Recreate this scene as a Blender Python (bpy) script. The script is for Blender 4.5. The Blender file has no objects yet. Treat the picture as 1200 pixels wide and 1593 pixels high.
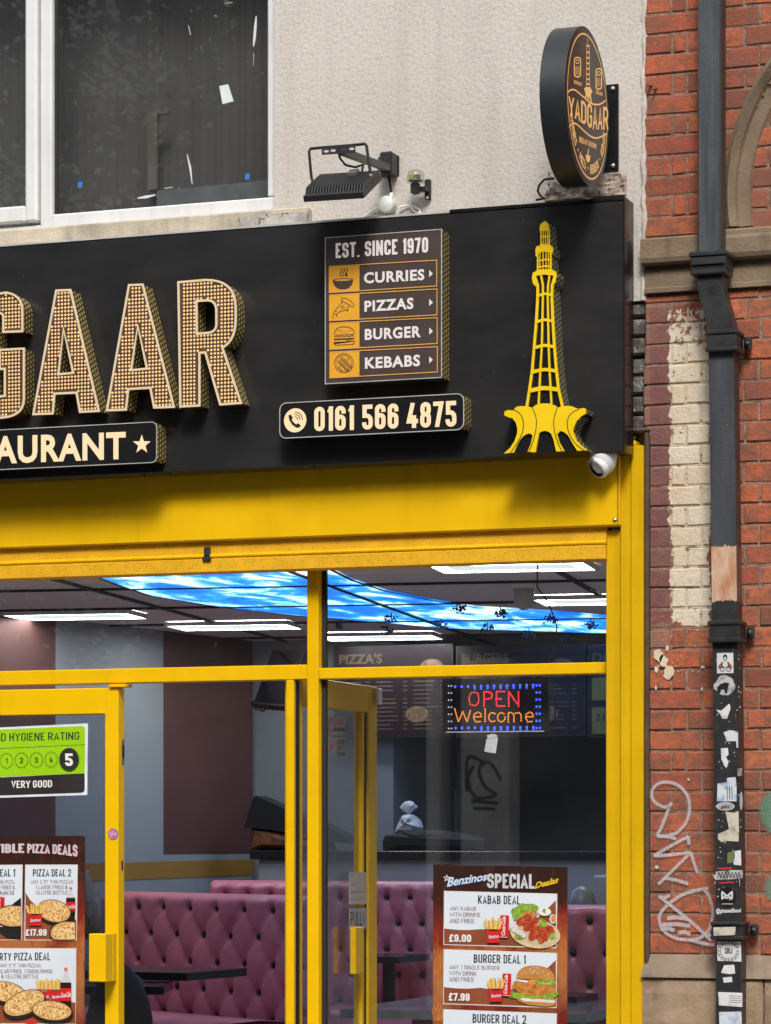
import bpy, math, random
from mathutils import Vector, Matrix, noise
from mathutils.geometry import tessellate_polygon
SC = bpy.context.scene
COL = SC.collection
rnd = random.Random(7)
R = math.radians
# ---------------------------------------------------------------- camera
F = 4700.0; HOR = 1310.0
TH = R(20.1)
FW = Vector((-math.sin(TH), math.cos(TH), 0)); RT = Vector((math.cos(TH), math.sin(TH), 0)); UP = Vector((0, 0, 1))
_d = FW + RT * (400 / F)
CAM = Vector((0, 0, 1.6)) - _d * 11.2
cd = bpy.data.cameras.new('camera'); camo = bpy.data.objects.new('camera', cd); COL.objects.link(camo)
camo.location = CAM; camo.rotation_euler = (R(90), 0, TH)
cd.sensor_fit = 'HORIZONTAL'; cd.sensor_width = 36; cd.lens = F / 1200 * 36
cd.shift_y = (HOR - 796.5) / 1200
cd.clip_start = .1; cd.clip_end = 400
SC.camera = camo
# ---------------------------------------------------------------- sky and sun (overcast)
SUN_EL, SUN_AZ = R(45), R(-20)     # azimuth: from the street, a little to the right
w = bpy.data.worlds.new('World'); SC.world = w; w.use_nodes = True
nt = w.node_tree
sky = nt.nodes.new('ShaderNodeTexSky'); sky.sky_type = 'NISHITA'; sky.sun_disc = False
sky.sun_elevation = SUN_EL; sky.sun_rotation = R(180) + SUN_AZ; sky.air_density = 1.0; sky.dust_density = 3.0
hs = nt.nodes.new('ShaderNodeHueSaturation'); hs.inputs['Saturation'].default_value = .35
nt.links.new(sky.outputs[0], hs.inputs['Color'])
nt.links.new(hs.outputs[0], nt.nodes['Background'].inputs[0]); nt.nodes['Background'].inputs[1].default_value = .11
sl = bpy.data.lights.new('sun', 'SUN'); so = bpy.data.objects.new('sun', sl); COL.objects.link(so)
sl.energy = 1.35; sl.angle = R(14); sl.color = (1, .965, .92)
_sd = Vector((-math.sin(SUN_AZ) * math.cos(SUN_EL), -math.cos(SUN_AZ) * math.cos(SUN_EL), math.sin(SUN_EL)))
so.rotation_euler = _sd.to_track_quat('Z', 'Y').to_euler(); so.location = (0, -8, 12)
SC.view_settings.view_transform = 'Standard'; SC.view_settings.look = 'None'
SC.view_settings.exposure = 1.0; SC.view_settings.gamma = 1
SC.cycles.max_bounces = 8; SC.cycles.transparent_max_bounces = 12
SC.cycles.use_denoising = True
# ---------------------------------------------------------------- pixel <-> plane geometry
def ray(px, py): return FW + RT * ((px - 600) / F) + UP * ((HOR - py) / F)
class Frame:
    """a plane: origin, in-plane axes u (right) and v (up), normal n; px() meets a line of sight with it"""
    def __init__(s, o, u, v): s.o = Vector(o); s.u = Vector(u).normalized(); s.v = Vector(v).normalized(); s.n = s.u.cross(s.v)
    def px(s, x, y):
        d = ray(x, y); t = (s.o - CAM).dot(s.n) / d.dot(s.n); p = CAM + d * t - s.o
        return (p.dot(s.u), p.dot(s.v))
    def w(s, uv, z=0): return s.o + s.u * uv[0] + s.v * uv[1] + s.n * z
    def P(s, x, y, z=0): return s.w(s.px(x, y), z)
def FY(y): return Frame((0, y, 0), (1, 0, 0), (0, 0, 1))
def FX(x): return Frame((x, 0, 0), (0, 1, 0), (0, 0, 1))
def pd(px, py, dep): return CAM + ray(px, py) * dep
def fx(px, y=0): return FY(y).px(px, HOR)[0]
def fz(px, py, y=0): return FY(y).px(px, py)[1]
class Z:
    """reads positions measured in an enlarged crop: crop origin and magnification"""
    def __init__(s, fr, ox, oy, k): s.f = fr; s.ox = ox; s.oy = oy; s.k = k
    def __call__(s, x, y): return s.f.px(s.ox + x / s.k, s.oy + y / s.k)
    def L(s, pts): return [s(*p) for p in pts]
# ---------------------------------------------------------------- meshes
class MB:
    def __init__(s): s.v = []; s.f = []; s.m = []; s.sm = []; s.uv = {}; s.mats = []
    def mi(s, m):
        if m not in s.mats: s.mats.append(m)
        return s.mats.index(m)
    def add(s, vs, fs, m, smooth=False, uvs=None):
        b = len(s.v); s.v += [Vector(v) for v in vs]; k = s.mi(m)
        for i, f in enumerate(fs):
            if uvs and uvs[i]: s.uv[len(s.f)] = uvs[i]
            s.f.append([b + j for j in f]); s.m.append(k); s.sm.append(smooth)
        return s
    def box(s, a, b, m):
        x0, x1 = sorted((a[0], b[0])); y0, y1 = sorted((a[1], b[1])); z0, z1 = sorted((a[2], b[2]))
        vs = [(x, y, z) for x in (x0, x1) for y in (y0, y1) for z in (z0, z1)]
        return s.add(vs, [(0, 1, 3, 2), (4, 6, 7, 5), (0, 4, 5, 1), (2, 3, 7, 6), (0, 2, 6, 4), (1, 5, 7, 3)], m)
    def bbox(s, a, b, m, c=.003):
        """box with chamfered edges"""
        x0, x1 = sorted((a[0], b[0])); y0, y1 = sorted((a[1], b[1])); z0, z1 = sorted((a[2], b[2]))
        c = min(c, (x1 - x0) / 2.2, (y1 - y0) / 2.2, (z1 - z0) / 2.2)
        lo = (x0, y0, z0); hi = (x1, y1, z1); vs = []; idx = {}
        for sx in (0, 1):
            for sy in (0, 1):
                for sz in (0, 1):
                    for ax in range(3):
                        p = []
                        for k, q in enumerate((sx, sy, sz)):
                            e = hi[k] if q else lo[k]
                            p.append(e if k == ax else e + (-c if q else c))
                        idx[(sx, sy, sz, ax)] = len(vs); vs.append(p)
        fs = []
        for ax in range(3):
            a1, a2 = [k for k in range(3) if k != ax]
            for q in (0, 1):
                loop = []
                for (i, j) in ((0, 0), (1, 0), (1, 1), (0, 1)):
                    key = [0, 0, 0]; key[ax] = q; key[a1] = i; key[a2] = j
                    loop.append(idx[(*key, ax)])
                fs.append(loop if (q == 1) == (ax != 1) else loop[::-1])
        for a1, a2, a3 in ((0, 1, 2), (0, 2, 1), (1, 2, 0)):
            for q1 in (0, 1):
                for q2 in (0, 1):
                    k0 = [0, 0, 0]; k0[a1] = q1; k0[a2] = q2; k1 = list(k0); k1[a3] = 1
                    fs.append([idx[(*k0, a1)], idx[(*k0, a2)], idx[(*k1, a2)], idx[(*k1, a1)]])
        for sx in (0, 1):
            for sy in (0, 1):
                for sz in (0, 1): fs.append([idx[(sx, sy, sz, k)] for k in range(3)])
        return s.add(vs, fs, m)
    def flat(s, fr, loops, z, m):
        """a filled outline (with holes) lying on a plane"""
        if isinstance(loops[0][0], (int, float)): loops = [loops]
        ps = [p for l in loops for p in l]
        tr = tessellate_polygon([[Vector((p[0], p[1], 0)) for p in l] for l in loops])
        fs = []
        for a, b, c in tr:
            A, B, C_ = ps[a], ps[b], ps[c]
            ar = (B[0] - A[0]) * (C_[1] - A[1]) - (B[1] - A[1]) * (C_[0] - A[0])
            if abs(ar) < 1e-12: continue
            fs.append((a, b, c) if ar > 0 else (a, c, b))
        return s.add([fr.w(p, z) for p in ps], fs, m)
    def prism(s, fr, loops, z0, z1, m, sm=None, back=False, under=None, smooth=False):
        """outline with holes given thickness from z0 to z1 along the plane's normal; side faces carry uv (length, depth)"""
        if isinstance(loops[0][0], (int, float)): loops = [loops]
        s.flat(fr, loops, z1, m)
        for l in loops:
            n = len(l); vs = [fr.w(p, z) for z in (z0, z1) for p in l]; fs = []; uvs = []; t = 0
            ar = sum(l[i][0] * l[(i + 1) % n][1] - l[(i + 1) % n][0] * l[i][1] for i in range(n))
            inner = l is not loops[0]
            for i in range(n):
                j = (i + 1) % n; d = math.dist(l[i], l[j])
                q = [i, j, n + j, n + i]; u = [(t, z0), (t + d, z0), (t + d, z1), (t, z1)]
                if (ar > 0) == inner: q = q[::-1]; u = u[::-1]
                dn = (l[j][0] - l[i][0]) / max(d, 1e-9) * (1 if ar > 0 else -1) * (-1 if inner else 1)
                if under is not None and dn > .8: s.add([vs[k] for k in q], [(0, 1, 2, 3)], under); t += d; continue  # downward faces take a separate dark material, shade put into their colour
                fs.append(q); uvs.append(u); t += d
            s.add(vs, fs, sm or m, smooth, uvs)
        if back:
            k = Frame(fr.o, fr.u, fr.v); k.n = -fr.n
            s.flat(k, loops, -z0, m)
        return s
    def tube(s, path, r, m, n=8, cap=True, smooth=True):
        path = [Vector(p) for p in path]; rs = r if isinstance(r, (list, tuple)) else [r] * len(path)
        vs = []; fs = []; ref = None
        for i, p in enumerate(path):
            t = (path[min(i + 1, len(path) - 1)] - path[max(i - 1, 0)]).normalized()
            if ref is None: ref = t.orthogonal().normalized()
            ref = (ref - t * ref.dot(t)).normalized(); b = t.cross(ref)
            for k in range(n):
                a = 2 * math.pi * k / n; vs.append(p + (ref * math.cos(a) + b * math.sin(a)) * rs[i])
        for i in range(len(path) - 1):
            for k in range(n):
                k2 = (k + 1) % n; fs.append((i * n + k, i * n + k2, (i + 1) * n + k2, (i + 1) * n + k))
        s.add(vs, fs, m, smooth)
        if cap:
            b = len(path) - 1
            s.add(vs[:n], [list(range(n))[::-1]], m); s.add(vs[b * n:], [list(range(n))], m)
        return s
    def lathe(s, c, ax, prof, m, n=20, smooth=True):
        """profile [(r, h)...] turned about axis ax through c"""
        c = Vector(c); ax = Vector(ax).normalized(); u = ax.orthogonal().normalized(); v = ax.cross(u); vs = []; fs = []
        for r_, h in prof:
            for k in range(n):
                a = 2 * math.pi * k / n; vs.append(c + ax * h + (u * math.cos(a) + v * math.sin(a)) * r_)
        for i in range(len(prof) - 1):
            for k in range(n):
                k2 = (k + 1) % n; fs.append((i * n + k, i * n + k2, (i + 1) * n + k2, (i + 1) * n + k))
        return s.add(vs, fs, m, smooth)
    def ball(s, c, r, m, n=12, wob=0, seed=0):
        c = Vector(c); r = Vector(r) if hasattr(r, '__len__') else Vector((r, r, r)); vs = []; fs = []; h = n // 2 + 1
        for i in range(h + 1):
            t = math.pi * i / h
            for k in range(n):
                a = 2 * math.pi * k / n; d = Vector((math.sin(t) * math.cos(a), math.sin(t) * math.sin(a), math.cos(t)))
                q = 1 + (wob * noise.noise(d * 2.3 + Vector((seed * 3.1, seed, 0))) if wob else 0)
                vs.append(c + Vector((d.x * r.x, d.y * r.y, d.z * r.z)) * q)
        for i in range(h):
            for k in range(n):
                k2 = (k + 1) % n; fs.append((i * n + k, (i + 1) * n + k, (i + 1) * n + k2, i * n + k2))
        return s.add(vs, fs, m, True)
    def hexa(s, p, m):
        """8 corners: front quad (4) then back quad (4), both counter-clockwise seen from the front"""
        return s.add(p, [(0, 1, 2, 3), (7, 6, 5, 4), (0, 4, 5, 1), (1, 5, 6, 2), (2, 6, 7, 3), (3, 7, 4, 0)], m)
    def build(s, name, parent=None, **props):
        me = bpy.data.meshes.new(name); o = bpy.data.objects.new(name, me); COL.objects.link(o)
        if parent is not None:
            off = wloc(parent); o.parent = parent
        else:
            xs = [v.x for v in s.v]; ys = [v.y for v in s.v]; zs = [v.z for v in s.v]
            off = Vector(((min(xs) + max(xs)) / 2, (min(ys) + max(ys)) / 2, min(zs))); o.location = off
        me.from_pydata([v - off for v in s.v], [], s.f)
        for m in s.mats: me.materials.append(m)
        me.polygons.foreach_set('material_index', s.m); me.polygons.foreach_set('use_smooth', s.sm)
        if s.uv:
            l = me.uv_layers.new(name='uv').data
            for fi, us in s.uv.items():
                p = me.polygons[fi]
                for k, li in enumerate(p.loop_indices): l[li].uv = us[k]
        me.update()
        for k, v in props.items(): o[k] = v
        return o
def wloc(o):
    v = Vector(o.location)
    while o.parent: o = o.parent; v += o.location
    return v
def thing(name, label, cat, loc, group=None):
    o = bpy.data.objects.new(name, None); COL.objects.link(o); o.location = loc; o.empty_display_size = .1
    o['label'] = label; o['category'] = cat
    if group: o['group'] = group
    return o
def tree_copy(o, delta=None, parent=None):
    c = o.copy(); COL.objects.link(c)
    if parent is not None: c.parent = parent
    if delta is not None: c.location = Vector(o.location) + Vector(delta)
    for ch in list(o.children): tree_copy(ch, None, c)
    return c
# ---------------------------------------------------------------- materials
def srgb(r, g, b): return tuple(((c / 255 + .055) / 1.055) ** 2.4 if c > 10 else c / 255 / 12.92 for c in (r, g, b))
class NT:
    def __init__(s, name):
        s.mat = bpy.data.materials.new(name); s.mat.use_nodes = True; s.t = s.mat.node_tree; s.t.nodes.clear()
        s.out = s.n('ShaderNodeOutputMaterial')
    def n(s, kind, **kw):
        q = s.t.nodes.new(kind)
        for k, v in kw.items(): setattr(q, k, v)
        return q
    def ln(s, a, b): s.t.links.new(a, b)
    def set(s, node, **kw):
        for k, v in kw.items():
            i = node.inputs[k.replace('_', ' ')]
            if hasattr(v, 'is_linked'): s.ln(v, i)
            else: i.default_value = v
        return node
    def coord(s, kind='Object'): return s.n('ShaderNodeTexCoord').outputs[kind]
    def pos(s): return s.n('ShaderNodeNewGeometry').outputs['Position']
    def noise(s, vec, scale, detail=4, rough=.55, dist=0):
        q = s.n('ShaderNodeTexNoise'); s.ln(vec, q.inputs['Vector']); s.set(q, Scale=scale, Detail=detail, Roughness=rough, Distortion=dist); return q.outputs[0]
    def scale(s, vec, sc):
        q = s.n('ShaderNodeMapping'); s.ln(vec, q.inputs['Vector']); q.inputs['Scale'].default_value = sc; return q.outputs[0]
    def ramp(s, fac, stops, interp='LINEAR'):
        q = s.n('ShaderNodeValToRGB'); q.color_ramp.interpolation = interp; e = q.color_ramp.elements
        while len(e) < len(stops): e.new(.5)
        for k, (p, c) in enumerate(stops):
            e[k].position = p; e[k].color = (*c, 1) if hasattr(c, '__len__') else (c, c, c, 1)
        s.ln(fac, q.inputs[0]); return q.outputs[0]
    def mix(s, fac, a, b, blend='MIX'):
        q = s.n('ShaderNodeMix', data_type='RGBA', blend_type=blend)
        for v, i in ((fac, 0), (a, 6), (b, 7)):
            if hasattr(v, 'is_linked'): s.ln(v, q.inputs[i])
            else: q.inputs[i].default_value = (*v, 1) if hasattr(v, '__len__') and len(v) == 3 else v
        return q.outputs[2]
    def math(s, op, a, b=0, c=0, clamp=False):
        q = s.n('ShaderNodeMath', operation=op, use_clamp=clamp)
        for k, v in enumerate((a, b, c)):
            if hasattr(v, 'is_linked'): s.ln(v, q.inputs[k])
            else: q.inputs[k].default_value = v
        return q.outputs[0]
    def sep(s, vec):
        q = s.n('ShaderNodeSeparateXYZ'); s.ln(vec, q.inputs[0]); return q.outputs
    def bump(s, h, strength=.3, dist=.01):
        q = s.n('ShaderNodeBump'); s.set(q, Strength=strength, Distance=dist); s.ln(h, q.inputs['Height']); return q.outputs[0]
    def bsdf(s, col, rough=.5, metal=0, normal=None, emit=None, es=0, coat=0, spec=.5):
        q = s.n('ShaderNodeBsdfPrincipled')
        for v, k in ((col, 'Base Color'), (emit, 'Emission Color')):
            if v is None: continue
            if hasattr(v, 'is_linked'): s.ln(v, q.inputs[k])
            else: q.inputs[k].default_value = (*v, 1)
        s.set(q, Roughness=rough, Metallic=metal); q.inputs['Emission Strength'].default_value = es
        q.inputs['Coat Weight'].default_value = coat; q.inputs['Coat Roughness'].default_value = .1; q.inputs['Specular IOR Level'].default_value = spec
        if normal is not None: s.ln(normal, q.inputs['Normal'])
        s.ln(q.outputs[0], s.out.inputs[0]); return q
def mat(name, col, rough=.5, metal=0, var=.12, vs=9, bump=0, bs=80, emit=None, es=0, coat=0, spec=.5, streak=0, speck=None, rv=.08):
    t = NT(name); c = t.pos()
    f = t.noise(c, vs); k = t.ramp(f, [(.25, tuple(x * (1 - var) for x in col)), (.75, tuple(min(1, x * (1 + var)) for x in col))])
    if streak:
        g = t.noise(t.scale(c, (22, 22, 1.2)), 1, 5); k = t.mix(t.ramp(g, [(.5, 0.), (.8, streak)]), k, tuple(x * .45 for x in col))
    if speck:
        g = t.noise(c, speck[0], 2, .6); k = t.mix(t.ramp(g, [(speck[1], 0.), (speck[1] + .05, 1.)]), k, speck[2])
    nm = t.bump(t.noise(c, bs, 5), bump, .01) if bump else None
    r_ = t.ramp(f, [(.2, max(0, rough - rv)), (.8, min(1, rough + rv))])
    t.bsdf(k, r_, metal, nm, emit, es, coat, spec)
    return t.mat
# ---------------------------------------------------------------- lettering: a condensed stroke alphabet, and the built-in round one
GL = {
 'A': (1.08, [[(0, 0), (.5, 1.0), (1, 0)], [(.2, .25), (.8, .25)]]),
 'B': (1, [[(0, 0), (0, 1)], [(0, 1), (.95, 1, 1), (.95, .53, 1), (0, .53)], [(0, .53), (1, .53, 1), (1, 0, 1), (0, 0)]]),
 'C': (1, [[(1, .66), (1, 1, 1), (0, 1, 1), (0, 0, 1), (1, 0, 1), (1, .34)]]),
 'D': (1, [[(0, 0), (0, 1), (1, 1, 1), (1, 0, 1), (0, 0), 'c']]),
 'E': (.85, [[(1, 1), (0, 1), (0, 0), (1, 0)], [(0, .52), (.9, .52)]]),
 'F': (.85, [[(1, 1), (0, 1), (0, 0)], [(0, .5), (.9, .5)]]),
 'G': (1, [[(1, .68), (1, 1, 1), (0, 1, 1), (0, 0, 1), (1, 0, 1), (1, .47), (.55, .47)]]),
 'H': (1, [[(0, 0), (0, 1)], [(1, 0), (1, 1)], [(0, .52), (1, .52)]]),
 'I': (0, [[(.5, 0), (.5, 1)]]),
 'J': (.8, [[(1, 1), (1, 0, 1), (0, 0, 1), (0, .3)]]),
 'K': (1.05, [[(0, 0), (0, 1)], [(1, 1), (.08, .4)], [(.32, .56), (1, 0)]]),
 'L': (.8, [[(0, 1), (0, 0), (1, 0)]]),
 'M': (1.4, [[(0, 0), (0, 1)], [(1, 0), (1, 1)], [(.04, 1), (.5, .3), (.96, 1)]]),
 'N': (1.08, [[(0, 0), (0, 1)], [(1, 0), (1, 1)], [(.04, 1), (.96, 0)]]),
 'O': (1, [[(0, 0, 1), (0, 1, 1), (1, 1, 1), (1, 0, 1), 'c']]),
 'P': (1, [[(0, 0), (0, 1)], [(0, 1), (1, 1, 1), (1, .42, 1), (0, .42)]]),
 'Q': (1, [[(0, 0, 1), (0, 1, 1), (1, 1, 1), (1, 0, 1), 'c'], [(.55, .25), (1, 0)]]),
 'R': (1, [[(0, 0), (0, 1)], [(0, 1), (1, 1, 1), (1, .45, 1), (0, .45)], [(.5, .45), (1, 0)]]),
 'S': (1, [[(1, .7), (1, 1, 1), (0, 1, 1), (0, .52, 1), (1, .52, 1), (1, 0, 1), (0, 0, 1), (0, .3)]]),
 'T': (.95, [[(0, 1), (1, 1)], [(.5, 1), (.5, 0)]]),
 'U': (1, [[(0, 1), (0, 0, 1), (1, 0, 1), (1, 1)]]),
 'V': (1.05, [[(0, 1), (.5, 0), (1, 1)]]),
 'W': (1.6, [[(0, 1), (.26, 0), (.5, .8), (.74, 0), (1, 1)]]),
 'X': (1.05, [[(0, 0), (1, 1)], [(0, 1), (1, 0)]]),
 'Y': (1.05, [[(0, 1), (.5, .42), (1, 1)], [(.5, .45), (.5, 0)]]),
 'Z': (.95, [[(0, 1), (1, 1), (0, 0), (1, 0)]]),
 '0': (.95, [[(0, 0, 1), (0, 1, 1), (1, 1, 1), (1, 0, 1), 'c']]),
 '1': (.55, [[(1, 0), (1, 1)], [(.9, 1), (.0, .80)]]),
 '2': (.95, [[(0, .7), (0, 1, 1), (1, 1, 1), (1, .56), (0, 0), (1, 0)]]),
 '3': (.95, [[(0, .75), (0, 1, 1), (1, 1, 1), (1, .53, 1), (.35, .53)], [(.35, .53), (1, .53, 1), (1, 0, 1), (0, 0, 1), (0, .25)]]),
 '4': (1, [[(.5, 1), (0, .22), (1, .22)], [(.74, .5), (.74, 0)]]),
 '5': (.95, [[(.95, 1), (.05, 1), (.05, .57), (1, .57, 1), (1, 0, 1), (0, 0, 1), (0, .25)]]),
 '6': (.95, [[(1, .72), (1, 1, 1), (0, 1, 1), (0, .3)], [(0, 0, 1), (0, .57, 1), (1, .57, 1), (1, 0, 1), 'c']]),
 '7': (.9, [[(0, 1), (1, 1), (.35, 0)]]),
 '8': (.95, [[(.03, .53, 1), (.03, 1, 1), (.97, 1, 1), (.97, .53, 1), 'c'], [(0, 0, 1), (0, .53, 1), (1, .53, 1), (1, 0, 1), 'c']]),
 '9': (.95, [[(0, .28), (0, 0, 1), (1, 0, 1), (1, .7)], [(0, .43, 1), (0, 1, 1), (1, 1, 1), (1, .43, 1), 'c']]),
 '£': (.95, [[(1, .78), (1, 1, 1), (.25, 1, 1), (.25, 0)], [(0, 0), (1, 0)], [(0, .5), (.75, .5)]]),
 '&': (1, [[(1, 0), (.1, .75), (.1, 1, 1), (.7, 1, 1), (.7, .65), (0, .35), (0, 0, 1), (.75, 0, 1), (1, .4)]]),
 '.': (0, [[(.5, 0), (.5, .02)]]), ',': (0, [[(.5, 0), (.3, -.1)]]), '"': (.3, [[(0, .8), (0, 1)], [(1, .8), (1, 1)]]), '-': (.5, [[(0, .5), (1, .5)]]),
}
def rounded(pts, closed, rr):
    out = []; n = len(pts)
    for i, p in enumerate(pts):
        if len(p) < 3 or (not closed and i in (0, n - 1)): out.append((p[0], p[1])); continue
        a, b = pts[i - 1], pts[(i + 1) % n]; P = Vector(p[:2]); A = Vector(a[:2]) - P; B = Vector(b[:2]) - P
        la, lb = A.length, B.length
        r_ = min(rr, la * (.5 if len(a) > 2 else 1), lb * (.5 if len(b) > 2 else 1)); A.normalize(); B.normalize()
        s_, e_ = P + A * r_, P + B * r_
        for k in range(6):
            t = k / 5; q = s_ * (1 - t) ** 2 + P * (2 * t * (1 - t)) * 1.0 + e_ * t * t
            c_ = P + (A + B) * r_            # centre of the arc for right angles
            if abs(A.dot(B)) < .2: q = c_ + (q - c_).normalized() * r_
            out.append((q.x, q.y))
    res = [out[0]]
    for q in out[1:]:
        if math.dist(q, res[-1]) > 1e-5: res.append(q)
    if closed and math.dist(res[0], res[-1]) < 1e-5: res.pop()
    return res
def ribbon(pts, closed, hw):
    """outline of a stroked line; hw may be a list (tapering)"""
    n = len(pts); L = []; Rr = []; P = [Vector(p) for p in pts]; H = hw if isinstance(hw, (list, tuple)) else [hw] * n
    for i in range(n):
        a = P[i - 1] if (i or closed) else None; b = P[(i + 1) % n] if (i < n - 1 or closed) else None
        d1 = (P[i] - a).normalized() if a is not None else None; d2 = (b - P[i]).normalized() if b is not None else None
        if d1 is None: d1 = d2
        if d2 is None: d2 = d1
        n1 = Vector((-d1.y, d1.x)); n2 = Vector((-d2.y, d2.x)); m = n1 + n2
        if m.length < 1e-4: m = n1.copy()
        m.normalize(); q = H[i] / max(m.dot(n1), .45)
        L.append(tuple(P[i] + m * q)); Rr.append(tuple(P[i] - m * q))
    return [L, Rr[::-1]] if closed else [L + Rr[::-1]]
_cg = {}
def cond_glyph(ch, wr, s):
    k = (ch, wr, s)
    if k in _cg: return _cg[k]
    wf, sts = GL[ch]; w_ = wf * wr if wf else s; h = 1.0; out = []
    for st in sts:
        st = list(st); cl = st[-1] == 'c'
        if cl: st = st[:-1]
        if cl and st[0][:2] == st[-1][:2]: st = st[:-1]
        q = [(s / 2 + p[0] * max(w_ - s, 0), s / 2 + p[1] * (h - s), *p[2:]) for p in st]
        q = rounded(q, cl, min(w_ * .42, .3))
        if not cl:
            for e, o_ in ((0, 1), (-1, -2)):
                a, b = Vector(q[e]), Vector(q[o_]); d = a - b
                if d.length > 1e-6 and (a.y < s * .6 or a.y > h - s * .6 or (abs(d.x) > abs(d.y) * 5 and (a.x < s * .6 or a.x > w_ - s * .6))):
                    q[e] = tuple(a + d.normalized() * s / 2)
        loops = ribbon(q, cl, s / 2)
        if abs(max(p[1] for p in st)) <= 1 and min(p[1] for p in st) >= 0:
            loops = [[(x, min(max(y, 0), h)) for x, y in l] for l in loops]
        out.append(loops)
    _cg[k] = (w_, out); return _cg[k]
def cond(txt, wr=.42, s=.15, gap=.09, space=.26):
    """-> list of (verts, faces, layer) scaled into the unit square"""
    x = 0; out = []
    for ch in txt:
        if ch == ' ': x += space; continue
        w_, ps = cond_glyph(ch, wr, s)
        for k, loops in enumerate(ps):
            pts = [(p[0] + x, p[1]) for l in loops for p in l]
            tr = tessellate_polygon([[Vector((p[0], p[1], 0)) for p in l] for l in loops]); out.append((pts, tr, k))
        x += w_ + gap
    x -= gap
    return [([(p[0] / x, p[1]) for p in v], f, k) for v, f, k in out]
_dg = {}
def round_text(txt, bold=.0, shear=0, space=1.0):
    k = (txt, bold, shear, space)
    if k in _dg: return _dg[k]
    c = bpy.data.curves.new('t', 'FONT'); c.body = txt; c.offset = bold; c.shear = shear; c.space_character = space; c.resolution_u = 3
    o = bpy.data.objects.new('t', c); COL.objects.link(o); dg = bpy.context.evaluated_depsgraph_get(); dg.update()
    me = o.evaluated_get(dg).to_mesh(); vs = [(v.co.x, v.co.y) for v in me.vertices]; fs = [tuple(p.vertices) for p in me.polygons]
    o.evaluated_get(dg).to_mesh_clear(); bpy.data.objects.remove(o); bpy.data.curves.remove(c)
    x0, x1 = min(v[0] for v in vs), max(v[0] for v in vs); y0, y1 = min(v[1] for v in vs), max(v[1] for v in vs)
    _dg[k] = [([((v[0] - x0) / (x1 - x0), (v[1] - y0) / (y1 - y0)) for v in vs], fs, 0)]
    return _dg[k]
def put(mb, fr, glyphs, quad, z, m, conv=None):
    """letters laid into a quad (bottom-left, bottom-right, top-right, top-left); conv turns crop points into plane points"""
    bl, br, tr, tl = [Vector(conv(*q) if conv else q) for q in quad]
    for vs, fs, k in glyphs:
        P = []
        for a, b in vs:
            p = bl * (1 - a) * (1 - b) + br * a * (1 - b) + tr * a * b + tl * (1 - a) * b; P.append((p.x, p.y))
        ff = []
        for f in fs:
            A, B, C_ = P[f[0]], P[f[1]], P[f[2]]
            ar = (B[0] - A[0]) * (C_[1] - A[1]) - (B[1] - A[1]) * (C_[0] - A[0])
            if len(f) > 3: ar = sum(P[f[i]][0] * P[f[(i + 1) % len(f)]][1] - P[f[(i + 1) % len(f)]][0] * P[f[i]][1] for i in range(len(f)))
            if abs(ar) < 1e-13: continue
            ff.append(tuple(f) if ar > 0 else tuple(f)[::-1])
        mb.add([fr.w(p, z + k * .00025) for p in P], ff, m)
def tq(x0, x1, t0, b0, t1=None, b1=None):
    """text quad from left/right x and top/bottom y at both ends (crop coordinates, y down)"""
    t1 = t0 if t1 is None else t1; b1 = b0 if b1 is None else b1
    return [(x0, b0), (x1, b1), (x1, t1), (x0, t0)]
def ell(cx, cy, rx, ry, n=28, rot=0, a0=0, a1=2 * math.pi, full=True):
    out = []
    for k in range(n if full else n + 1):
        a = a0 + (a1 - a0) * k / n; x, y = rx * math.cos(a), ry * math.sin(a)
        out.append((cx + x * math.cos(rot) - y * math.sin(rot), cy + x * math.sin(rot) + y * math.cos(rot)))
    return out
def rrect(x0, y0, x1, y1, r, n=5):
    out = []
    for cx, cy, a in ((x1 - r, y1 - r, 0), (x0 + r, y1 - r, 90), (x0 + r, y0 + r, 180), (x1 - r, y0 + r, 270)):
        for k in range(n + 1):
            t = R(a + 90 * k / n); out.append((cx + r * math.cos(t), cy + r * math.sin(t)))
    return out
def blob(cx, cy, r, n=14, wob=.3, ky=1):
    p = rnd.random() * 99
    return [(cx + r * math.cos(a) * q, cy + r * math.sin(a) * q * ky) for a, q in ((2 * math.pi * k / n, 1 + wob * noise.noise(Vector((math.cos(2 * math.pi * k / n) * 1.5 + p, math.sin(2 * math.pi * k / n) * 1.5, p)))) for k in range(n))]
def line(pts, w_, sm=1):
    """stroked polyline outline, optionally rounded"""
    if sm > 1:
        V_ = [Vector(p) for p in pts]; o_ = []
        for i in range(len(V_) - 1):
            p0, p1, p2, p3 = V_[max(i - 1, 0)], V_[i], V_[i + 1], V_[min(i + 2, len(V_) - 1)]
            for k in range(sm):
                t = k / sm
                o_.append(tuple(.5 * (2 * p1 + (p2 - p0) * t + (2 * p0 - 5 * p1 + 4 * p2 - p3) * t * t + (3 * p1 - p0 - 3 * p2 + p3) * t ** 3)))
        pts = o_ + [tuple(V_[-1])]
    return ribbon(pts, False, w_ / 2)
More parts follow.
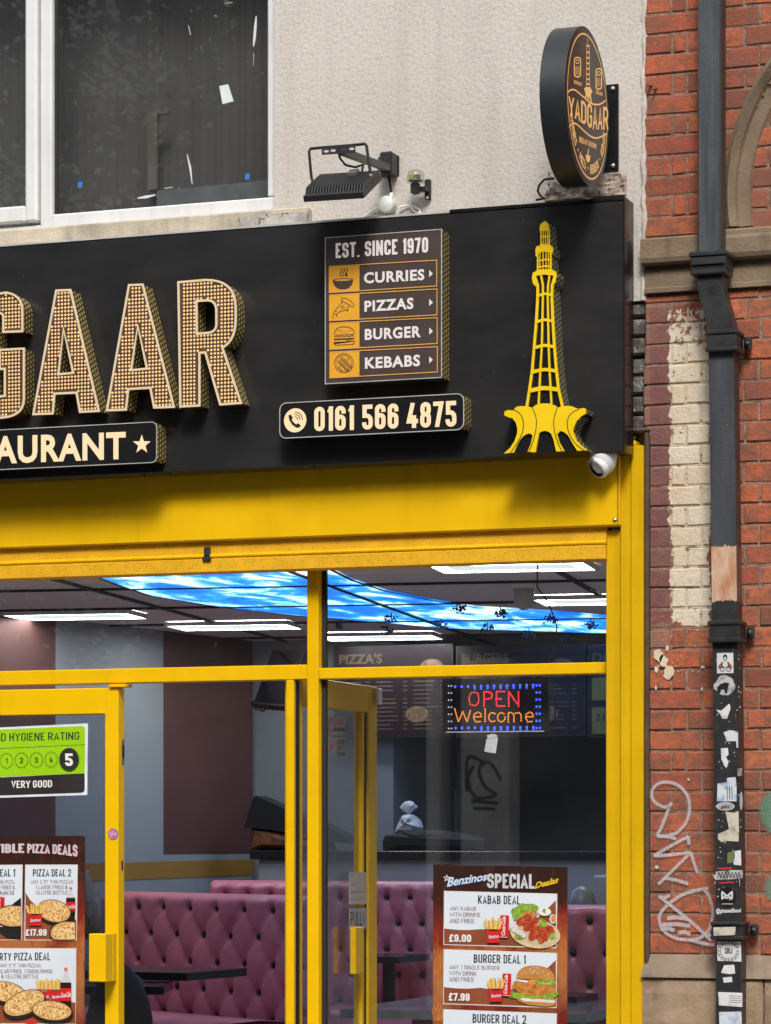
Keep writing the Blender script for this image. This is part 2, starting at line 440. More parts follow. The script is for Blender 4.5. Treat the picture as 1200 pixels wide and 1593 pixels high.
# ---------------------------------------------------------------- the materials of this street
def m_stucco():
    t = NT('stucco'); c = t.pos(); a = t.noise(c, 68, 4, .6); b = t.noise(c, 170, 3, .6); g = t.noise(c, 1.3, 4)
    k = t.ramp(g, [(.25, (.50, .455, .41)), (.75, (.61, .565, .52))]); k = t.mix(t.ramp(a, [(.32, .5), (.52, 0.)]), k, (.36, .325, .295))  # hollows of the bump coloured darker, shade painted into the dimples
    st = t.noise(t.scale(c, (9, 9, .6)), 1, 5); k = t.mix(t.ramp(st, [(.50, 0.), (.78, .4)]), k, (.37, .335, .30))
    h = t.math('ADD', t.math('MULTIPLY', a, 1.0), t.math('MULTIPLY', b, .5)); t.bsdf(k, .9, normal=t.bump(h, .46, .010), spec=.2); return t.mat
def m_brick(X0, X1, X2, Zt, Zb):
    """red brick: every brick its own tint; a maroon and a cream painted strip with ragged edges"""
    t = NT('red_brick'); c = t.pos(); rn = t.n('ShaderNodeNewGeometry').outputs['Random Per Island']
    k = t.ramp(rn, [(0, (.22, .066, .040)), (.2, (.43, .100, .044)), (.5, (.55, .142, .056)), (.75, (.34, .080, .043)), (1, (.62, .185, .070))])
    k = t.mix(t.ramp(t.noise(c, 38, 5, .65), [(.33, .7), (.58, 0.)]), k, (.20, .085, .06))
    k = t.mix(t.ramp(t.noise(t.scale(c, (1, 1, 1.6)), 11, 5, .7), [(.44, 0.), (.66, .85)]), k, (.15, .078, .058))
    k = t.mix(t.ramp(t.noise(c, 60, 5, .75), [(.60, 0.), (.70, .7)]), k, (.07, .05, .042))
    k = t.mix(t.ramp(t.noise(c, 150, 3), [(.66, 0.), (.74, .6)]), k, (.55, .42, .33))
    k = t.mix(t.ramp(t.noise(c, 3.2, 4), [(.42, 0.), (.68, .62)]), k, (.15, .085, .062))
    x, y, z = t.sep(c); e = t.math('ADD', t.math('MULTIPLY', t.math('SUBTRACT', t.noise(c, 30, 5, .7), .5), .07), t.math('MULTIPLY', t.math('SUBTRACT', t.noise(c, 6, 2), .5), .05))
    xx = t.math('ADD', x, e); zz = t.math('ADD', z, t.math('MULTIPLY', e, 1.4))
    def band(v, a, b): return t.math('MULTIPLY', t.math('GREATER_THAN', v, a), t.math('LESS_THAN', v, b))
    wear = t.math('GREATER_THAN', t.noise(c, 30, 6, .75), t.math('ADD', .36, t.math('MULTIPLY', t.math('MAXIMUM', t.math('SUBTRACT', z, Zt - .28), 0), .55)))
    wear2 = t.math('GREATER_THAN', t.noise(c, 34, 5, .7), .40)
    cr = t.math('MULTIPLY', t.math('MULTIPLY', band(xx, X1, X2), band(zz, Zb, Zt)), wear)
    mr = t.math('MULTIPLY', t.math('MULTIPLY', band(x, X0, X1), band(zz, Zb, Zt)), wear2)
    crc = t.ramp(t.noise(c, 5, 3), [(.3, (.62, .50, .34)), (.6, (.67, .60, .48))])
    k = t.mix(t.math('MULTIPLY', t.math('MULTIPLY', t.math('LESS_THAN', xx, X1), band(zz, Zb - .1, Zt + .02)), t.ramp(t.noise(c, 17, 5, .7), [(.35, .35), (.6, .9)])), k, (.21, .135, .105)); k = t.mix(t.math('MULTIPLY', mr, t.ramp(t.noise(c, 12, 4), [(.35, .35), (.6, .8)])), k, (.17, .062, .066)); k = t.mix(cr, k, t.mix(t.ramp(t.noise(c, 48, 5, .7), [(.56, 0.), (.68, .55)]), crc, (.30, .24, .18)))
    h = t.math('ADD', t.noise(c, 90, 6, .65), t.math('MULTIPLY', t.noise(c, 25, 3), 1.2))
    t.bsdf(k, .88, normal=t.bump(h, .5, .008), spec=.25); return t.mat, (X0, X1, X2, Zt, Zb)
def m_mortar(p):
    X0, X1, X2, Zt, Zb = p; t = NT('mortar'); c = t.pos(); k = t.ramp(t.noise(c, 40, 5), [(.3, (.15, .095, .07)), (.7, (.34, .225, .165))])
    x, y, z = t.sep(c); e = t.math('ADD', t.math('MULTIPLY', t.math('SUBTRACT', t.noise(c, 30, 5, .7), .5), .07), t.math('MULTIPLY', t.math('SUBTRACT', t.noise(c, 6, 2), .5), .05)); xx = t.math('ADD', x, e)
    def band(v, a, b): return t.math('MULTIPLY', t.math('GREATER_THAN', v, a), t.math('LESS_THAN', v, b))
    cr = t.math('MULTIPLY', t.math('MULTIPLY', band(xx, X1, X2), band(z, Zb, Zt)), t.math('GREATER_THAN', t.noise(c, 30, 5), .42))
    t.bsdf(t.mix(cr, k, (.58, .48, .34)), .95, normal=t.bump(t.noise(c, 120, 5), .6, .01), spec=.1); return t.mat
def m_stone(name, col):
    t = NT(name); c = t.pos(); k = t.ramp(t.noise(c, 6, 5), [(.3, tuple(q * .7 for q in col)), (.7, tuple(q * 1.15 for q in col))])
    k = t.mix(t.ramp(t.noise(t.scale(c, (14, 14, 3)), 1, 6), [(.52, 0.), (.75, .6)]), k, tuple(q * .4 for q in col))
    k = t.mix(t.ramp(t.noise(c, 110, 4), [(.62, 0.), (.7, .5)]), k, tuple(q * .35 for q in col))
    t.bsdf(k, .9, normal=t.bump(t.noise(c, 70, 6, .7), .5, .01), spec=.2); return t.mat
def m_glass(name, k=1.0, dust=.0, tint=(1, 1, 1)):
    """a thin pane: see-through with mirror reflection by angle and a little dry dirt"""
    t = NT(name); gm = t.n('ShaderNodeNewGeometry'); dp = t.n('ShaderNodeVectorMath', operation='DOT_PRODUCT'); t.ln(gm.outputs['Normal'], dp.inputs[0]); t.ln(gm.outputs['Incoming'], dp.inputs[1])
    fre = t.math('ADD', .042, t.math('MULTIPLY', .958, t.math('POWER', t.math('SUBTRACT', 1, t.math('ABSOLUTE', dp.outputs['Value'])), 5)))
    tr = t.n('ShaderNodeBsdfTransparent'); tr.inputs[0].default_value = (*tint, 1); gl = t.n('ShaderNodeBsdfGlossy'); gl.inputs['Roughness'].default_value = .012
    gl.inputs[0].default_value = (1, 1, 1, 1)
    m1 = t.n('ShaderNodeMixShader'); t.ln(t.math('MULTIPLY', fre, k), m1.inputs[0]); t.ln(tr.outputs[0], m1.inputs[1]); t.ln(gl.outputs[0], m1.inputs[2])
    c = t.pos(); df = t.n('ShaderNodeBsdfDiffuse'); df.inputs[0].default_value = (.62, .63, .62, 1)
    sp = t.ramp(t.noise(t.scale(c, (1, 1, .45)), 75, 2, .5), [(.72, 0.), (.76, .55)])
    film = t.math('MULTIPLY', t.ramp(t.noise(c, 2.2, 5, .6), [(.35, .1), (.75, 1.)]), dust)
    m2 = t.n('ShaderNodeMixShader'); t.ln(t.math('ADD', film, t.math('MULTIPLY', sp, dust * 6), clamp=True), m2.inputs[0]); t.ln(m1.outputs[0], m2.inputs[1]); t.ln(df.outputs[0], m2.inputs[2])
    t.ln(m2.outputs[0], t.out.inputs[0]); return t.mat
def m_perf(name, base, dot, es=0):
    """metal edging strip punched with staggered slots"""
    t = NT(name); u = t.coord('UV'); x, y, z = t.sep(u); P = .019; Q = .023
    row = t.math('FLOOR', t.math('DIVIDE', y, Q)); off = t.math('MULTIPLY', t.math('MODULO', t.math('ABSOLUTE', row), 2), .5)
    fx_ = t.math('SUBTRACT', t.math('FRACT', t.math('ADD', t.math('DIVIDE', x, P), off)), .5); fy_ = t.math('SUBTRACT', t.math('FRACT', t.math('DIVIDE', y, Q)), .5)
    d = t.math('ADD', t.math('POWER', t.math('MULTIPLY', fx_, 2.9), 2), t.math('POWER', t.math('MULTIPLY', fy_, 3.0), 2))
    k = t.math('LESS_THAN', d, 1)
    t.bsdf(t.mix(k, base, dot), .4, .2, emit=t.mix(k, (0, 0, 0), dot), es=es); return t.mat
def m_print(name, cols, sc, det=5, rough=.35, dist=0, aniso=(1, 1, 1)):
    t = NT(name); q = t.ramp(t.noise(t.scale(t.pos(), aniso), sc, det, .6, dist), [(.25 + .5 * i / (len(cols) - 1), c) for i, c in enumerate(cols)]); t.bsdf(q, rough, spec=.3); return t.mat
def m_emit(name, col, s, base=(0.02, 0.02, 0.02)):
    t = NT(name); t.bsdf(base, .4, emit=col, es=s); return t.mat
YEL = (.78, .45, .001)
stucco = m_stucco()
yel = mat('yellow_paint', YEL, .42, var=.07, vs=5, bump=.03, bs=30, streak=.16, spec=.22, speck=(240, .76, (.16, .09, .01)))
yel_speck = mat('speckled_yellow', (.72, .38, .004), .5, var=.12, vs=14, speck=(210, .63, (.10, .05, .005)), bump=.15, bs=150)
yel_door = mat('yellow_door_paint', (.80, .47, .001), .36, var=.05, vs=4, spec=.25, streak=.08)
fas_m = None
def _fascia():
    t = NT('black_panel'); c = t.pos(); g = t.noise(t.scale(c, (1.2, 1, 3)), 2.2, 6, .6); k = t.ramp(g, [(.35, (.018, .018, .0185)), (.75, (.030, .029, .029))])
    k = t.mix(t.ramp(t.noise(t.scale(c, (60, 60, 14)), 1, 2), [(.74, 0.), (.78, .35)]), k, (.10, .10, .10))
    t.bsdf(k, t.ramp(g, [(.3, .16), (.7, .27)]), spec=.45, normal=t.bump(t.noise(c, 3, 2), .03, .02)); return t.mat
fas_m = _fascia()
black = mat('black_metal', (.017, .017, .018), .45, var=.2, vs=20)
blackgl = mat('black_gloss', (.012, .012, .013), .2, var=.1)
rubber = mat('black_rubber', (.010, .010, .010), .7)
white_pl = mat('white_plastic', (.72, .73, .73), .35, var=.04, vs=6)
upvc = mat('white_upvc', (.66, .665, .655), .32, var=.07, vs=5, streak=.25)
sill_m = m_stone('painted_sill', (.50, .44, .335))
sand = m_stone('sandstone', (.225, .168, .112))
plinth_m = m_stone('plinth_stone', (.33, .235, .155))
cement = mat('rough_cement', (.36, .33, .30), .95, var=.45, vs=14, bump=.8, bs=50, speck=(30, .6, (.10, .085, .075)))
dark_br = mat('sooty_brick', (.115, .10, .088), .95, var=.7, vs=22, bump=.9, bs=60, speck=(34, .60, (.30, .28, .26)))
trim_br = mat('brown_trim', (.075, .052, .04), .55, var=.3, vs=20)
glass = m_glass('shop_glass', 1.9, .006)
glass_up = m_glass('upper_glass', 2.3, .018)
glass_door = m_glass('door_glass', 1.0, .01, (.80, .82, .84))
steel = mat('bright_steel', (.55, .55, .55), .3, 1)
perf = m_perf('punched_gold_edge', (.040, .030, .008), (.52, .40, .15), .02)
perf_b = m_perf('punched_dark_edge', (.010, .010, .008), (.42, .36, .20), .0)
gold_rim = m_emit('cream_rim', (1, .82, .58), .12, (.50, .38, .24))
letter_br = mat('letter_face', (.075, .036, .014), .5, var=.25, vs=8)
led_warm = m_emit('warm_leds', (1, .60, .27), .34, (.55, .31, .12))
cream_lit = m_emit('lit_cream_letters', (1, .70, .42), .28, (.50, .36, .22))
sign_white = m_emit('lit_white_letters', (1, .92, .88), .12, (.52, .47, .45))
sign_brown = mat('sign_brown', (.062, .044, .038), .35, var=.08)
sign_orange = mat('sign_orange', (.72, .34, .022), .4, var=.05)
sign_edge = mat('sign_edge_orange', (.66, .33, .08), .4, var=.05)
twr_yel = mat('tower_yellow', (.80, .54, .004), .35, var=.04)
silver = mat('silver_edge', (.55, .54, .52), .35, .3)
disc_m = mat('disc_face', (.040, .022, .016), .22, var=.1, spec=.12)
disc_rim = mat('disc_rim', (.020, .022, .025), .38, var=.1)
gold_pr = m_emit('glowing_gold_print', (.80, .44, .14), .22, (.60, .35, .12))  # faint glow added to the print to make it brighter
ink = mat('black_ink', (.014, .013, .013), .4)
paper = mat('white_paper', (.72, .75, .78), .5, var=.03)
red_ink = mat('red_ink', (.55, .03, .03), .35)
# ================================================================ the shop building
def zav(pts, y):
    return sum(fz(a, b, y) for a, b in pts) / len(pts)
XL = fx(-130)                                   # how far the front is built past the left edge of the picture
XR = fx(1000)
yel_pil = mat('darker_yellow_paint', (.62, .37, .001), .46, var=.10, vs=4, bump=.04, bs=40, streak=.30, spec=.2, speck=(150, .73, (.20, .11, .01)))  # darker than the frame yellow, with heavier streaks and specks
shop = thing('shop_building', 'cream rendered building with a yellow framed takeaway front and a white upstairs window', 'building', (-1.6, 0, 0))
f0 = FY(0)
z_fr = zav([(70, 353), (426, 333)], .03)        # underside of the window frame
z_wb = fz(992, 468)
b = MB(); wx1 = fx(427, .0); ztop = 6.4
b.prism(f0, [[(XL, z_wb), (XR, z_wb), (XR, ztop), (XL, ztop)], [(XL + .05, z_fr), (wx1, z_fr), (wx1, 5.6), (XL + .05, 5.6)]], -.28, 0, stucco)
b.box((XL, .0, z_wb), (XL + .02, .28, z_fr), stucco)
b.build('rendered_wall', shop)
b = MB()                                        # rough bead where the render stops
pts = [(XR + .004 + rnd.uniform(-.004, .005), .004 + rnd.uniform(-.004, .004), z_wb + i * .03) for i in range(int((ztop - z_wb) / .03))]
b.tube(pts, [rnd.uniform(.006, .013) for _ in pts], stucco, 6); b.build('render_edge', shop)
b = MB().bbox((XL, -.045, z_fr - .105), (fx(479, -.045), .06, z_fr - .006), sill_m, .006); b.build('window_sill', shop)
b = MB(); F3 = FY(-.052); q = Z(F3, 0, 0, 2.5)   # grey cement repair at the right end of the sill
b.prism(F3, q.L([(925, 842), (1000, 836), (1100, 829), (1196, 821), (1193, 870), (920, 884), (935, 862)]), -.02, .004, cement); b.build('cement_patch', shop)
# upstairs window
fw = FY(.03)
wl = fx(62, .03); wm = fx(80, .03); wr = fx(416, .03); wr2 = fx(427, .03)
z_g = zav([(86, 332), (416, 313)], .06)
win = MB(); T = 5.55
win.bbox((wl, .03, z_fr), (wm, .10, T), upvc, .006)
win.bbox((wm, .03, z_fr), (wr2 - .002, .10, z_g), upvc, .006); win.bbox((wr, .03, z_g + .0005), (wr2 - .002, .10, T), upvc, .006)
win.bbox((XL + .055, .03, z_fr), (wl, .10, z_fr + .02), upvc, .004)
win.bbox((XL + .055, .03, T), (wr2 - .002, .10, T + .05), upvc, .004)
window = win.build('window', shop)
b = MB(); b.box((wm, .058, z_g), (wm + .012, .075, T), rubber); b.box((wm + .012, .058, z_g), (wr, .075, z_g + .004), rubber); b.build('gasket', window)
b = MB(); sl_ = fx(37, .0); sz0 = zav([(30, 346)], .01); sz1 = zav([(30, 320)], .01); SL0 = XL + .06
b.bbox((sl_, .008, sz0), (wl - .004, .07, T), upvc, .008); b.bbox((SL0, .008, sz0), (sl_, .07, sz1), upvc, .008); b.bbox((SL0, .008, sz1), (SL0 + .06, .07, T), upvc, .008)
b.build('sash', window)
MB().box((wm, .066, z_g), (wr, .072, T), glass_up).build('pane', window)
MB().box((SL0 + .06, .04, sz1), (sl_, .046, T), glass_up).build('pane', window)
# the dim room upstairs
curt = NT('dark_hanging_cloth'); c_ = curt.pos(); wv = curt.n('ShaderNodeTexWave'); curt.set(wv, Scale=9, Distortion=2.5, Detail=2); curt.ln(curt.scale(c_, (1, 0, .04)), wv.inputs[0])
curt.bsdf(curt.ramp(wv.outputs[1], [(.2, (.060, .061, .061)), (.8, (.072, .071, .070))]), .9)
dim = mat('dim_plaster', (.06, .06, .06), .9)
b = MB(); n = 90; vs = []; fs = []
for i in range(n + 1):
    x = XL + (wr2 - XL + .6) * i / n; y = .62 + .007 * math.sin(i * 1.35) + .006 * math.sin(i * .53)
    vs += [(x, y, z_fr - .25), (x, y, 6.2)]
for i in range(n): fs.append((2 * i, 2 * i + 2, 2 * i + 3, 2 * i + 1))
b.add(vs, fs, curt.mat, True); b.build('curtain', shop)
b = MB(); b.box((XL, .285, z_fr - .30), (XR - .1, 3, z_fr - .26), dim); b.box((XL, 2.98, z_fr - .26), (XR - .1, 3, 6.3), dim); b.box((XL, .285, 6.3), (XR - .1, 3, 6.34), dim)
b.build('upper_room', shop)
q = Z(FY(.5), 0, 0, 2.5)
b = MB().prism(q.f, q.L([(570, 432), (655, 428), (655, 440), (612, 442), (612, 735), (575, 738)]), -.02, .0, mat('bare_timber', (.10, .085, .070), .8, var=.3, streak=.3)); tb = b
o = b.build('timber_post'); o['label'] = 'bare timber post standing in the dark room behind the large upstairs pane'; o['category'] = 'post'
q = Z(FY(.4), 0, 0, 2.5)
b = MB().prism(q.f, q.L([(610, 742), (1040, 700), (1040, 780), (610, 845)]), -.05, 0, mat('dusty_board', (.095, .108, .115), .7, var=.3)); o = b.build('board'); o['label'] = 'long dusty board lying along the bottom of the upstairs pane'; o['category'] = 'board'
q = Z(FY(.0655), 0, 0, 2.5)
def simple(bm, name, label, cat, group=None):
    o = bm.build(name); o['label'] = label; o['category'] = cat
    if group: o['group'] = group
    return o
note = mat('pale_note', (.62, .70, .66), .6)
simple(MB().prism(q.f, q.L([(853, 334), (888, 327), (909, 393), (866, 404)]), 0, .0006, note), 'paper_note', 'crooked pale green paper note stuck on the upstairs pane', 'note')
tape = mat('blue_tape', (.03, .16, .52), .5)
simple(MB().prism(q.f, q.L([(304, 708), (321, 706), (319, 729), (303, 731)]), 0, .0006, tape), 'tape_piece', 'small blue tape piece low on the left of the upstairs pane', 'tape')
simple(MB().prism(q.f, q.L([(954, 676), (971, 673), (970, 697), (953, 699)]), 0, .0006, tape), 'tape_piece', 'small blue tape piece low on the right of the upstairs pane', 'tape')
b = MB(); drip = mat('white_splash', (.6, .6, .6), .8)
for pts, w_ in (([(997, 62), (994, 100), (990, 150), (986, 180)], 12), ([(987, 205), (986, 255)], 5), ([(733, 98), (742, 135)], 8), ([(875, 12), (905, 8)], 5), ([(835, 60), (843, 62)], 9), ([(535, 770), (570, 765), (606, 757)], 12), ([(640, 732), (672, 727)], 8), ([(728, 600), (740, 650), (748, 715)], 9)):
    P_ = q.L(pts); nn = len(P_); b.flat(q.f, ribbon(P_, False, [w_ / 2.5 / 420 / 2 * (1 if 0 < i < nn - 1 else .35) for i in range(nn)]), .0004, drip)
for i in range(60):
    x, y = rnd.uniform(220, 1035), rnd.uniform(5, 820); r_ = rnd.choice((.7, .9, 1.4)); cx, cy = q(x, y); b.flat(q.f, ell(cx, cy, r_ / 1000, r_ / 1000 * rnd.uniform(1, 2), 6), .0004, drip)
b.build('paint_splash', window, kind='stuff')
# broken render under the projecting sign
q = Z(f0, 800, 0, 3)
def rough_patch(name, fr, pts, depth, m, parent, seed, res=.012):
    us = [p[0] for p in pts]; vs_ = [p[1] for p in pts]; b = MB()
    from mathutils.geometry import intersect_point_tri_2d
    def ins(x, y):
        c = False; j = len(pts) - 1
        for i in range(len(pts)):
            if (pts[i][1] > y) != (pts[j][1] > y) and x < (pts[j][0] - pts[i][0]) * (y - pts[i][1]) / (pts[j][1] - pts[i][1]) + pts[i][0]: c = not c
            j = i
        return c
    nx = int((max(us) - min(us)) / res) + 1; ny = int((max(vs_) - min(vs_)) / res) + 1; idx = {}; V = []; Fc = []
    for i in range(nx + 1):
        for j in range(ny + 1):
            x = min(us) + i * res; y = min(vs_) + j * res
            ed = min(math.dist((x, y), p) for p in pts); h = depth * (.55 + .9 * noise.noise(Vector((x * 26, y * 26, seed))) + .5 * noise.noise(Vector((x * 70, y * 70, seed))))
            idx[i, j] = len(V); V.append(fr.w((x + .3 * res * noise.noise(Vector((x * 90, y * 90, 3))), y), h if ins(x, y) else -.004))
    for i in range(nx):
        for j in range(ny):
            if ins(min(us) + (i + .5) * res, min(vs_) + (j + .5) * res): Fc.append((idx[i, j], idx[i + 1, j], idx[i + 1, j + 1], idx[i, j + 1]))
    b.add(V, Fc, m); return b.build(name, parent)
rough_patch('broken_render', f0, q.L([(160, 790), (190, 850), (250, 862), (340, 858), (410, 812), (470, 800), (525, 815), (530, 880), (528, 912), (420, 920), (270, 940), (150, 948), (140, 915), (165, 880), (155, 830)]), .022, m_stone('broken_render', (.44, .36, .30)), shop, 2, .009)
# sooty party-wall strip below the render, and the brown edging beside the yellow pilaster
zs0 = fz(995, 672)
b = MB(); zz = zs0
while zz < z_wb - .01:
    h = min(.068, z_wb - zz); y = .012 + rnd.uniform(-.012, .012); b.bbox((fx(972), y, zz), (fx(1003) + rnd.uniform(-.006, .002), .2, zz + h - .006), dark_br, .008); zz += h + .004
b.box((fx(970), .035, .01), (fx(1003.6), .24, z_wb), dark_br); b.build('party_wall', shop)
b = MB(); xa, xb = fx(1001.5, -.03), fx(1009, -.03)
b.bbox((xa, -.03, 0), (xb, .06, fz(1005, 672, -.03)), trim_br, .008); b.bbox((fx(985, -.03), -.024, fz(1005, 672, -.03)), (xb, .06, fz(1005, 664, -.03)), trim_br, .008); b.build('edge_trim', shop)
# ---------------------------------------------------------------- fascia board and its shutter housing
yF = -.17; fF = FY(yF); zt = zav([(0, 382), (480, 346), (740, 330), (971, 313)], yF); zb = zav([(0, 748), (480, 726), (740, 711.5), (971, 702)], yF); xF = fx(971, yF)
fas = thing('fascia_board', 'long glossy black sign board above the yellow shop front', 'sign board', ((XL + xF) / 2, -.1, zb))
MB().bbox((XL, yF, zb), (xF, -.05, zt), fas_m, .004).build('panel', fas)
MB().box((XL, yF - .003, zt + .0005), (fx(700, yF), -.05, zt + .008), silver).build('silver_edge', fas)
b = MB(); b.box((fx(700, yF) + .001, yF - .003, zt + .0005), (xF + .003, -.05, zt + .012), blackgl); b.box((xF + .0005, yF - .003, zb), (xF + .004, -.052, zt), blackgl); b.build('black_edge', fas)
for px in (222, 262, 486, 930): MB().ball((fx(px, yF), yF + .015, zb - .003), .005, black, 8).build('screw', fas)
zbx = zav([(0, 851.6), (460, 835), (964, 822)], -.06)
b = MB(); b.bbox((XL, -.06, zbx), (fx(964, -.06), .30, zb + .05), yel, .006)
shutter = b.build('shutter_box', shop)
b = MB(); b.box((fx(961.5, -.06), -.0625, zbx + .008), (fx(962.5, -.06), -.0605, zb - .005), rubber); b.build('seam', shutter)
MB().lathe((fx(957, -.06), -.06, fz(957, 809, -.06)), (0, -1, 0), [(0, .006), (.006, .005), (.009, .001), (.009, 0)], steel, 12).build('bolt', shutter)
yl_ = -.046; zl1 = zav([(0, 877.6), (478, 863), (900, 852.7)], yl_); zl0 = zav([(0, 899), (478, 887.5), (900, 872)], yl_)
b = MB(); xj = fx(942.4, yl_)
b.bbox((XL, yl_, zl0), (xj, .04, zl1), yel_speck, .003); lath = b.build('bottom_lath', shutter)
b = MB(); b.tube([(XL, yl_ + .008, zl1 + .010), (xj, yl_ + .008, zl1 + .010)], .0085, yel, 12); b.box((XL, yl_ + .012, zl1 + .001), (xj, .045, zbx - .001), yel_speck); b.build('shutter_slat', shutter)
b = MB(); xl = fx(322, yl_); b.bbox((xl - .016, yl_ - .012, fz(322, 873, yl_)), (xl + .02, yl_ - .0005, fz(322, 866, yl_)), black, .004); b.bbox((xl - .010, yl_ - .010, fz(322, 865.5, yl_)), (xl + .013, yl_ + .011, fz(322, 851, yl_)), black, .003); b.build('latch', shutter)
# right-hand pilaster
b = MB(); xA0, xA1 = fx(943, -.02), fx(965.5, -.035); b.bbox((xA0, -.02, 0), (xA1 - .001, .16, zbx - .012), yel_pil, .003)
b.bbox((xA1, -.035, 0), (fx(981.5, -.035), .16, zb + .02), yel_pil, .003); b.bbox((fx(981.5, -.035) + .0015, -.04, 0), (fx(1001, -.04), .12, fz(990, 693, -.04)), yel_pil, .003)
b.bbox((fx(981.5, -.035) + .0015, -.04, fz(990, 693, -.04)), (fx(989, -.04), .12, fz(990, 685, -.04)), yel, .003); b.build('pilaster', shop)
# window bars
y0, y1 = .06, .125
zT1l = zav([(0, 1045), (240, 1039), (479, 1033)], y0); zT0l = zav([(0, 1068), (240, 1062), (446, 1056)], y0)
zT1r = zav([(495, 1039), (941, 1030.5)], y0); zT0r = zav([(495, 1055.6), (941, 1049)], y0)
xm0, xm1 = fx(478, y0), fx(495.5, y0)
MB().bbox((xm0, y0 - .002, 0), (xm1, y1, zl0 + .04), yel, .003).build('mullion', shop)
MB().bbox((XL, y0, zT0l), (xm0 - .0005, y1, zT1l), yel, .003).build('transom', shop)
MB().bbox((xm1 + .0005, y0, zT0r), (fx(952, y0), y1, zT1r), yel, .003).build('transom', shop)
xd0, xd1 = fx(445, y0), fx(457, y0)
MB().bbox((xd0, y0, 0), (xd1, y1, zT0l - .0005), yel, .003).build('door_jamb', shop)
b = MB(); b.box((xm1 + .001, .095, 0), (fx(508, .10), .115, zT0r - .001), rubber); b.box((xm1 + .001, .095, zT1r + .001), (fx(508, .1), .115, zl0 + .03), rubber)
b.box((xd1 + .001, .08, 0), (fx(459.5, .09), .12, zT0l - .001), rubber); b.box((xm0 - .001 - .012, .095, zT1l + .001), (xm0 - .001, .115, zl0 + .03), rubber); b.build('gasket', shop)
MB().box((fx(508, .1), .10, zT1r), (fx(952, .1), .106, zl0 + .03), glass).build('window_pane', shop)
MB().box((fx(508, .1), .10, .05), (fx(952, .1), .106, zT0r), glass).build('window_pane', shop)
MB().box((XL, .10, zT1l), (xm0 - .013, .106, zl0 + .03), glass).build('window_pane', shop)
MB().bbox((xm1 + .001, y0, 0), (fx(952, y0), y1, .05), yel, .003).build('bottom_rail', shop)
# closed left leaf of the door
yD = .05; xs0, xs1 = fx(163, yD), fx(184, yD); xo = xs1 - .98; zD1 = zav([(0, 1074), (150, 1070)], yD); zD0 = zav([(0, 1114), (150, 1110.5)], yD)
b = MB(); b.bbox((xs0, yD, .02), (xs1, yD + .058, zD1), yel_door, .003); b.bbox((xo + .07, yD, zD0), (xs0, yD + .058, zD1), yel_door, .003); b.bbox((xo, yD, .02), (xo + .07, yD + .058, zD1), yel_door, .003); b.bbox((xo + .07, yD, .02), (xs0, yD + .058, .12), yel_door, .003)
b.bbox((fx(171, yD), yD - .012, zD1 + .001), (fx(197, yD), yD + .05, zD1 + .014), yel_door, .002)
door = b.build('door', shop, label='closed yellow door leaf carrying the pizza poster')
MB().box((xo + .07, .078, .12), (xs0, .083, zD0), glass_door).build('door_glass', door)
b = MB(); hx0, hx1 = fx(138, -.055), fx(164, -.055); hz1, hz0 = zav([(150, 1453)], -.055), zav([(150, 1528)], -.055)
b.bbox((hx0, -.055, hz0), (hx1, .01, hz1), yel_door, .003); b.bbox((hx0 + .03, .01, hz0 + .02), (hx1 - .004, yD - .001, hz1 - .02), yel_door, .003); b.bbox((hx1 - .012, .011, hz0), (hx1, yD - .001, hz1), yel_door, .002); b.build('pull_handle', door)
fE = FX(xs1); b = MB(); e = Z(fE, 0, 1040, 2.88)
b.prism(fE, e.L([(545, 318), (556, 318), (556, 432), (545, 432)]), 0, .002, steel); b.prism(fE, e.L([(546, 345), (555, 345), (555, 402), (546, 402)]), .002, .003, black); b.build('lock_plate', door)
MB().prism(fE, e.L([(544, 862), (550, 862), (550, 905), (544, 905)]), 0, .002, black).build('keyhole_slot', door)
# right leaf, swung open into the shop
xh = fx(458.5, .09); fH = FX(xh); h_ = Z(fH, 440, 1030, 2.83); H = lambda x: h_.f.px(x, 1310)[0]
zh1 = (fH.px(509, 1061)[1] + fH.px(586, 1065)[1]) / 2; zh0 = (fH.px(515, 1105)[1] + fH.px(570, 1105.5)[1]) / 2
ya, yb = .10, H(587); y1s, y2s = .10 + .075, H(566)
b = MB(); tk = .045
b.bbox((xh - tk, ya, .02), (xh, y1s, zh1), yel_door, .003); b.bbox((xh - tk, y1s, zh0), (xh, H(573.5), zh1), yel_door, .003); b.bbox((xh - tk, H(573.5), .02), (xh, yb, zh1), yel_door, .003); b.bbox((xh - tk, y1s, .02), (xh, H(573.5), .12), yel_door, .003)
b.bbox((xh - tk, y2s, .12), (xh - .006, H(569), zh0), yel_door, .002); b.box((xh - tk, H(569), .12), (xh - .010, H(573.5), zh0), rubber)
odoor = b.build('door', shop, label='yellow door leaf swung open into the shop with a PULL sign')
MB().box((xh - .026, y1s, .12), (xh - .021, y2s, zh0), glass_door).build('door_glass', odoor)
b = MB()
for x0, x1, dx in ((543.5, 566, .0), (587, 596.5, 0)):
    zz1, zz0 = fH.px(568, 1441)[1], fH.px(568, 1513)[1]
    if x0 < 560: b.bbox((xh + .002, H(543.5), zz0), (xh + .028, H(556), zz1), yel_door, .003)
    else: b.build('pull_handle', odoor); b = MB(); b.bbox((xh - .10, yb - .03, zz0), (xh - .05, yb + .06, zz1), yel_door, .003)
b.build('pull_handle', odoor)
b = MB(); zz1, zz0 = fH.px(585, 1071)[1], fH.px(585, 1096)[1]; b.bbox((xh, yb - .04, zz0), (xh + .02, yb + .01, zz1), white_pl, .004); b.build('contact_sensor', odoor)
b = MB(); fp = FX(xh - .020)
paperg = mat('door_notice_paper', (.50, .44, .40), .6)
fP = FX(xh + .002)
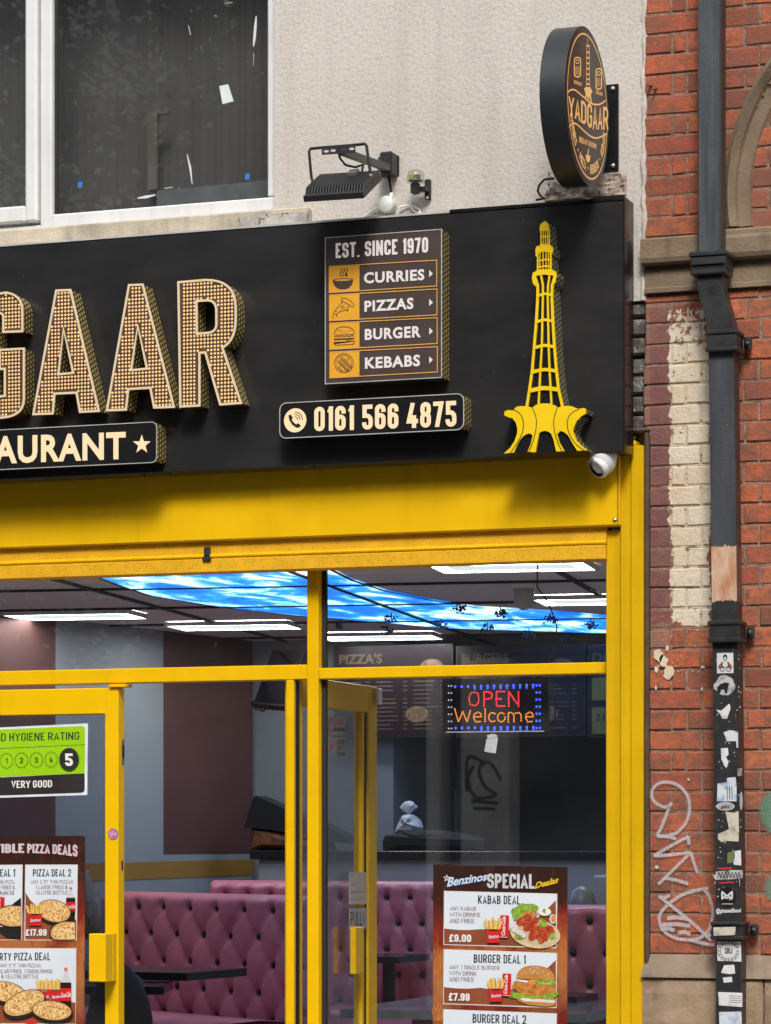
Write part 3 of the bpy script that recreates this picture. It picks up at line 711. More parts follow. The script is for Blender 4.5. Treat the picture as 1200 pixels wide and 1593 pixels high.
def on_leaf(name, label, cat, quad, z, m, draw=None, fr=None):
    fr = fr or fP; t_ = thing(name, label, cat, fr.P(*quad[0]))
    MB().prism(fr, [fr.px(*p) for p in quad], z, z + .0012, m).build('sheet', t_)
    if draw: draw(t_, fr, z + .0016)
    return t_
def pull(t_, fr, z):
    b = MB(); put(b, fr, cond('PULL', .5, .12), [(545, 1440), (563, 1440), (563, 1419), (545, 1419)], z, ink, fr.px)
    b.flat(fr, line([fr.px(*p) for p in ((567.5, 1420), (564.5, 1429), (567.5, 1438))], .005), z, ink); b.build('lettering', t_)
on_leaf('door_sign', 'grey PULL sign on the glass of the open yellow leaf', 'sign', [(543, 1445), (570.5, 1445), (570.5, 1412.5), (543, 1413.5)], 0, mat('sign_grey', (.36, .34, .33), .4), pull)
def cert(t_, fr, z):
    b = MB(); g = mat('faint_ink', (.22, .19, .18), .6)
    for k, y in enumerate((1362, 1365, 1377, 1388, 1389.5, 1400)):
        x1 = 549 if k < 2 else (566 if k % 2 else 553)
        b.flat(fr, [fr.px(545, y), fr.px(x1, y), fr.px(x1, y - 1), fr.px(545, y - 1)], z, g)
    b.build('lettering', t_)
on_leaf('certificate', 'pale certificate sheet above the PULL sign on the open leaf', 'notice', [(543, 1407), (570, 1407), (570, 1357), (543, 1357.5)], 0, paperg, cert)
pink = mat('faded_red', (.52, .12, .10), .6); greyp = mat('sticker_grey', (.33, .30, .285), .5)
fQ = FX(xh - .019)
def nosm(t_, fr, z):
    b = MB(); c = fr.px(516, 1128); ring = ell(*fr.px(516, 1128), .045, .026, 20); ri = ell(*fr.px(516, 1128), .034, .020, 20)
    b.flat(fr, [ring, ri[::-1]], z, pink); put(b, fr, round_text('NO', .02), [(522, 1128), (534, 1128), (534, 1118), (522, 1118)], z, pink, fr.px)
    put(b, fr, round_text('Smoking', .015), [(519, 1140), (536, 1140), (536, 1130), (519, 1130)], z + .0004, ink, fr.px); b.build('lettering', t_)
on_leaf('door_sticker', 'faded no smoking sticker at the top of the open leaf', 'sticker', [(511, 1144), (537, 1144), (537, 1115), (511, 1115)], 0, greyp, nosm, fQ)
def cctv(t_, fr, z):
    b = MB(); b.flat(fr, [fr.px(*p) for p in ((513, 1166), (519, 1163), (519, 1158), (516, 1155), (512.5, 1161))], z, pink)
    for k, tx in enumerate(('24 HOUR', 'CCTV', 'OPERATION')): put(b, fr, cond(tx, .5, .14), [(524, 1158 + k * 9), (536, 1158 + k * 9), (536, 1151.5 + k * 9), (524, 1151.5 + k * 9)], z, ink, fr.px)
    b.build('lettering', t_)
on_leaf('door_sticker', 'grey CCTV warning sticker under the no smoking one', 'sticker', [(511, 1176.5), (537, 1176.5), (537, 1147), (511, 1147)], 0, greyp, cctv, fQ)
# round sticker on the closed leaf
fS = FY(yD - .001); t_ = thing('round_sticker', 'small round purple and pink sticker on the yellow door stile', 'sticker', fS.P(176, 1298))
c = fS.px(176, 1298); MB().prism(fS, ell(*c, .022, .022), 0, .0006, mat('sticker_purple', (.20, .10, .26), .5)).build('sheet', t_)
b = MB(); b.flat(fS, ell(*c, .018, .018), .0009, m_print('sticker_mottle', [(.05, .04, .08), (.45, .20, .38), (.62, .36, .50)], 90)); b.flat(fS, [(c[0] - .018, c[1] - .003), (c[0] + .018, c[1] - .003), (c[0] + .018, c[1] + .006), (c[0] - .018, c[1] + .006)], .0012, mat('sticker_pink', (.66, .26, .42), .5)); b.build('print', t_)
# ================================================================ signs on the fascia
yS = -.262; S0 = yF - .006                       # front of the built-up signs; their backs stand on the board
fS_ = FY(yS); DEP = S0 - yS                      # local: z from -DEP to 0
def inside(p, loops):
    c = False
    for l in loops:
        j = len(l) - 1
        for i in range(len(l)):
            if (l[i][1] > p[1]) != (l[j][1] > p[1]) and p[0] < (l[j][0] - l[i][0]) * (p[1] - l[i][1]) / (l[j][1] - l[i][1]) + l[i][0]: c = not c
            j = i
    return c
def dist_edge(p, loops):
    d = 9
    for l in loops:
        for i in range(len(l)):
            a, b = Vector(l[i - 1]), Vector(l[i]); ab = b - a; t = max(0, min(1, (Vector(p) - a).dot(ab) / max(ab.length_squared, 1e-12))); d = min(d, (Vector(p) - a - ab * t).length)
    return d
def channel_letter(loops, label):
    us = [p[0] for p in loops[0]]; vs = [p[1] for p in loops[0]]
    t_ = thing('sign_letter', label, 'sign letter', fS_.w(((min(us) + max(us)) / 2, min(vs)), -DEP), 'marquee letters of the shop name')
    MB().prism(fS_, loops, -DEP, 0, letter_br, perf, under=letter_br).build('letter_body', t_)
    b = MB()
    for l in loops:
        rb = ribbon(l, True, .0042); b.prism(fS_, rb, 0, .004, gold_rim)
    b.build('letter_rim', t_)
    b = MB(); P = .0142; x0 = min(us); z0 = min(vs)
    for i in range(int((max(us) - x0) / P) + 1):
        for j in range(int((max(vs) - z0) / P) + 1):
            p = (x0 + P * (i + .6), z0 + P * (j + .75))
            if inside(p, loops) and dist_edge(p, loops) > .0085:
                r_ = .0049; V = [fS_.w((p[0] + r_ * math.cos(a), p[1] + r_ * math.sin(a)), .0004) for a in [k * math.pi / 3 for k in range(6)]] + [fS_.w(p, .003)]
                b.add(V, [(k, (k + 1) % 6, 6) for k in range(6)], led_warm)
    b.build('led_dots', t_, kind='stuff')
q = Z(fS_, 0, 380, 2.5)
channel_letter([q.L([(220, 180), (275, 178), (385, 648), (312, 652), (299, 577), (213, 581), (206, 658), (131, 661)][::-1]), q.L([(248, 330), (286, 500), (228, 506)])], 'first big A, studded with lights, next to the letter G')
channel_letter([q.L([(503, 159), (556, 157), (677, 632), (601, 635), (586, 558), (500, 563), (491, 643), (417, 646)][::-1]), q.L([(537, 318), (573, 484), (511, 490)])], 'second big A, studded with lights, beside the letter R')
def qb(p0, p1, p2, n=8): return [tuple(Vector(p0) * (1 - t) ** 2 + Vector(p1) * 2 * t * (1 - t) + Vector(p2) * t * t) for t in [k / n for k in range(n + 1)]]
rout = [(695, 148)] + qb((800, 139), (918, 136), (918, 250)) + qb((918, 290), (918, 375), (866, 402)) + [(938, 617), (858, 623), (800, 421), (777, 422), (777, 627), (703, 631)]
rin = [(765, 221)] + qb((805, 218), (843, 216), (843, 262)) + qb((843, 310), (843, 343), (805, 345)) + [(767, 348)]
channel_letter([q.L(rout[::-1]), q.L(rin)], 'big letter R studded with lights, last of the shop name')
gl = qb((-60, 470), (-66, 193), (10, 190)) + qb((25, 188), (88, 196), (88, 262)) + [(88, 338), (14, 341), (14, 290)] + qb((14, 280), (10, 268), (2, 268)) + qb((-4, 268), (-12, 270), (-12, 290)) + [(-12, 560)] + qb((-12, 580), (-8, 594), (4, 592)) + qb((20, 590), (20, 575), (20, 560)) + [(20, 484), (0, 485), (0, 411), (94, 406), (94, 560)] + qb((94, 600), (94, 668), (10, 674)) + qb((-20, 676), (-62, 672), (-60, 560))
channel_letter([q.L(gl[::-1])], 'big letter G studded with lights at the left edge of the picture')
# plates with lit lettering
def plate(name, label, fr, outline, rim, group=None):
    us = [p[0] for p in outline]; vs = [p[1] for p in outline]
    t_ = thing(name, label, 'sign', fr.w(((min(us) + max(us)) / 2, min(vs)), -DEP), group)
    MB().prism(fr, outline, -DEP, 0, blackgl, perf, under=blackgl).build('sign_body', t_)
    b = MB(); [b.prism(fr, l, 0, .002, rim) for l in [ribbon(outline, True, .0016)]]; b.build('sign_edge', t_)
    return t_
q3 = fS_.px
zA1 = (q3(0, 668.5)[1] + q3(236, 657)[1]) / 2; zA0 = (q3(0, 728)[1] + q3(240, 722)[1]) / 2
t_ = plate('restaurant_sign', 'long black plate reading RESTAURANT with a star, under the marquee letters', fS_, rrect(XL + .06, zA0, q3(244, 690)[0], zA1, .022), silver)
b = MB(); put(b, fS_, round_text('AURANT', .034, 0, 1.1), tq(-9, 196, 679, 722.5, 671.5, 714.5), .002, cream_lit, q3); put(b, fS_, round_text('REST', .034, 0, 1.1), tq(-138, -14, 684, 728, 679.5, 722.6), .002, cream_lit, q3); b.build('lettering', t_)
b = MB(); st = [(221 + 14.5 * (1 if k % 2 == 0 else .4) * math.sin(math.pi * k / 5), 691.5 - 15.5 * (1 if k % 2 == 0 else .4) * math.cos(math.pi * k / 5)) for k in range(10)]; b.flat(fS_, [q3(*p) for p in st], .002, cream_lit); b.build('star', t_)
zP1 = q3(578, 619.8)[1]; zP0 = q3(578, 675)[1]
t_ = plate('phone_sign', 'black plate with the lit phone number 0161 566 4875', fS_, rrect(q3(435.6, 650)[0], zP0, q3(721.8, 650)[0], zP1, .026), silver)
b = MB(); put(b, fS_, cond('0161 566 4875', .46, .172, .09, .25), tq(489.4, 710.6, 633.3, 671, 623.3, 663.5), .002, cream_lit, q3); b.build('lettering', t_)
b = MB(); c = q3(459.7, 653.9); b.flat(fS_, ell(*c, .0455, .0455, 32), .002, cream_lit); b.build('disc', t_)
b = MB(); z5 = Z(fS_, 420, 330, 3.529)
b.flat(fS_, z5.L([(103, 1117), (115, 1110), (128, 1128), (122, 1140), (132, 1154), (146, 1166), (156, 1158), (172, 1172), (162, 1184), (146, 1184), (124, 1168), (108, 1142)]), .0026, ink)
for r_ in (14, 27, 40):
    b.flat(fS_, z5.L(line([(140 + r_ * math.cos(R(a)), 1138 - r_ * math.sin(R(a))) for a in range(-5, 96, 20)], 4.5)[0]), .0026, ink)
b.build('phone_emblem', t_)
# menu board
q6 = Z(fS_, 500, 350, 6)
xa = (q6(32, 115)[0] + q6(46, 1480)[0]) / 2; xb = (q6(1118, 45)[0] + q6(1130, 1420)[0]) / 2; za = (q6(32, 115)[1] + q6(1118, 45)[1]) / 2; zb_ = (q6(46, 1482)[1] + q6(1130, 1422)[1]) / 2
t_ = plate('menu_sign', 'brown sign board listing curries, pizzas, burger and kebabs', fS_, [(xa, zb_), (xb, zb_), (xb, za), (xa, za)], silver)
for o in list(t_.children):
    if o.name.startswith('sign_body'):
        for k in range(len(o.data.materials)):
            if o.data.materials[k] == blackgl: o.data.materials[k] = sign_brown
b = MB(); put(b, fS_, cond('EST. SINCE 1970', .43, .165, .08, .27), tq(136, 1000, 170, 310, 112, 256), .002, sign_white, q6); b.build('lettering', t_)
rows = [('CURRIES', 382, 636, 323, 573, 400, 965, 443, 548, 410, 515), ('PIZZAS', 650, 898, 592, 843, 405, 863, 708, 812, 676, 784), ('BURGER', 912, 1166, 860, 1110, 408, 932, 970, 1076, 940, 1048), ('KEBABS', 1182, 1432, 1131, 1376, 410, 925, 1237, 1344, 1208, 1318)]
for k, (tx, l0, l1, r0, r1, tx0, tx1, a0, a1, a2, a3) in enumerate(rows):
    b = MB(); x0, x1 = 72 + 2 * k, 1084 + 2 * k
    def yl(x, a, c): return a + (c - a) * (x - x0) / (x1 - x0)
    xs = 358
    zt_ = lambda x: yl(x, l0, r0); zb2 = lambda x: yl(x, l1, r1)
    b.flat(fS_, q6.L([(x0, l0), (xs, zt_(xs)), (xs, zb2(xs)), (x0, l1)]), .0016, sign_orange)
    for pts in ([(x0, l0), (x1, r0), (x1, r0 + 9), (x0, l0 + 9)], [(x0, l1 - 9), (x1, r1 - 9), (x1, r1), (x0, l1)], [(x1 - 8, r0 + 9), (x1, r0 + 9), (x1, r1 - 9), (x1 - 8, r1 - 9)]): b.flat(fS_, q6.L(pts), .0021, sign_edge)
    row = b.build('menu_row', t_)
    b = MB(); put(b, fS_, round_text(tx, .036, 0, 1.12), tq(tx0, tx1, a0, a1, a2, a3), .002, sign_white, q6); b.build('lettering', row)
    b = MB(); ym = (yl(1020, l0, r0) + yl(1020, l1, r1)) / 2 + 2; b.flat(fS_, q6.L([(1010, ym - 33), (1044, ym), (1010, ym + 33)]), .002, sign_white); b.build('arrow', row)
    b = MB(); L = lambda pts, w_=5, sm=4: [b.flat(fS_, q6.L(l), .0024, sign_brown) for l in line(pts, w_, sm)]
    if k == 0:
        b.flat(fS_, q6.L([(107, 512)] + qb((110, 522), (120, 600), (205, 601)) + qb((205, 601), (290, 600), (302, 506))), .0024, sign_brown)
        b.flat(fS_, q6.L(ell(205, 514, 97, 17, 24, -.03)), .0026, sign_brown); b.flat(fS_, q6.L(ell(205, 514, 78, 9, 24, -.03)), .0028, sign_orange)
        for dx in (0, 25, 52): L([(190 + dx, 404), (196 + dx, 422), (180 + dx, 448), (176 + dx, 462), (186 + dx, 482)], 9)
        b.flat(fS_, q6.L(ell(236, 464, 13, 17, 10)), .0026, sign_brown)
    elif k == 1:
        L([(195, 682), (240, 688), (300, 730), (304, 758), (288, 762), (258, 742), (196, 706), (195, 682)], 6)
        L([(200, 706), (180, 740), (140, 790), (118, 825), (110, 868), (122, 874), (130, 840), (142, 830), (140, 858), (150, 856), (155, 822), (240, 790), (244, 802), (252, 796), (250, 782), (262, 748)], 6)
        b.flat(fS_, [q6.L(ell(202, 766, 16, 16, 14)), q6.L(ell(202, 766, 11, 11, 14))[::-1]], .0026, sign_brown)
        for x, y in ((176, 770), (226, 742), (180, 800), (236, 770), (150, 806), (200, 734), (214, 796)): b.flat(fS_, q6.L(ell(x, y, 4, 4, 6)), .0026, sign_brown)
    elif k == 2:
        L(qb((124, 1018), (128, 950), (216, 950)) + qb((216, 950), (304, 950), (310, 1012))[1:] + [(300, 1022), (134, 1028), (124, 1018)], 6, 1)
        for i in range(9): b.flat(fS_, q6.L(ell(155 + 15 * i, 1000 - 20 * math.sin(.6 + i * .9) * .6 - 6, 4, 4, 6)), .0026, sign_brown)
        L([(122, 1046), (145, 1038), (168, 1046), (192, 1036), (216, 1044), (240, 1034), (264, 1042), (288, 1032), (312, 1040)], 6)
        b.flat(fS_, q6.L([(122, 1062), (310, 1052), (310, 1066), (122, 1076)]), .0024, sign_brown); L([(230, 1070), (258, 1086), (284, 1064)], 6, 1)
        L([(122, 1096), (312, 1084), (308, 1106), (296, 1114), (136, 1122), (124, 1112), (122, 1096)], 6, 1)
    else:
        for r1_, r2_ in ((92, 86), (76, 72)): b.flat(fS_, [q6.L(ell(214, 1290, r1_ * .98, r1_, 30)), q6.L(ell(214, 1290, r2_ * .98, r2_, 30))[::-1]], .0024, sign_brown)
        for dx, dy in ((0, 0), (-26, 30)): L([(186 + dx, 1240 + dy), (200 + dx, 1236 + dy), (282 + dx, 1318 + dy), (286 + dx, 1336 + dy), (266 + dx, 1330 + dy), (184 + dx, 1252 + dy), (186 + dx, 1240 + dy)], 6, 1); L([(196 + dx, 1250 + dy), (270 + dx, 1324 + dy)], 4, 1)
        for x, y, r_ in ((250, 1255, 12), (170, 1330, 12), (192, 1356, 9)): b.flat(fS_, [q6.L(ell(x, y, r_, r_, 12)), q6.L(ell(x, y, r_ - 4, r_ - 4, 12))[::-1]], .0026, sign_brown)
    b.build('food_emblem', row)
# tower emblem
qz = Z(fS_, 740, 300, 3.463)
outl = [(375, 150), (392, 160), (399, 180), (401, 208), (404, 283), (418, 290), (420, 312), (417, 340), (411, 345), (413, 415), (436, 424), (440, 450), (432, 486), (418, 508), (421, 560), (426, 690), (434, 830), (445, 960), (456, 1060), (472, 1150), (482, 1145), (520, 1150), (560, 1166), (588, 1160), (600, 1168), (598, 1190), (575, 1204), (548, 1232), (532, 1270), (530, 1290), (548, 1335), (575, 1365), (606, 1389), (158, 1406), (190, 1376), (214, 1340), (228, 1300), (230, 1270), (222, 1240), (204, 1216), (176, 1208), (160, 1200), (160, 1178), (178, 1172), (206, 1174), (226, 1154), (250, 1150), (274, 1152), (288, 1060), (302, 960), (314, 830), (324, 690), (331, 560), (330, 508), (313, 490), (307, 460), (312, 432), (333, 420), (333, 345), (325, 338), (325, 305), (332, 288), (349, 282), (349, 208), (347, 190), (351, 168)]
t_ = thing('tower_emblem', 'yellow cut-out tower emblem at the right end of the black sign board', 'emblem', fS_.P(380, 703, -DEP) if False else fS_.P(850, 704, -DEP))
MB().prism(fS_, qz.L(outl[::-1]), -DEP, 0, blackgl, perf_b, under=blackgl).build('emblem_body', t_)
b = MB()
_k = [0]
def YF(pts): _k[0] += 1; b.prism(fS_, qz.L(pts), 0, .003 + .0002 * _k[0], twr_yel)
def YL(pts, w_, sm=1): [YF(l) for l in line(pts, w_, sm)]
YF([(375, 151), (391, 161), (398, 180), (400, 203), (348, 205), (347, 188), (352, 168)]); YF([(351, 232), (401, 230), (401, 238), (351, 240)]); YF([(350, 276), (403, 274), (403, 284), (350, 286)])
for x in (354, 366, 378, 390, 399): YL([(x, 204), (x + 1, 280)], 6 if x in (354, 399) else 4.5)
YF([(349, 284), (404, 282), (418, 290), (420, 312), (416, 330), (404, 320), (375, 317), (345, 322), (335, 345), (326, 340), (325, 305), (332, 288)])
for x0, x1, w_ in ((338, 337, 8), (350, 349, 4.5), (366, 366, 4.5), (382, 382, 4.5), (395, 396, 4.5), (408, 408, 8)): YL([(x0, 320), (x1, 418)], w_)
for y, d in ((362, 6), (397, 6)): YL([(340, y + d), (375, y - 2), (408, y)], 7)
YF([(333, 420), (360, 413), (413, 415), (436, 424), (440, 450), (432, 486), (420, 500), (416, 484), (430, 462), (420, 446), (375, 441), (330, 448), (318, 464), (330, 490), (328, 506), (313, 490), (307, 460), (312, 432)])
YL([(322, 452), (338, 500), (338, 560), (330, 700), (319, 830), (308, 960), (294, 1060), (279, 1152)], 14); YL([(430, 452), (416, 500), (414, 560), (420, 700), (428, 830), (439, 960), (450, 1060), (471, 1150)], 14)
YL([(356, 446), (366, 500), (366, 560), (360, 830), (352, 960), (343, 1140)], 10); YL([(402, 446), (394, 500), (392, 560), (397, 830), (402, 960), (412, 1138)], 10)
for y, x0, x1, w_ in ((550, 332, 420, 13), (690, 325, 425, 14), (828, 316, 433, 16), (958, 304, 444, 18), (1058, 290, 456, 22)): YL([(x0, y + 10), ((x0 + x1) / 2, y - 5), (x1, y + 4)], w_, 4)
cl, cc, cr_ = ([(212, 1398)] + qb((224, 1370), (255, 1298), (298, 1298)) + [(312, 1308), (302, 1355), (282, 1396)]), ([(328, 1399), (340, 1330)] + qb((348, 1295), (382, 1270), (412, 1300)) + [(424, 1330), (437, 1395)]), ([(482, 1392), (455, 1345), (444, 1304)] + qb((460, 1284), (500, 1290), (520, 1340)) + [(550, 1391)])
base = [(160, 1180), (178, 1172), (206, 1174), (226, 1154), (250, 1150), (290, 1152), (310, 1160), (330, 1144), (360, 1136), (400, 1136), (432, 1146), (446, 1160), (470, 1150), (520, 1150), (560, 1166), (588, 1160), (600, 1168), (598, 1190), (575, 1204), (548, 1232), (532, 1270), (530, 1290), (548, 1335), (575, 1365), (606, 1388)]
base_l = [(158, 1405), (190, 1376), (214, 1340), (228, 1300), (230, 1270), (222, 1240), (204, 1216), (176, 1208), (160, 1200)]
bp = base + [(552, 1391)] + cr_[::-1][1:] + [(480, 1392.5), (439, 1394.5)] + cc[::-1][1:] + [(326, 1399), (284, 1397)] + cl[::-1][1:] + [(210, 1401)] + base_l
b.prism(fS_, qz.L(bp[::-1]), 0, .0095, twr_yel); b.build('yellow_tracery', t_)
b = MB()
for pts in ([(208, 1170), (240, 1188), (262, 1232), (258, 1290), (235, 1340), (192, 1404)], [(312, 1162), (330, 1210), (332, 1260), (318, 1330), (292, 1398)], [(444, 1162), (428, 1215), (428, 1270), (446, 1340), (470, 1392)], [(560, 1168), (520, 1190), (500, 1232), (506, 1290), (540, 1350), (590, 1390)]):
    [b.flat(fS_, qz.L(l), .0100, ink) for l in line(pts, 4.5, 4)]
b.build('petal_lines', t_)
# ================================================================ round projecting sign
zc = 1.6 + 0
cdir = ray(914.3, 165.7); tt = (-.335 - CAM.y) / cdir.y; Cw = CAM + cdir * tt; Rr_ = .283; THK = .094
fD = FX(Cw.x); c0 = fD.px(914.3, 165.7)
t_ = thing('projecting_sign', 'round black hanging sign with gold lettering sticking out from the rendered wall', 'sign', (Cw.x - THK / 2, 0, Cw.z))
b = MB(); circ = ell(*c0, Rr_, Rr_, 72); b.prism(fD, circ, -THK, 0, disc_rim, disc_rim, True, smooth=True)
o = b.build('sign_body', t_)
b = MB(); b.flat(fD, ell(*c0, Rr_ - .012, Rr_ - .012, 72), .001, disc_m); b.build('sign_face', t_)
b = MB(); b.flat(fD, [ell(*c0, Rr_ - .024, Rr_ - .024, 72), ell(*c0, Rr_ - .030, Rr_ - .030, 72)[::-1]], .0016, gold_pr); b.build('gold_ring', t_)
zd = Z(fD, 830, 30, 5.9); b = MB()
put(b, fD, cond('YADGAAR', .40, .13, .07), [zd.f and (322, 880), (685, 1010), (668, 805), (318, 700)], .0016, gold_pr, zd) if False else None
word = 'YADGAAR'; xs = [318, 375, 432, 488, 540, 588, 634, 688]
import bisect
for i, ch in enumerate(word):
    def top(x): return 700 + (x - 318) * .36 if x < 560 else 787 + (x - 560) * .16
    def bot(x): return 872 + (x - 318) * .62 if x < 540 else 1010 + (x - 540) * .03
    x0, x1 = xs[i] + 3, xs[i + 1] - 4
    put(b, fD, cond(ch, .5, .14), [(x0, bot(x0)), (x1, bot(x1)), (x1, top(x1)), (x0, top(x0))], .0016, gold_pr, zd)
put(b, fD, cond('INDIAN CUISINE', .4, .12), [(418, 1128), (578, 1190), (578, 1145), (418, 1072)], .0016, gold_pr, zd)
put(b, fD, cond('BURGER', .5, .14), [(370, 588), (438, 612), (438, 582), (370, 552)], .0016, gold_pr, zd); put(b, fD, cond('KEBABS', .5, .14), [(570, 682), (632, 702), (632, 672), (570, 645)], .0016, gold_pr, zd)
arc = 'CURRIES - PIZZA - BURGERS - KEBABS'; n = len(arc)
for i, ch in enumerate(arc):
    if ch == ' ': continue
    a = R(198 + 150 * (i + .5) / n); ra, rb2 = Rr_ - .078, Rr_ - .044; da = R(150 / n * .42)
    if ch == '-':
        b.flat(fD, ell(c0[0] + (ra + rb2) / 2 * math.cos(a), c0[1] + (ra + rb2) / 2 * math.sin(a), .005, .005, 8), .0016, gold_pr); continue
    P = lambda r_, t: (c0[0] + r_ * math.cos(t), c0[1] + r_ * math.sin(t))
    put(b, fD, cond(ch, .6, .20), [P(rb2, a - da), P(rb2, a + da), P(ra, a + da), P(ra, a - da)], .0016, gold_pr)
b.build('lettering', t_)
b = MB(); Ld = lambda pts, w_=.006, sm=5: [b.flat(fD, l, .0016, gold_pr) for l in line(zd.L(pts), w_, sm)]
Ld([(310, 675), (335, 650), (380, 648), (450, 705), (520, 765), (580, 782), (625, 770), (660, 742)]); Ld([(328, 988), (355, 955), (400, 965), (470, 1030), (540, 1082), (600, 1084), (675, 1046)])
b.flat(fD, ell(c0[0] - .045, c0[1] + .0 - .0, .001, .001, 4), .0016, gold_pr)
b.build('wave_lines', t_)
b = MB()
sp = [(494, 172), (499, 235), (506, 240), (508, 290), (514, 300), (512, 590), (522, 620), (530, 640), (524, 690), (532, 765), (524, 768), (512, 715), (506, 745), (498, 745), (494, 715), (478, 728), (468, 724), (480, 690), (466, 640), (484, 620), (486, 590), (482, 300), (488, 290), (488, 240), (492, 235)]
Ld([(494, 172), (495, 240)], .004, 1); Ld([(486, 240), (487, 300), (486, 590), (484, 620)], .005, 1); Ld([(506, 240), (511, 300), (514, 590), (518, 620)], .005, 1)
for y in (240, 300, 350, 400, 450, 500, 545, 590): Ld([(484, y), (513, y + 5)], .006, 1)
b.flat(fD, zd.L([(484, 618), (518, 622), (540, 660), (525, 690), (534, 768), (522, 760), (510, 705), (503, 742), (494, 742), (494, 702), (478, 726), (468, 722), (478, 686), (462, 634)]), .0016, gold_pr); b.build('tower_print', t_)
b = MB()
for cx, cy, w_, h_2 in ((402, 438, 66, 190), (598, 545, 60, 200)):
    b.flat(fD, [zd.L(rr_) for rr_ in (rrect(cx - w_ / 2, cy - h_2 / 2, cx + w_ / 2, cy + h_2 / 2, 28), rrect(cx - w_ / 2 + 8, cy - h_2 / 2 + 12, cx + w_ / 2 - 8, cy + h_2 / 2 - 12, 22)[::-1])], .0016, gold_pr)
    for k in range(5): Ld([(cx - 22 + 11 * k, cy - 10), (cx - 22 + 11 * k, cy + 70)], .005, 1)
    b.flat(fD, [zd.L(ell(cx, cy - 50, 18, 22, 12)), zd.L(ell(cx, cy - 50, 11, 14, 12))[::-1]], .0016, gold_pr)
    b.build('food_emblem', t_); b = MB()
b.flat(fD, zd.L(qb((478, 1240), (480, 1312), (500, 1312)) + qb((500, 1312), (520, 1312), (520, 1250))), .0016, gold_pr); Ld([(498, 1190), (506, 1210), (494, 1225), (502, 1240)], .006)
b.build('food_emblem', t_)
b = MB(); zbp1, zbp0 = fz(955, 131.5), fz(955, 266); xq1 = fx(963, -.006); b.bbox((Cw.x - THK - .03, -.012, zbp0), (xq1, -.001, zbp1), blackgl, .003); b.box((Cw.x - THK + .02, -.06, zbp0 + .06), (Cw.x - .02, -.012, zbp1 - .06), blackgl); brk = b.build('wall_bracket', t_)
for zz in (zbp1 - .018, zbp0 + .018): MB().lathe((xq1 - .02, -.012, zz), (0, -1, 0), [(0, .008), (.009, .006), (.009, 0)][::-1], steel, 12).build('bolt', brk)
fl = Z(FY(-.03), 800, 0, 3)
b = MB().tube([fl.f.w(fl(*p), k) for p, k in (((225, 858), .10), ((180, 862), .10), ((140, 878), .06), ((122, 898), .03), ((132, 918), .03), ((160, 938), .05), ((150, 962), .12))], .0042, rubber, 8)
simple(b, 'sign_cable', 'thin black cable looping from the round sign to the board', 'cable')
# ================================================================ floodlight on its arm
k4 = lambda x, y, yy: FY(yy).P(420 + x / 4, 180 + y / 4)
t_ = thing('floodlight', 'black finned floodlight on an arm above the sign board', 'floodlight', k4(735, 330, 0))
BL, BR = k4(207, 500, -.50), k4(580, 476, -.50); TR, TL = k4(690, 372, -.24), k4(332, 372, -.24)
u_ = (BR - BL); v_ = ((TL - BL) + (TR - BR)) / 2; nrm = u_.cross(v_).normalized()
flm = mat('floodlight_black', (.020, .020, .021), .5, var=.15)
b = MB(); th = -nrm * .022; b.hexa([BL, BL + u_, BL + u_ + v_, BL + v_] + [p + th for p in (BL, BL + u_, BL + u_ + v_, BL + v_)], flm); b.build('housing', t_)
b = MB(); NF = 21
for i in range(NF):
    s = (i + .5) / NF; a = BL + u_ * s + v_ * .06; c = BL + u_ * s + v_ * .94; w2 = u_.normalized() * .0028; hh = nrm * .022
    vs = [a - w2, a + w2, c + w2, c - w2, a - w2 + hh + v_ * .10, a + w2 + hh + v_ * .10, c + w2 + hh - v_ * .06, c - w2 + hh - v_ * .06]
    b.add(vs, [(0, 3, 2, 1), (4, 5, 6, 7), (0, 1, 5, 4), (1, 2, 6, 5), (2, 3, 7, 6), (3, 0, 4, 7)], flm)
b.build('cooling_fins', t_)
b = MB(); b.hexa([p - nrm * .024 for p in (BL + u_ * .06 + v_ * .08, BL + v_ * .92 + u_ * .06, BL + u_ * .94 + v_ * .92, BL + u_ * .94 + v_ * .08)] + [p - nrm * .0222 for p in (BL + u_ * .06 + v_ * .08, BL + v_ * .92 + u_ * .06, BL + u_ * .94 + v_ * .92, BL + u_ * .94 + v_ * .08)], mat('lamp_glass', (.5, .5, .48), .1)); b.build('lamp_glass', t_)
b = MB(); c = BL + u_ * .62 + v_ * .74 + nrm * .022; d1 = u_ * .075; d2 = v_ * .10; b.hexa([c - d1 - d2 + nrm * .012, c + d1 - d2 + nrm * .012, c + d1 + d2 + nrm * .012, c - d1 + d2 + nrm * .012, c - d1 - d2, c + d1 - d2, c + d1 + d2, c - d1 + d2], mat('driver_box', (.13, .13, .13), .5)); b.build('driver_box', t_)
b = MB(); yu = -.37
p = [k4(268, 412, yu), k4(258, 380, yu), k4(244, 222, yu), k4(252, 204, yu), k4(340, 196, yu), k4(500, 184, yu), k4(590, 174, yu), k4(602, 186, yu), k4(628, 372, yu)]
b.tube(p, .0058, black, 4, True, False); b.ball(p[0], .008, black, 8); b.ball(p[-1], .008, mat('brass', (.35, .25, .12), .4, .6), 8); b.build('yoke', t_)
q4 = Z(FY(yu - .012), 420, 180, 4)
b = MB(); slots = [q4.L(ell(x, y, 18, 9, 12)) for x, y in ((350, 220), (393, 215), (460, 210), (508, 205))]
b.prism(q4.f, [q4.L([(322, 190), (530, 172), (532, 228), (324, 242)][::-1])] + [s_[::-1] for s_ in slots], -.004, .001, black); b.build('slotted_plate', t_)
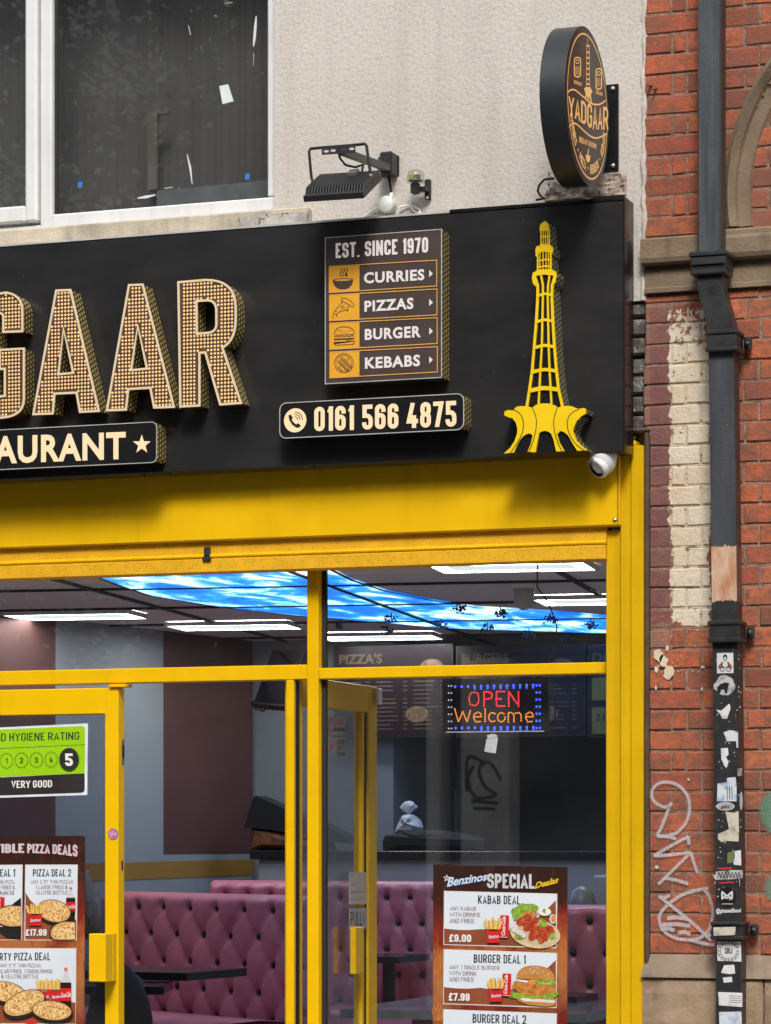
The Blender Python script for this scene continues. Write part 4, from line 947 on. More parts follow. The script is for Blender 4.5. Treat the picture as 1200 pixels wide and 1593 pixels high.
b = MB(); a0, a1 = k4(448, 222, -.35), k4(735, 325, -.07); d = (a1 - a0).normalized(); sd = d.cross(Vector((0, 0, 1))).normalized() * .012; up_ = sd.cross(d).normalized() * .0125
b.hexa([a0 - sd - up_, a0 + sd - up_, a0 + sd + up_, a0 - sd + up_, a1 - sd - up_, a1 + sd - up_, a1 + sd + up_, a1 - sd + up_], mat('arm_metal', (.07, .07, .068), .5)); b.build('arm', t_)
b = MB(); X0, X1 = k4(672, 300, -.008).x, k4(803, 300, -.008).x; z1_, z0_ = k4(738, 250, -.008).z, k4(738, 374, -.008).z; b.bbox((X0, -.008, z0_), (X1, -.0005, z1_), black, .002)
x0_, x1_ = k4(690, 300, -.06).x, k4(768, 300, -.06).x; b.bbox((x0_, -.075, z0_ - .006), (x1_, -.0085, z1_ + .003), black, .006); wb = b.build('wall_mount', t_)
for sx in (X0 + .012, X1 - .014):
    for zz in (z0_ + .015, (z0_ + z1_) / 2, z1_ - .015): MB().lathe((sx, -.008, zz), (0, -1, 0), [(.006, 0), (.005, .004), (0, .005)], steel, 8).build('screw', wb)
b = MB().tube([k4(*p) for p in ((428, 218, -.36), (436, 262, -.36), (470, 305, -.34), (530, 320, -.31), (575, 305, -.30), (582, 300, -.30), (574, 345, -.30))], .0045, rubber, 8); b.build('lamp_cable', t_)
# junction box and cables
t_ = thing('junction_box', 'round white junction box on the wall below the floodlight', 'junction box', k4(742, 610, 0))
c = k4(742, 561, 0); MB().lathe(c, (0, -1, 0), [(.033, .0), (.033, .036), (.030, .041), (.0, .042)], mat('box_cream', (.58, .60, .54), .4), 32).build('box', t_)
MB().lathe(k4(756, 500, -.02), (0, 0, 1), [(.007, -.006), (.007, .012), (.005, .014)], white_pl, 10).build('gland', t_)
simple(MB().tube([k4(*p) for p in ((738, 372, -.03), (746, 410, -.03), (752, 450, -.025), (756, 492, -.02))], .005, rubber, 8), 'lamp_feed_cable', 'short black cable hanging from the floodlight mount to the junction box', 'cable')
simple(MB().tube([k4(*p) for p in ((690, 572, -.02), (650, 582, -.012), (610, 612, -.012), (575, 634, -.012), (520, 660, -.012))], .0042, white_pl, 8), 'white_cable', 'white cable running left from the round junction box', 'cable')
simple(MB().tube([k4(*p) for p in ((805, 568, -.02), (850, 558, -.012), (895, 562, -.012), (928, 582, -.012), (938, 604, -.012), (930, 640, -.012))], .0042, white_pl, 8), 'white_cable', 'white cable running right from the round junction box', 'cable')
simple(MB().tube([k4(*p) for p in ((908, 486, -.05), (888, 508, -.035), (876, 540, -.02), (882, 575, -.016), (908, 600, -.016), (940, 606, -.016), (955, 640, -.016))], .0042, white_pl, 8), 'white_cable', 'white cable curling down from the clear beacon', 'cable')
# beacon sensor
t_ = thing('beacon_sensor', 'small clear domed sensor on a black bracket beside the floodlight', 'sensor', k4(940, 525, 0))
clear = m_glass('clear_plastic', .7, .16, (.82, .82, .74))
yb_ = -.075; c = k4(908, 412, yb_)
MB().lathe(c, (0, 0, 1), [(.013, -.006), (.034, -.003), (.035, .005), (.033, .008)], clear, 24).build('skirt', t_)
MB().lathe(c, (0, 0, 1), [(.033, .008), (.034, .022), (.031, .034), (.023, .043), (.011, .047), (0, .048)], clear, 24).build('dome', t_)
b = MB(); b.bbox((c.x - .024, c.y - .012, c.z + .009), (c.x - .006, c.y + .006, c.z + .030), mat('relay_yellow', (.42, .36, .05), .5)); b.bbox((c.x - .001, c.y - .012, c.z + .009), (c.x + .018, c.y + .006, c.z + .028), mat('relay_purple', (.13, .09, .15), .5)); b.lathe(c, (0, 0, 1), [(.028, .005), (.028, .007), (0, .007)], mat('board_green', (.11, .13, .09), .6), 20); b.build('circuit', t_)
MB().bbox((c.x - .017, c.y - .018, c.z - .046), (c.x + .016, c.y + .014, c.z - .003), black, .006).build('socket', t_)
b = MB(); b.bbox((c.x + .016, -.022, k4(940, 526, -.01).z), (c.x + .038, -.001, k4(940, 400, -.01).z), black, .003); b.bbox((c.x - .012, c.y + .012, c.z - .03), (c.x + .036, -.0225, c.z - .015), black, .002); br = b.build('bracket', t_)
MB().lathe((c.x + .027, -.022, k4(936, 513, -.02).z), (0, -1, 0), [(.006, 0), (.005, .003), (0, .004)], steel, 10).build('screw', br)
# CCTV turret under the board
zz8 = Z(FY(-.115), 880, 680, 7.24); P8 = lambda x, y, k=0: zz8.f.w(zz8(x, y), k)
t_ = thing('cctv_camera', 'white turret security camera fixed under the right end of the sign board', 'security camera', P8(430, 160))
c = P8(432, 175); rr_ = (P8(575, 200) - P8(280, 200)).length / 2
MB().lathe((c.x, c.y, zb - .001), (0, 0, -1), [(rr_ * .98, 0), (rr_, .006), (rr_ * .99, .012), (rr_ * .93, .032), (rr_ * .78, .052), (rr_ * .5, .066), (0, .07)], white_pl, 32).build('housing', t_)
bc = P8(395, 330, .012); ax = Vector((-.50, -.62, -.62)).normalized()
MB().lathe(bc, ax, [(.030, -.032), (.041, -.018), (.044, -.002), (.043, .014), (.039, .020), (.034, .021)], white_pl, 28).build('camera_ball', t_)
MB().lathe(bc, ax, [(.034, .021), (.033, .012), (.015, .012), (.013, .017), (0, .018)], mat('lens_dark', (.02, .02, .018), .15), 24).build('lens', t_)
# ================================================================ the brick building next door
BX0 = fx(1003); BX1 = 3.2; BZ1 = 6.6
bb = thing('brick_building', 'old red brick building with sandstone bands and a pointed stone arch', 'building', (1.6, .1, 0))
brick, _bp = m_brick(fx(1012), fx(1043), fx(1106), fz(1075, 478), fz(1075, 972)); mortar = m_mortar(_bp)
zS1 = zav([(1004, 368), (1083, 363)], -.05); zS2 = zav([(1004, 412), (1083, 405)], -.05); zS3 = zav([(1004, 458), (1085, 452)], 0)
zPl1 = fz(1040, 1485, 0); zPl0 = fz(1040, 1520, 0)
# arch geometry, fitted on the wall plane
sprg = f0.px(1131.6, 356); pA = f0.px(1150.6, 180.7); pB = f0.px(1200, 90.4)
def circ3(a, b, c):
    ax, ay, bx, by, cx, cy = *a, *b, *c; d = 2 * (ax * (by - cy) + bx * (cy - ay) + cx * (ay - by))
    ux = ((ax * ax + ay * ay) * (by - cy) + (bx * bx + by * by) * (cy - ay) + (cx * cx + cy * cy) * (ay - by)) / d
    uy = ((ax * ax + ay * ay) * (cx - bx) + (bx * bx + by * by) * (ax - cx) + (cx * cx + cy * cy) * (bx - ax)) / d
    return (ux, uy), math.dist((ux, uy), a)
ctr, rad = circ3(sprg, pA, pB)
a_s = math.atan2(sprg[1] - ctr[1], sprg[0] - ctr[0]) % (2 * math.pi); apex_x = sprg[0] + .62
a_e = math.pi - math.acos(max(-1, min(1, (ctr[0] - apex_x) / rad)))
def arch_x(z, r_):
    """left edge of the arch of radius r_ at height z"""
    dz = z - ctr[1]
    return None if abs(dz) > r_ else ctr[0] - math.sqrt(r_ * r_ - dz * dz)
def bricks(mb, x0, x1, z0, z1, y, skip=None, dark=None):
    C_ = .0752; G = .0078; n = 0; z = z0
    while z < z1 - .02:
        h = min(C_ - G, z1 - z); odd = n % 2; x = x0 + rnd.uniform(-.004, .002)
        seq = 0
        while x < x1 - .03:
            if not odd: L = .213
            else: L = (.1, .050)[1 if seq == 1 else 0] if seq < 2 else .1025
            if odd and seq == 2 and False: L = .1
            L *= rnd.uniform(.965, 1.02) if seq else 1
            e = min(x + L, x1)
            xn = e + G; bx = (x, e) if skip is None else skip(x, e, z, z + h)
            if bx and bx[1] - bx[0] > .02:
                (x, e) = bx
                j = lambda k=.002: rnd.uniform(-k, k)
                yy = y + rnd.uniform(-.003, .0025); c_ = .0042
                o_ = [(x + j(), z + j()), (e + j(), z + j()), (e + j(), z + h + j()), (x + j(), z + h + j())]
                i_ = [(o_[0][0] + c_, o_[0][1] + c_), (o_[1][0] - c_, o_[1][1] + c_), (o_[2][0] - c_, o_[2][1] - c_), (o_[3][0] + c_, o_[3][1] - c_)]
                m_ = [(o_[0][0] + .0016, o_[0][1] + .0016), (o_[1][0] - .0016, o_[1][1] + .0016), (o_[2][0] - .0016, o_[2][1] - .0016), (o_[3][0] + .0016, o_[3][1] - .0016)]
                vs = [(a, yy, b_) for a, b_ in i_] + [(a, yy + .0018, b_) for a, b_ in m_] + [(a, yy + .006, b_) for a, b_ in o_] + [(a, yy + .03, b_) for a, b_ in o_]
                fs = [(0, 1, 2, 3)]
                for r_ in (0, 4, 8):
                    for k in range(4): k2 = (k + 1) % 4; fs.append((r_ + k, r_ + 4 + k, r_ + 4 + k2, r_ + k2))
                mb.add(vs, fs, brick)
            x = xn; seq += 1
        z += C_; n += 1
r_in = rad - .085
def in_arch(x, e, z, z1):
    ax = arch_x((z + z1) / 2, rad - .006)
    if ax is not None and z > sprg[1] - .08:
        if x < apex_x: e = min(e, ax)
        x2 = 2 * apex_x - ax
        if x >= apex_x: x = max(x, x2)
    return (x, e)
def out_tymp(x, e, z, z1):
    ax = arch_x((z + z1) / 2, r_in + .02)
    return None if ax is None else (max(x, ax), e)
b = MB(); bricks(b, BX0, BX1, zPl1 + .004, zS3 - .006, 0); bricks(b, BX0, BX1, zS1 + .008, BZ1, 0, in_arch); b.build('brick_wall', bb)
b = MB(); bricks(b, sprg[0] + .04, sprg[0] + 1.3, sprg[1] + .004, sprg[1] + 1.6, .045, out_tymp); b.build('arch_infill', bb)
b = MB(); b.box((BX0 + .004, .0042, zPl1 - .05), (BX1, .3, zS3), mortar); b.build('mortar_bed', bb)
b = MB(); xs_ = [BX0 + .004]
b.box((BX0 + .004, .0042, zS1 - .02), (sprg[0], .3, BZ1), mortar); b.box((sprg[0], .0495, sprg[1] - .02), (BX1, .3, BZ1), mortar)
# upper spandrel bed follows the arch
zq = sprg[1]; 
while zq < BZ1:
    ax = arch_x(zq + .04, rad - .03); xe = ax if ax is not None else apex_x
    if xe > apex_x: xe = apex_x
    b.box((sprg[0] + .0002, .0042, zq), (max(xe, sprg[0] + .001), .049, zq + .0399), mortar); zq += .04
b.build('mortar_bed', bb)
# sandstone bands: profile (y, z) swept along x, cut into blocks
def swept(mb, x0, x1, prof, m, blocks=.62, gap=.004):
    x = x0
    while x < x1:
        e = min(x + blocks * rnd.uniform(.85, 1.15), x1); n = len(prof)
        vs = [(xx, p[0], p[1]) for xx in (x, e - gap) for p in prof]
        fs = [(i, (i + 1) % n, n + (i + 1) % n, n + i) for i in range(n)] + [list(range(n))[::-1], [n + i for i in range(n)]]
        mb.add(vs, fs, m); x = e
b = MB(); swept(b, BX0 - .002, sprg[0] - .075, [(.05, zS1), (-.045, zS1 - .004), (-.052, zS1 - .012), (-.052, zS2 + .022), (-.046, zS2 + .006), (-.02, zS2), (.05, zS2)], sand)
swept(b, sprg[0] - .075, BX1, [(.05, zS1 + .012), (-.03, zS1 + .012), (-.036, zS1 + .004), (-.036, zS1 - .012), (-.050, zS1 - .018), (-.054, zS1 - .026), (-.054, zS2 + .022), (-.046, zS2 + .006), (-.02, zS2), (.05, zS2)], sand); b.build('string_course', bb)
b = MB(); swept(b, BX0 + .004, BX1, [(.05, zS2 - .001), (-.004, zS2 - .001), (-.010, zS2 - .03), (-.010, zS3 + .022), (-.018, zS3 + .016), (-.018, zS3), (.05, zS3)], sand); b.build('stone_course', bb)
# arch: hood mould and inner chamfer
def archband(mb, r0, r1, y0, y1, m, n=26):
    loop = []; vs = []; fs = []
    A = [a_s + (a_e - a_s) * i / n for i in range(n + 1)]
    for sgn in (1, -1):
        base = len(vs)
        for a in A:
            for r_, yy in ((r0, y0), (r1, y1), (r1, y1 + .14), (r0, y0 + .14)):
                x = ctr[0] + r_ * math.cos(a); z = ctr[1] + r_ * math.sin(a)
                vs.append((x if sgn == 1 else 2 * apex_x - x, yy, z))
        for i in range(n):
            for k in range(4):
                q = [base + i * 4 + k, base + (i + 1) * 4 + k, base + (i + 1) * 4 + (k + 1) % 4, base + i * 4 + (k + 1) % 4]; fs.append(q if sgn == -1 else q[::-1])
    mb.add(vs, fs, m)
b = MB(); archband(b, rad, rad - .018, -.012, -.030, sand); archband(b, rad - .018, rad - .040, -.030, -.006, sand); archband(b, rad - .040, rad - .046, -.006, .012, sand); archband(b, rad - .046, rad - .085, .012, .034, sand); archband(b, rad - .085, rad - .094, .034, .05, sand); b.build('stone_arch', bb)
# plinth
b = MB(); swept(b, BX0 + .002, BX1, [(.05, zPl1), (-.004, zPl1), (-.055, zPl0 + .01), (-.058, zPl0), (.05, zPl0)], m_stone('sandstone_plinth', (.30, .23, .165)), .55); b.build('plinth_course', bb)
b = MB(); z = zPl0 - .002; rowk = 0
while z > .02:
    h = .27; x = BX0 + .004 - (rowk % 2) * .22
    while x < BX1:
        e = x + .46; zz0 = max(z - h, 0)
        x0c = max(x, BX0 + .002 + .004 * (rowk % 2)); n_ = 5; V = []; Fc = []
        for i in range(n_ + 1):
            for j in range(n_ + 1):
                xx = x0c + (e - .006 - x0c) * i / n_; zz = zz0 + .003 + (z - zz0 - .006) * j / n_; ed = i in (0, n_) or j in (0, n_)
                V.append((xx, -.056 + (.012 if ed else -.010 * (1 + noise.noise(Vector((xx * 9, zz * 9, 4))))), zz))
        for i in range(n_):
            for j in range(n_): Fc.append((i * (n_ + 1) + j, (i + 1) * (n_ + 1) + j, (i + 1) * (n_ + 1) + j + 1, i * (n_ + 1) + j + 1))
        b.add(V, Fc, plinth_m); x = e
    z -= h + .001; rowk += 1
b.box((BX0 + .006, -.03, 0), (BX1, .3, zPl0 - .003), mortar); b.build('plinth', bb)
# paint spots, graffiti
def m_spray(name, col, a=.8):
    t = NT(name); u = t.sep(t.coord('UV')); e = t.math('SUBTRACT', 1, t.math('ABSOLUTE', t.math('SUBTRACT', t.math('MULTIPLY', u[1], 2), 1)))
    f = t.math('MULTIPLY', t.ramp(e, [(0, 0.), (.35, .55), (.6, a)], 'EASE'), t.ramp(t.noise(t.pos(), 180, 4, .7), [(.3, .45), (.6, 1.)]))
    df = t.n('ShaderNodeBsdfDiffuse'); df.inputs[0].default_value = (*col, 1); tr = t.n('ShaderNodeBsdfTransparent'); m = t.n('ShaderNodeMixShader')
    t.ln(f, m.inputs[0]); t.ln(tr.outputs[0], m.inputs[1]); t.ln(df.outputs[0], m.inputs[2]); t.ln(m.outputs[0], t.out.inputs[0]); return t.mat
spray = m_spray('white_spray', (.62, .60, .62), .66); spray_g = m_spray('green_spray', (.17, .30, .22), .75)
fG = FY(-.006); zg = Z(fG, 960, 980, 2.6)
def spray_line(mb, pts, w_, m, z, sm=5):
    o_ = line(zg.L(pts), w_ / 2.6 / 415, sm)[0]; n = len(o_) // 2
    L_, R_ = o_[:n], o_[n:][::-1]
    vs = [fG.w(p, z) for p in L_ + R_]; fs = []; uvs = []
    for i in range(n - 1): fs.append((i, n + i, n + i + 1, i + 1)); uvs.append([(i, 1), (i, 0), (i + 1, 0), (i + 1, 1)])
    mb.add(vs, fs, m, False, uvs)
b = MB(); S = [[(222, 700), (205, 716), (178, 712), (148, 690), (142, 655), (165, 624), (205, 616), (250, 630), (285, 670), (294, 715), (285, 770), (250, 815), (210, 832), (166, 834), (180, 800), (200, 750), (214, 712)], [(166, 834), (200, 836), (240, 845)],
  [(292, 836), (240, 862), (150, 914)], [(290, 834), (292, 870)], [(150, 914), (200, 912), (300, 900)], [(300, 900), (250, 950), (168, 1030)], [(300, 900), (312, 940), (328, 985)], [(195, 1005), (240, 1012), (290, 1028)],
  [(372, 1046), (330, 1052), (270, 1070), (210, 1110), (176, 1150), (176, 1190), (200, 1226), (250, 1250), (320, 1252), (365, 1225), (385, 1180), (388, 1130), (370, 1070), (345, 1045)], [(172, 1078), (215, 1112), (300, 1180), (384, 1258)], [(172, 1078), (192, 1084), (215, 1074)], [(300, 1255), (350, 1268), (395, 1275)], [(384, 1258), (372, 1225)]]
for i, pts in enumerate(S): spray_line(b, pts, 17, spray, .0003 * i)
b.build('graffiti', bb)
b = MB()
for i, (x0, y, x1) in enumerate(((178, 1208, 235), (205, 1163, 290), (185, 1190, 300), (250, 1222, 300))): spray_line(b, [(x0, y + 4), ((x0 + x1) / 2, y), (x1, y + 8)], 20, spray, .006 + .0003 * i, 3)
b.build('graffiti', bb)
for i, (x, y, r_) in enumerate(((622, 730, 50), (640, 700, 40), (640, 770, 42), (640, 1045, 42))): b = MB(); spray_line(b, [(x, y - r_), (x - r_ * .25, y), (x, y + r_)], 80, spray_g, .0004 * i, 4); b.build('graffiti', bb)
b = MB(); bp_ = mat('cream_splash', (.60, .50, .36), .8, var=.2)
for cx, cy, r_, ky in ((170, 100, 20, 1.4), (190, 125, 18, 1.3), (210, 175, 22, 1.3), (160, 160, 8, 1.6), (348, 150, 9, .5), (158, 235, 4, 2.5), (345, 238, 4, 1.6), (205, 75, 6, 2), (265, 1340, 9, 1.4), (335, 1362, 6, 1.5), (162, 960, 7, 1), (290, 605, 4, 1.4)): b.flat(fG, zg.L(blob(cx, cy, r_, 16, .5, ky)), .0002, bp_)
for i in range(26): b.flat(fG, zg.L(blob(rnd.uniform(150, 330), rnd.uniform(60, 260), rnd.uniform(1, 3), 7, .4)), .0002, bp_)
b.build('paint_splash', bb, kind='stuff')
# nails left in the joints
b = MB()
for px, py in ((1022, 138), (1014, 133)): b.tube([f0.P(px, py, 0), f0.P(px - 3, py + 4, .03)], .004, trim_br, 6)
b.build('nail', bb)
# ================================================================ rainwater pipe
yp0, yp1 = -.135, -.055; yf = yp0
def m_pipe():
    t = NT('pipe_paint'); c = t.pos(); x, y, z = t.sep(c); z1 = fz(1125, 905, yf); z2 = fz(1125, 935, yf); zu = fz(1100, 400, yf); zm = fz(1125, 850, yf)
    n1 = t.noise(t.scale(c, (30, 30, 2.5)), 1, 6, .65); up = t.ramp(n1, [(.3, (.020, .026, .040)), (.48, (.050, .057, .066)), (.62, (.072, .077, .080)), (.75, (.115, .115, .11))])
    blk = t.ramp(t.noise(c, 30, 5), [(.3, (.014, .014, .015)), (.7, (.030, .030, .031))]); mid = t.ramp(t.noise(t.scale(c, (18, 18, 3)), 1, 5), [(.3, (.030, .033, .038)), (.7, (.060, .064, .070))])
    pr = t.ramp(t.noise(t.scale(c, (28, 28, 8)), 1, 5), [(.35, (.42, .19, .10)), (.6, (.55, .38, .26)), (.8, (.62, .50, .40))])
    zz = t.math('ADD', z, t.math('MULTIPLY', t.math('SUBTRACT', t.noise(t.scale(c, (45, 45, 9)), 1, 5, .75), .5), .05))
    k = t.mix(t.math('GREATER_THAN', z, zu), mid, up); k = t.mix(t.math('LESS_THAN', zz, zm), k, pr); k = t.mix(t.math('LESS_THAN', zz, z2), k, blk)
    k = t.mix(t.ramp(t.noise(c, 130, 3), [(.68, 0.), (.74, .5)]), k, (.20, .19, .18))
    side = t.math('GREATER_THAN', t.sep(t.n('ShaderNodeNewGeometry').outputs['Normal'])[0], .5); k = t.mix(t.math('MULTIPLY', side, .85), k, (.030, .022, .020))  # faces turned to the right coloured darker, shade put into the paint
    t.bsdf(k, .42, normal=t.bump(t.noise(c, 140, 4), .25, .004), spec=.4); return t.mat
pm = m_pipe(); iron = mat('cast_iron_paint', (.018, .019, .020), .42, var=.35, vs=25, bump=.12, bs=140)
x = lambda px, y_=yf: fx(px, y_); zp = lambda px, py, y_=yf: fz(px, py, y_)
pipe = thing('downpipe', 'square cast iron downpipe covered with stickers against the red brick wall', 'drainpipe', (x(1110), -.09, 0))
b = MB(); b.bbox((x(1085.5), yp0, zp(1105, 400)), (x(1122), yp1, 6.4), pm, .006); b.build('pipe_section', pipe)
def skewbox(mb, xa0, xb0, z0, xa1, xb1, z1, ya, yb_2, m):
    mb.hexa([(xa0, ya, z0), (xb0, ya, z0), (xb1, ya, z1), (xa1, ya, z1), (xa0, yb_2, z0), (xb0, yb_2, z0), (xb1, yb_2, z1), (xa1, yb_2, z1)], m)
b = MB(); skewbox(b, x(1086), x(1124), zp(1105, 436), x(1085.5), x(1123), zp(1105, 405), yp0 - .006, yp1, iron)
za_, zb2_ = zp(1105, 436), zp(1120, 516); N = 10
for i in range(N):
    s0, s1 = i / N, (i + 1) / N; ease = lambda s: s * s * (3 - 2 * s)
    skewbox(b, x(1086 + 15 * ease(s1)), x(1124 + 17 * ease(s1)), za_ + (zb2_ - za_) * s1, x(1086 + 15 * ease(s0)), x(1124 + 17 * ease(s0)), za_ + (zb2_ - za_) * s0, yp0 - .006, yp1, iron)
b.build('offset_bend', pipe)
X1 = lambda py: 1103 + (py - 547) * .0128       # the lower run leans slightly
def zpx(py): return zp(1120, py)
def seg(p0, p1, name, m=pm):
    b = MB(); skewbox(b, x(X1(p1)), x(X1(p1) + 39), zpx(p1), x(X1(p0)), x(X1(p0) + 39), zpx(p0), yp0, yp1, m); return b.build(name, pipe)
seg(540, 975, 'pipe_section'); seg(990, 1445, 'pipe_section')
b = MB(); skewbox(b, x(X1(1450)), x(X1(1450) + 39), .03, x(X1(1450)), x(X1(1450) + 39), zpx(1450), yp0, yp1, pm); b.build('pipe_section', pipe)
def collar(px0, px1, py0, py1, ear=None, panel=False):
    b = MB(); z1_, z0_ = zpx(py0), zpx(py1); hgt = z1_ - z0_; xa, xb = x(px0, yf - .02), x(px1, yf - .02)
    b.bbox((xa, yf - .028, z1_ - hgt * .22), (xb, yp1 + .01, z1_), iron, .004); b.bbox((xa + .005, yf - .022, z0_ + hgt * .25), (xb - .005, yp1 + .01, z1_ - hgt * .22), iron, .002); b.bbox((xa + (.006 if panel else 0), yf - .028, z0_), (xb - (.006 if panel else 0), yp1 + .01, z0_ + hgt * .25), iron, .004)
    if ear:
        b.bbox((xb - .004, -.05, z0_ + hgt * .2), (x(ear, -.03), -.012, z1_ - hgt * .15), iron, .008); b.lathe((x(ear - 7, -.05), -.05, z0_ + hgt * .5), (0, -1, 0), [(.012, 0), (.011, .008), (0, .010)], iron, 10)
    return b.build('collar', pipe)
collar(1072.5, 1132, 391, 427, None, True)
collar(1098, 1148, 514, 548, 1170); collar(1102, 1152, 966, 1000, 1174); collar(1106, 1157, 1434, 1462, 1180)
b = MB(); hz = zpx(418); b.bbox((x(1076, yf - .03), yf - .032, zpx(412)), (x(1128, yf - .03), yf - .0285, zpx(401)), iron, .002); b.build('raised_panel', pipe)
# stickers
fk = FY(yf - .0016); zk = Z(fk, 1090, 1000, 2.69)
stk = [m_print('sticker_white', [(.30, .29, .28), (.62, .61, .60), (.70, .70, .70)], 26), m_print('sticker_grey_white', [(.05, .05, .05), (.42, .41, .40), (.62, .61, .60)], 30), m_print('sticker_blue_white', [(.60, .61, .63), (.55, .58, .62), (.05, .22, .42)], 30), m_print('sticker_cream', [(.10, .08, .06), (.52, .47, .38), (.58, .53, .45)], 24), m_print('sticker_greenish', [(.04, .06, .03), (.18, .20, .08), (.10, .04, .03)], 50), mat('sticker_black', (.012, .012, .012), .3)]
skw = mat('sticker_clean', (.60, .60, .60), .4); redm = mat('sticker_red', (.45, .03, .03), .5)
def sticker(pts, m, label, draw=None):
    b = MB(); b.flat(fk, zk.L(pts), 0, m)
    if draw: draw(b)
    b.build('sticker', pipe, label=label)
def D(b, pts, m, w_=0, k=1): [b.flat(fk, zk.L(l), .0004 * k, m) for l in (line(pts, w_, 3) if w_ else [pts])]
def d1(b):
    brn = mat('sticker_brown', (.26, .11, .05), .5)
    D(b, ell(104, 62, 9, 14, 14), ink); D(b, ell(104, 66, 5, 7, 10), skw, 0, 2); D(b, [(92, 78), (74, 98), (78, 112), (94, 104)], brn); D(b, [(116, 78), (134, 98), (130, 112), (114, 104)], brn)
    for x_, y_ in ((92, 112), (118, 112)): D(b, ell(x_, y_, 10, 9, 12), ink, 0, 2); D(b, ell(x_, y_, 7, 6, 12), skw, 0, 3)
    D(b, [(95, 80), (90, 100), (118, 100), (113, 80)], ink, 3)
sticker([(69, 43), (138, 42), (139, 127), (70, 128)], skw, 'square white sticker with a hooded cartoon figure', d1)
def d2(b): D(b, [(72, 205), (70, 188), (84, 172), (104, 166), (122, 170), (116, 186), (112, 212), (104, 212), (100, 196), (88, 196), (82, 214)], ink)
sticker(blob(104, 178, 42, 20, .35, .95), stk[1], 'torn grey sticker with a dark animal shape', d2)
sticker([(66, 280), (88, 284), (112, 262), (124, 256), (126, 278), (112, 318), (92, 318), (84, 300)], stk[0], 'torn white sticker scrap')
sticker([(96, 376), (122, 366), (140, 368), (158, 374), (158, 440), (152, 440), (150, 412), (110, 412), (104, 392)], stk[2], 'torn blue and white sticker')
sticker([(86, 442), (116, 440), (118, 470), (108, 478), (118, 500), (110, 524), (100, 516), (88, 486)], stk[0], 'small peeling white sticker')
sticker([(72, 590), (110, 584), (112, 566), (148, 562), (152, 600), (152, 664), (70, 664)], stk[2], 'large white sticker with a blue corner', lambda b: [D(b, [(x_, 600), (x_ + 1, 656)], ink, 3) for x_ in (112, 122, 132)])
def d3(b): D(b, ell(105, 685, 33, 13, 24), ink); D(b, ell(105, 685, 31, 11, 24), stk[1], 0, 2); put(b, fk, round_text('zuku', .03, .3), tq(84, 126, 678, 694, 676, 692), .0013, ink, zk)
sticker(ell(105, 685, 38, 17, 26), skw, 'oval white sticker with slanted black writing', d3)
sticker([(105, 706), (140, 712), (160, 704), (162, 790), (160, 832), (112, 830), (90, 836), (74, 822), (74, 800), (100, 790), (120, 780), (112, 740)], stk[3], 'big peeling cream sticker')
sticker([(114, 880), (142, 870), (140, 920), (112, 924)], stk[4], 'small dark green square sticker')
sticker([(144, 872), (170, 868), (172, 932), (142, 930), (136, 918), (144, 900)], stk[0], 'white sticker strip beside the green one')
def d4(b):
    D(b, [(78, 942), (132, 940), (132, 948), (78, 950)], redm); D(b, [(80, 1003), (140, 1000), (140, 1006), (80, 1009)], redm)
    for k in range(7): D(b, [(72 + 14 * k, 985), (78 + 14 * k, 960), (84 + 14 * k, 985)], ink, 3, 2)
sticker([(50, 968), (62, 975), (66, 958), (130, 952), (178, 952), (178, 985), (132, 990), (62, 992)], stk[1], 'torn grey sticker strip with jagged black letters', d4)
def d5(b):
    D(b, [(92, 1074), (92, 1044), (112, 1060), (132, 1044), (132, 1074)], skw, 7); D(b, [(100, 1078), (100, 1062), (112, 1070), (124, 1062), (124, 1078)], skw, 5); D(b, [(90, 1092), (136, 1092), (136, 1095), (90, 1095)], stk[0])
sticker(ell(113, 1064, 37, 41, 30), stk[5], 'round black sticker with a white M emblem', d5)
b = MB(); put(b, fk, round_text('@pinewallband', .03), tq(66, 170, 1112, 1138, 1110, 1134), 0, skw, zk); b.build('sticker', pipe, label='white stencilled handle under the round black sticker')
def d6(b):
    for r_ in (44, 34): D(b, ell(118, 1290, r_, r_, 26)[0:1] + ell(118, 1290, r_, r_, 26)[1:], ink, 2)
    put(b, fk, round_text('SBU', .03), tq(102, 134, 1276, 1302), .0006, ink, zk)
    for k in range(16):
        a = 2 * math.pi * k / 16; D(b, ell(118 + 39 * math.cos(a), 1290 + 39 * math.sin(a), 3, 3, 5), ink, 0, 2)
sticker([(70, 1250), (170, 1250), (172, 1335), (72, 1332)], skw, 'white square sticker with a round stamp', d6)
sticker([(86, 1382), (100, 1350), (142, 1348), (146, 1385), (120, 1388)], stk[0], 'torn white sticker with slanted edges')
sticker([(94, 1402), (132, 1398), (134, 1420), (98, 1424)], skw, 'tiny white label')
sticker([(74, 1462), (176, 1466), (176, 1525), (130, 1522), (78, 1518)], stk[0], 'wide torn white sticker near the bottom', lambda b: [D(b, [(120, 1478 + 9 * k), (172, 1480 + 9 * k)], ink, 2) for k in range(4)])
sticker([(78, 1546), (172, 1544), (174, 1600), (80, 1600)], stk[2], 'pale blue and white sticker at the bottom')
b = MB()
for i in range(80):
    cx, cy = rnd.uniform(60, 172), rnd.uniform(20, 1120); b.flat(fk, zk.L(blob(cx, cy, rnd.uniform(1, 3.2), 6, .5)), -.0006, skw)
b.build('paper_scraps', pipe, kind='stuff')
fk2 = FX(x(X1(1250) + 39) + .0015); zk2 = lambda px, py: fk2.px(px, py)
b = MB(); c = zk2(1153.5, 1246); b.flat(fk2, ell(c[0], c[1], .025, .034, 20), 0, skw); b.build('sticker', pipe, label='oval white sticker on the side of the pipe')
b = MB(); b.flat(fk2, [zk2(*p) for p in ((1148, 1196), (1155, 1195), (1155, 1207), (1148, 1208))], 0, stk[1]); b.build('sticker', pipe, label='grey scrap with lettering on the side of the pipe')
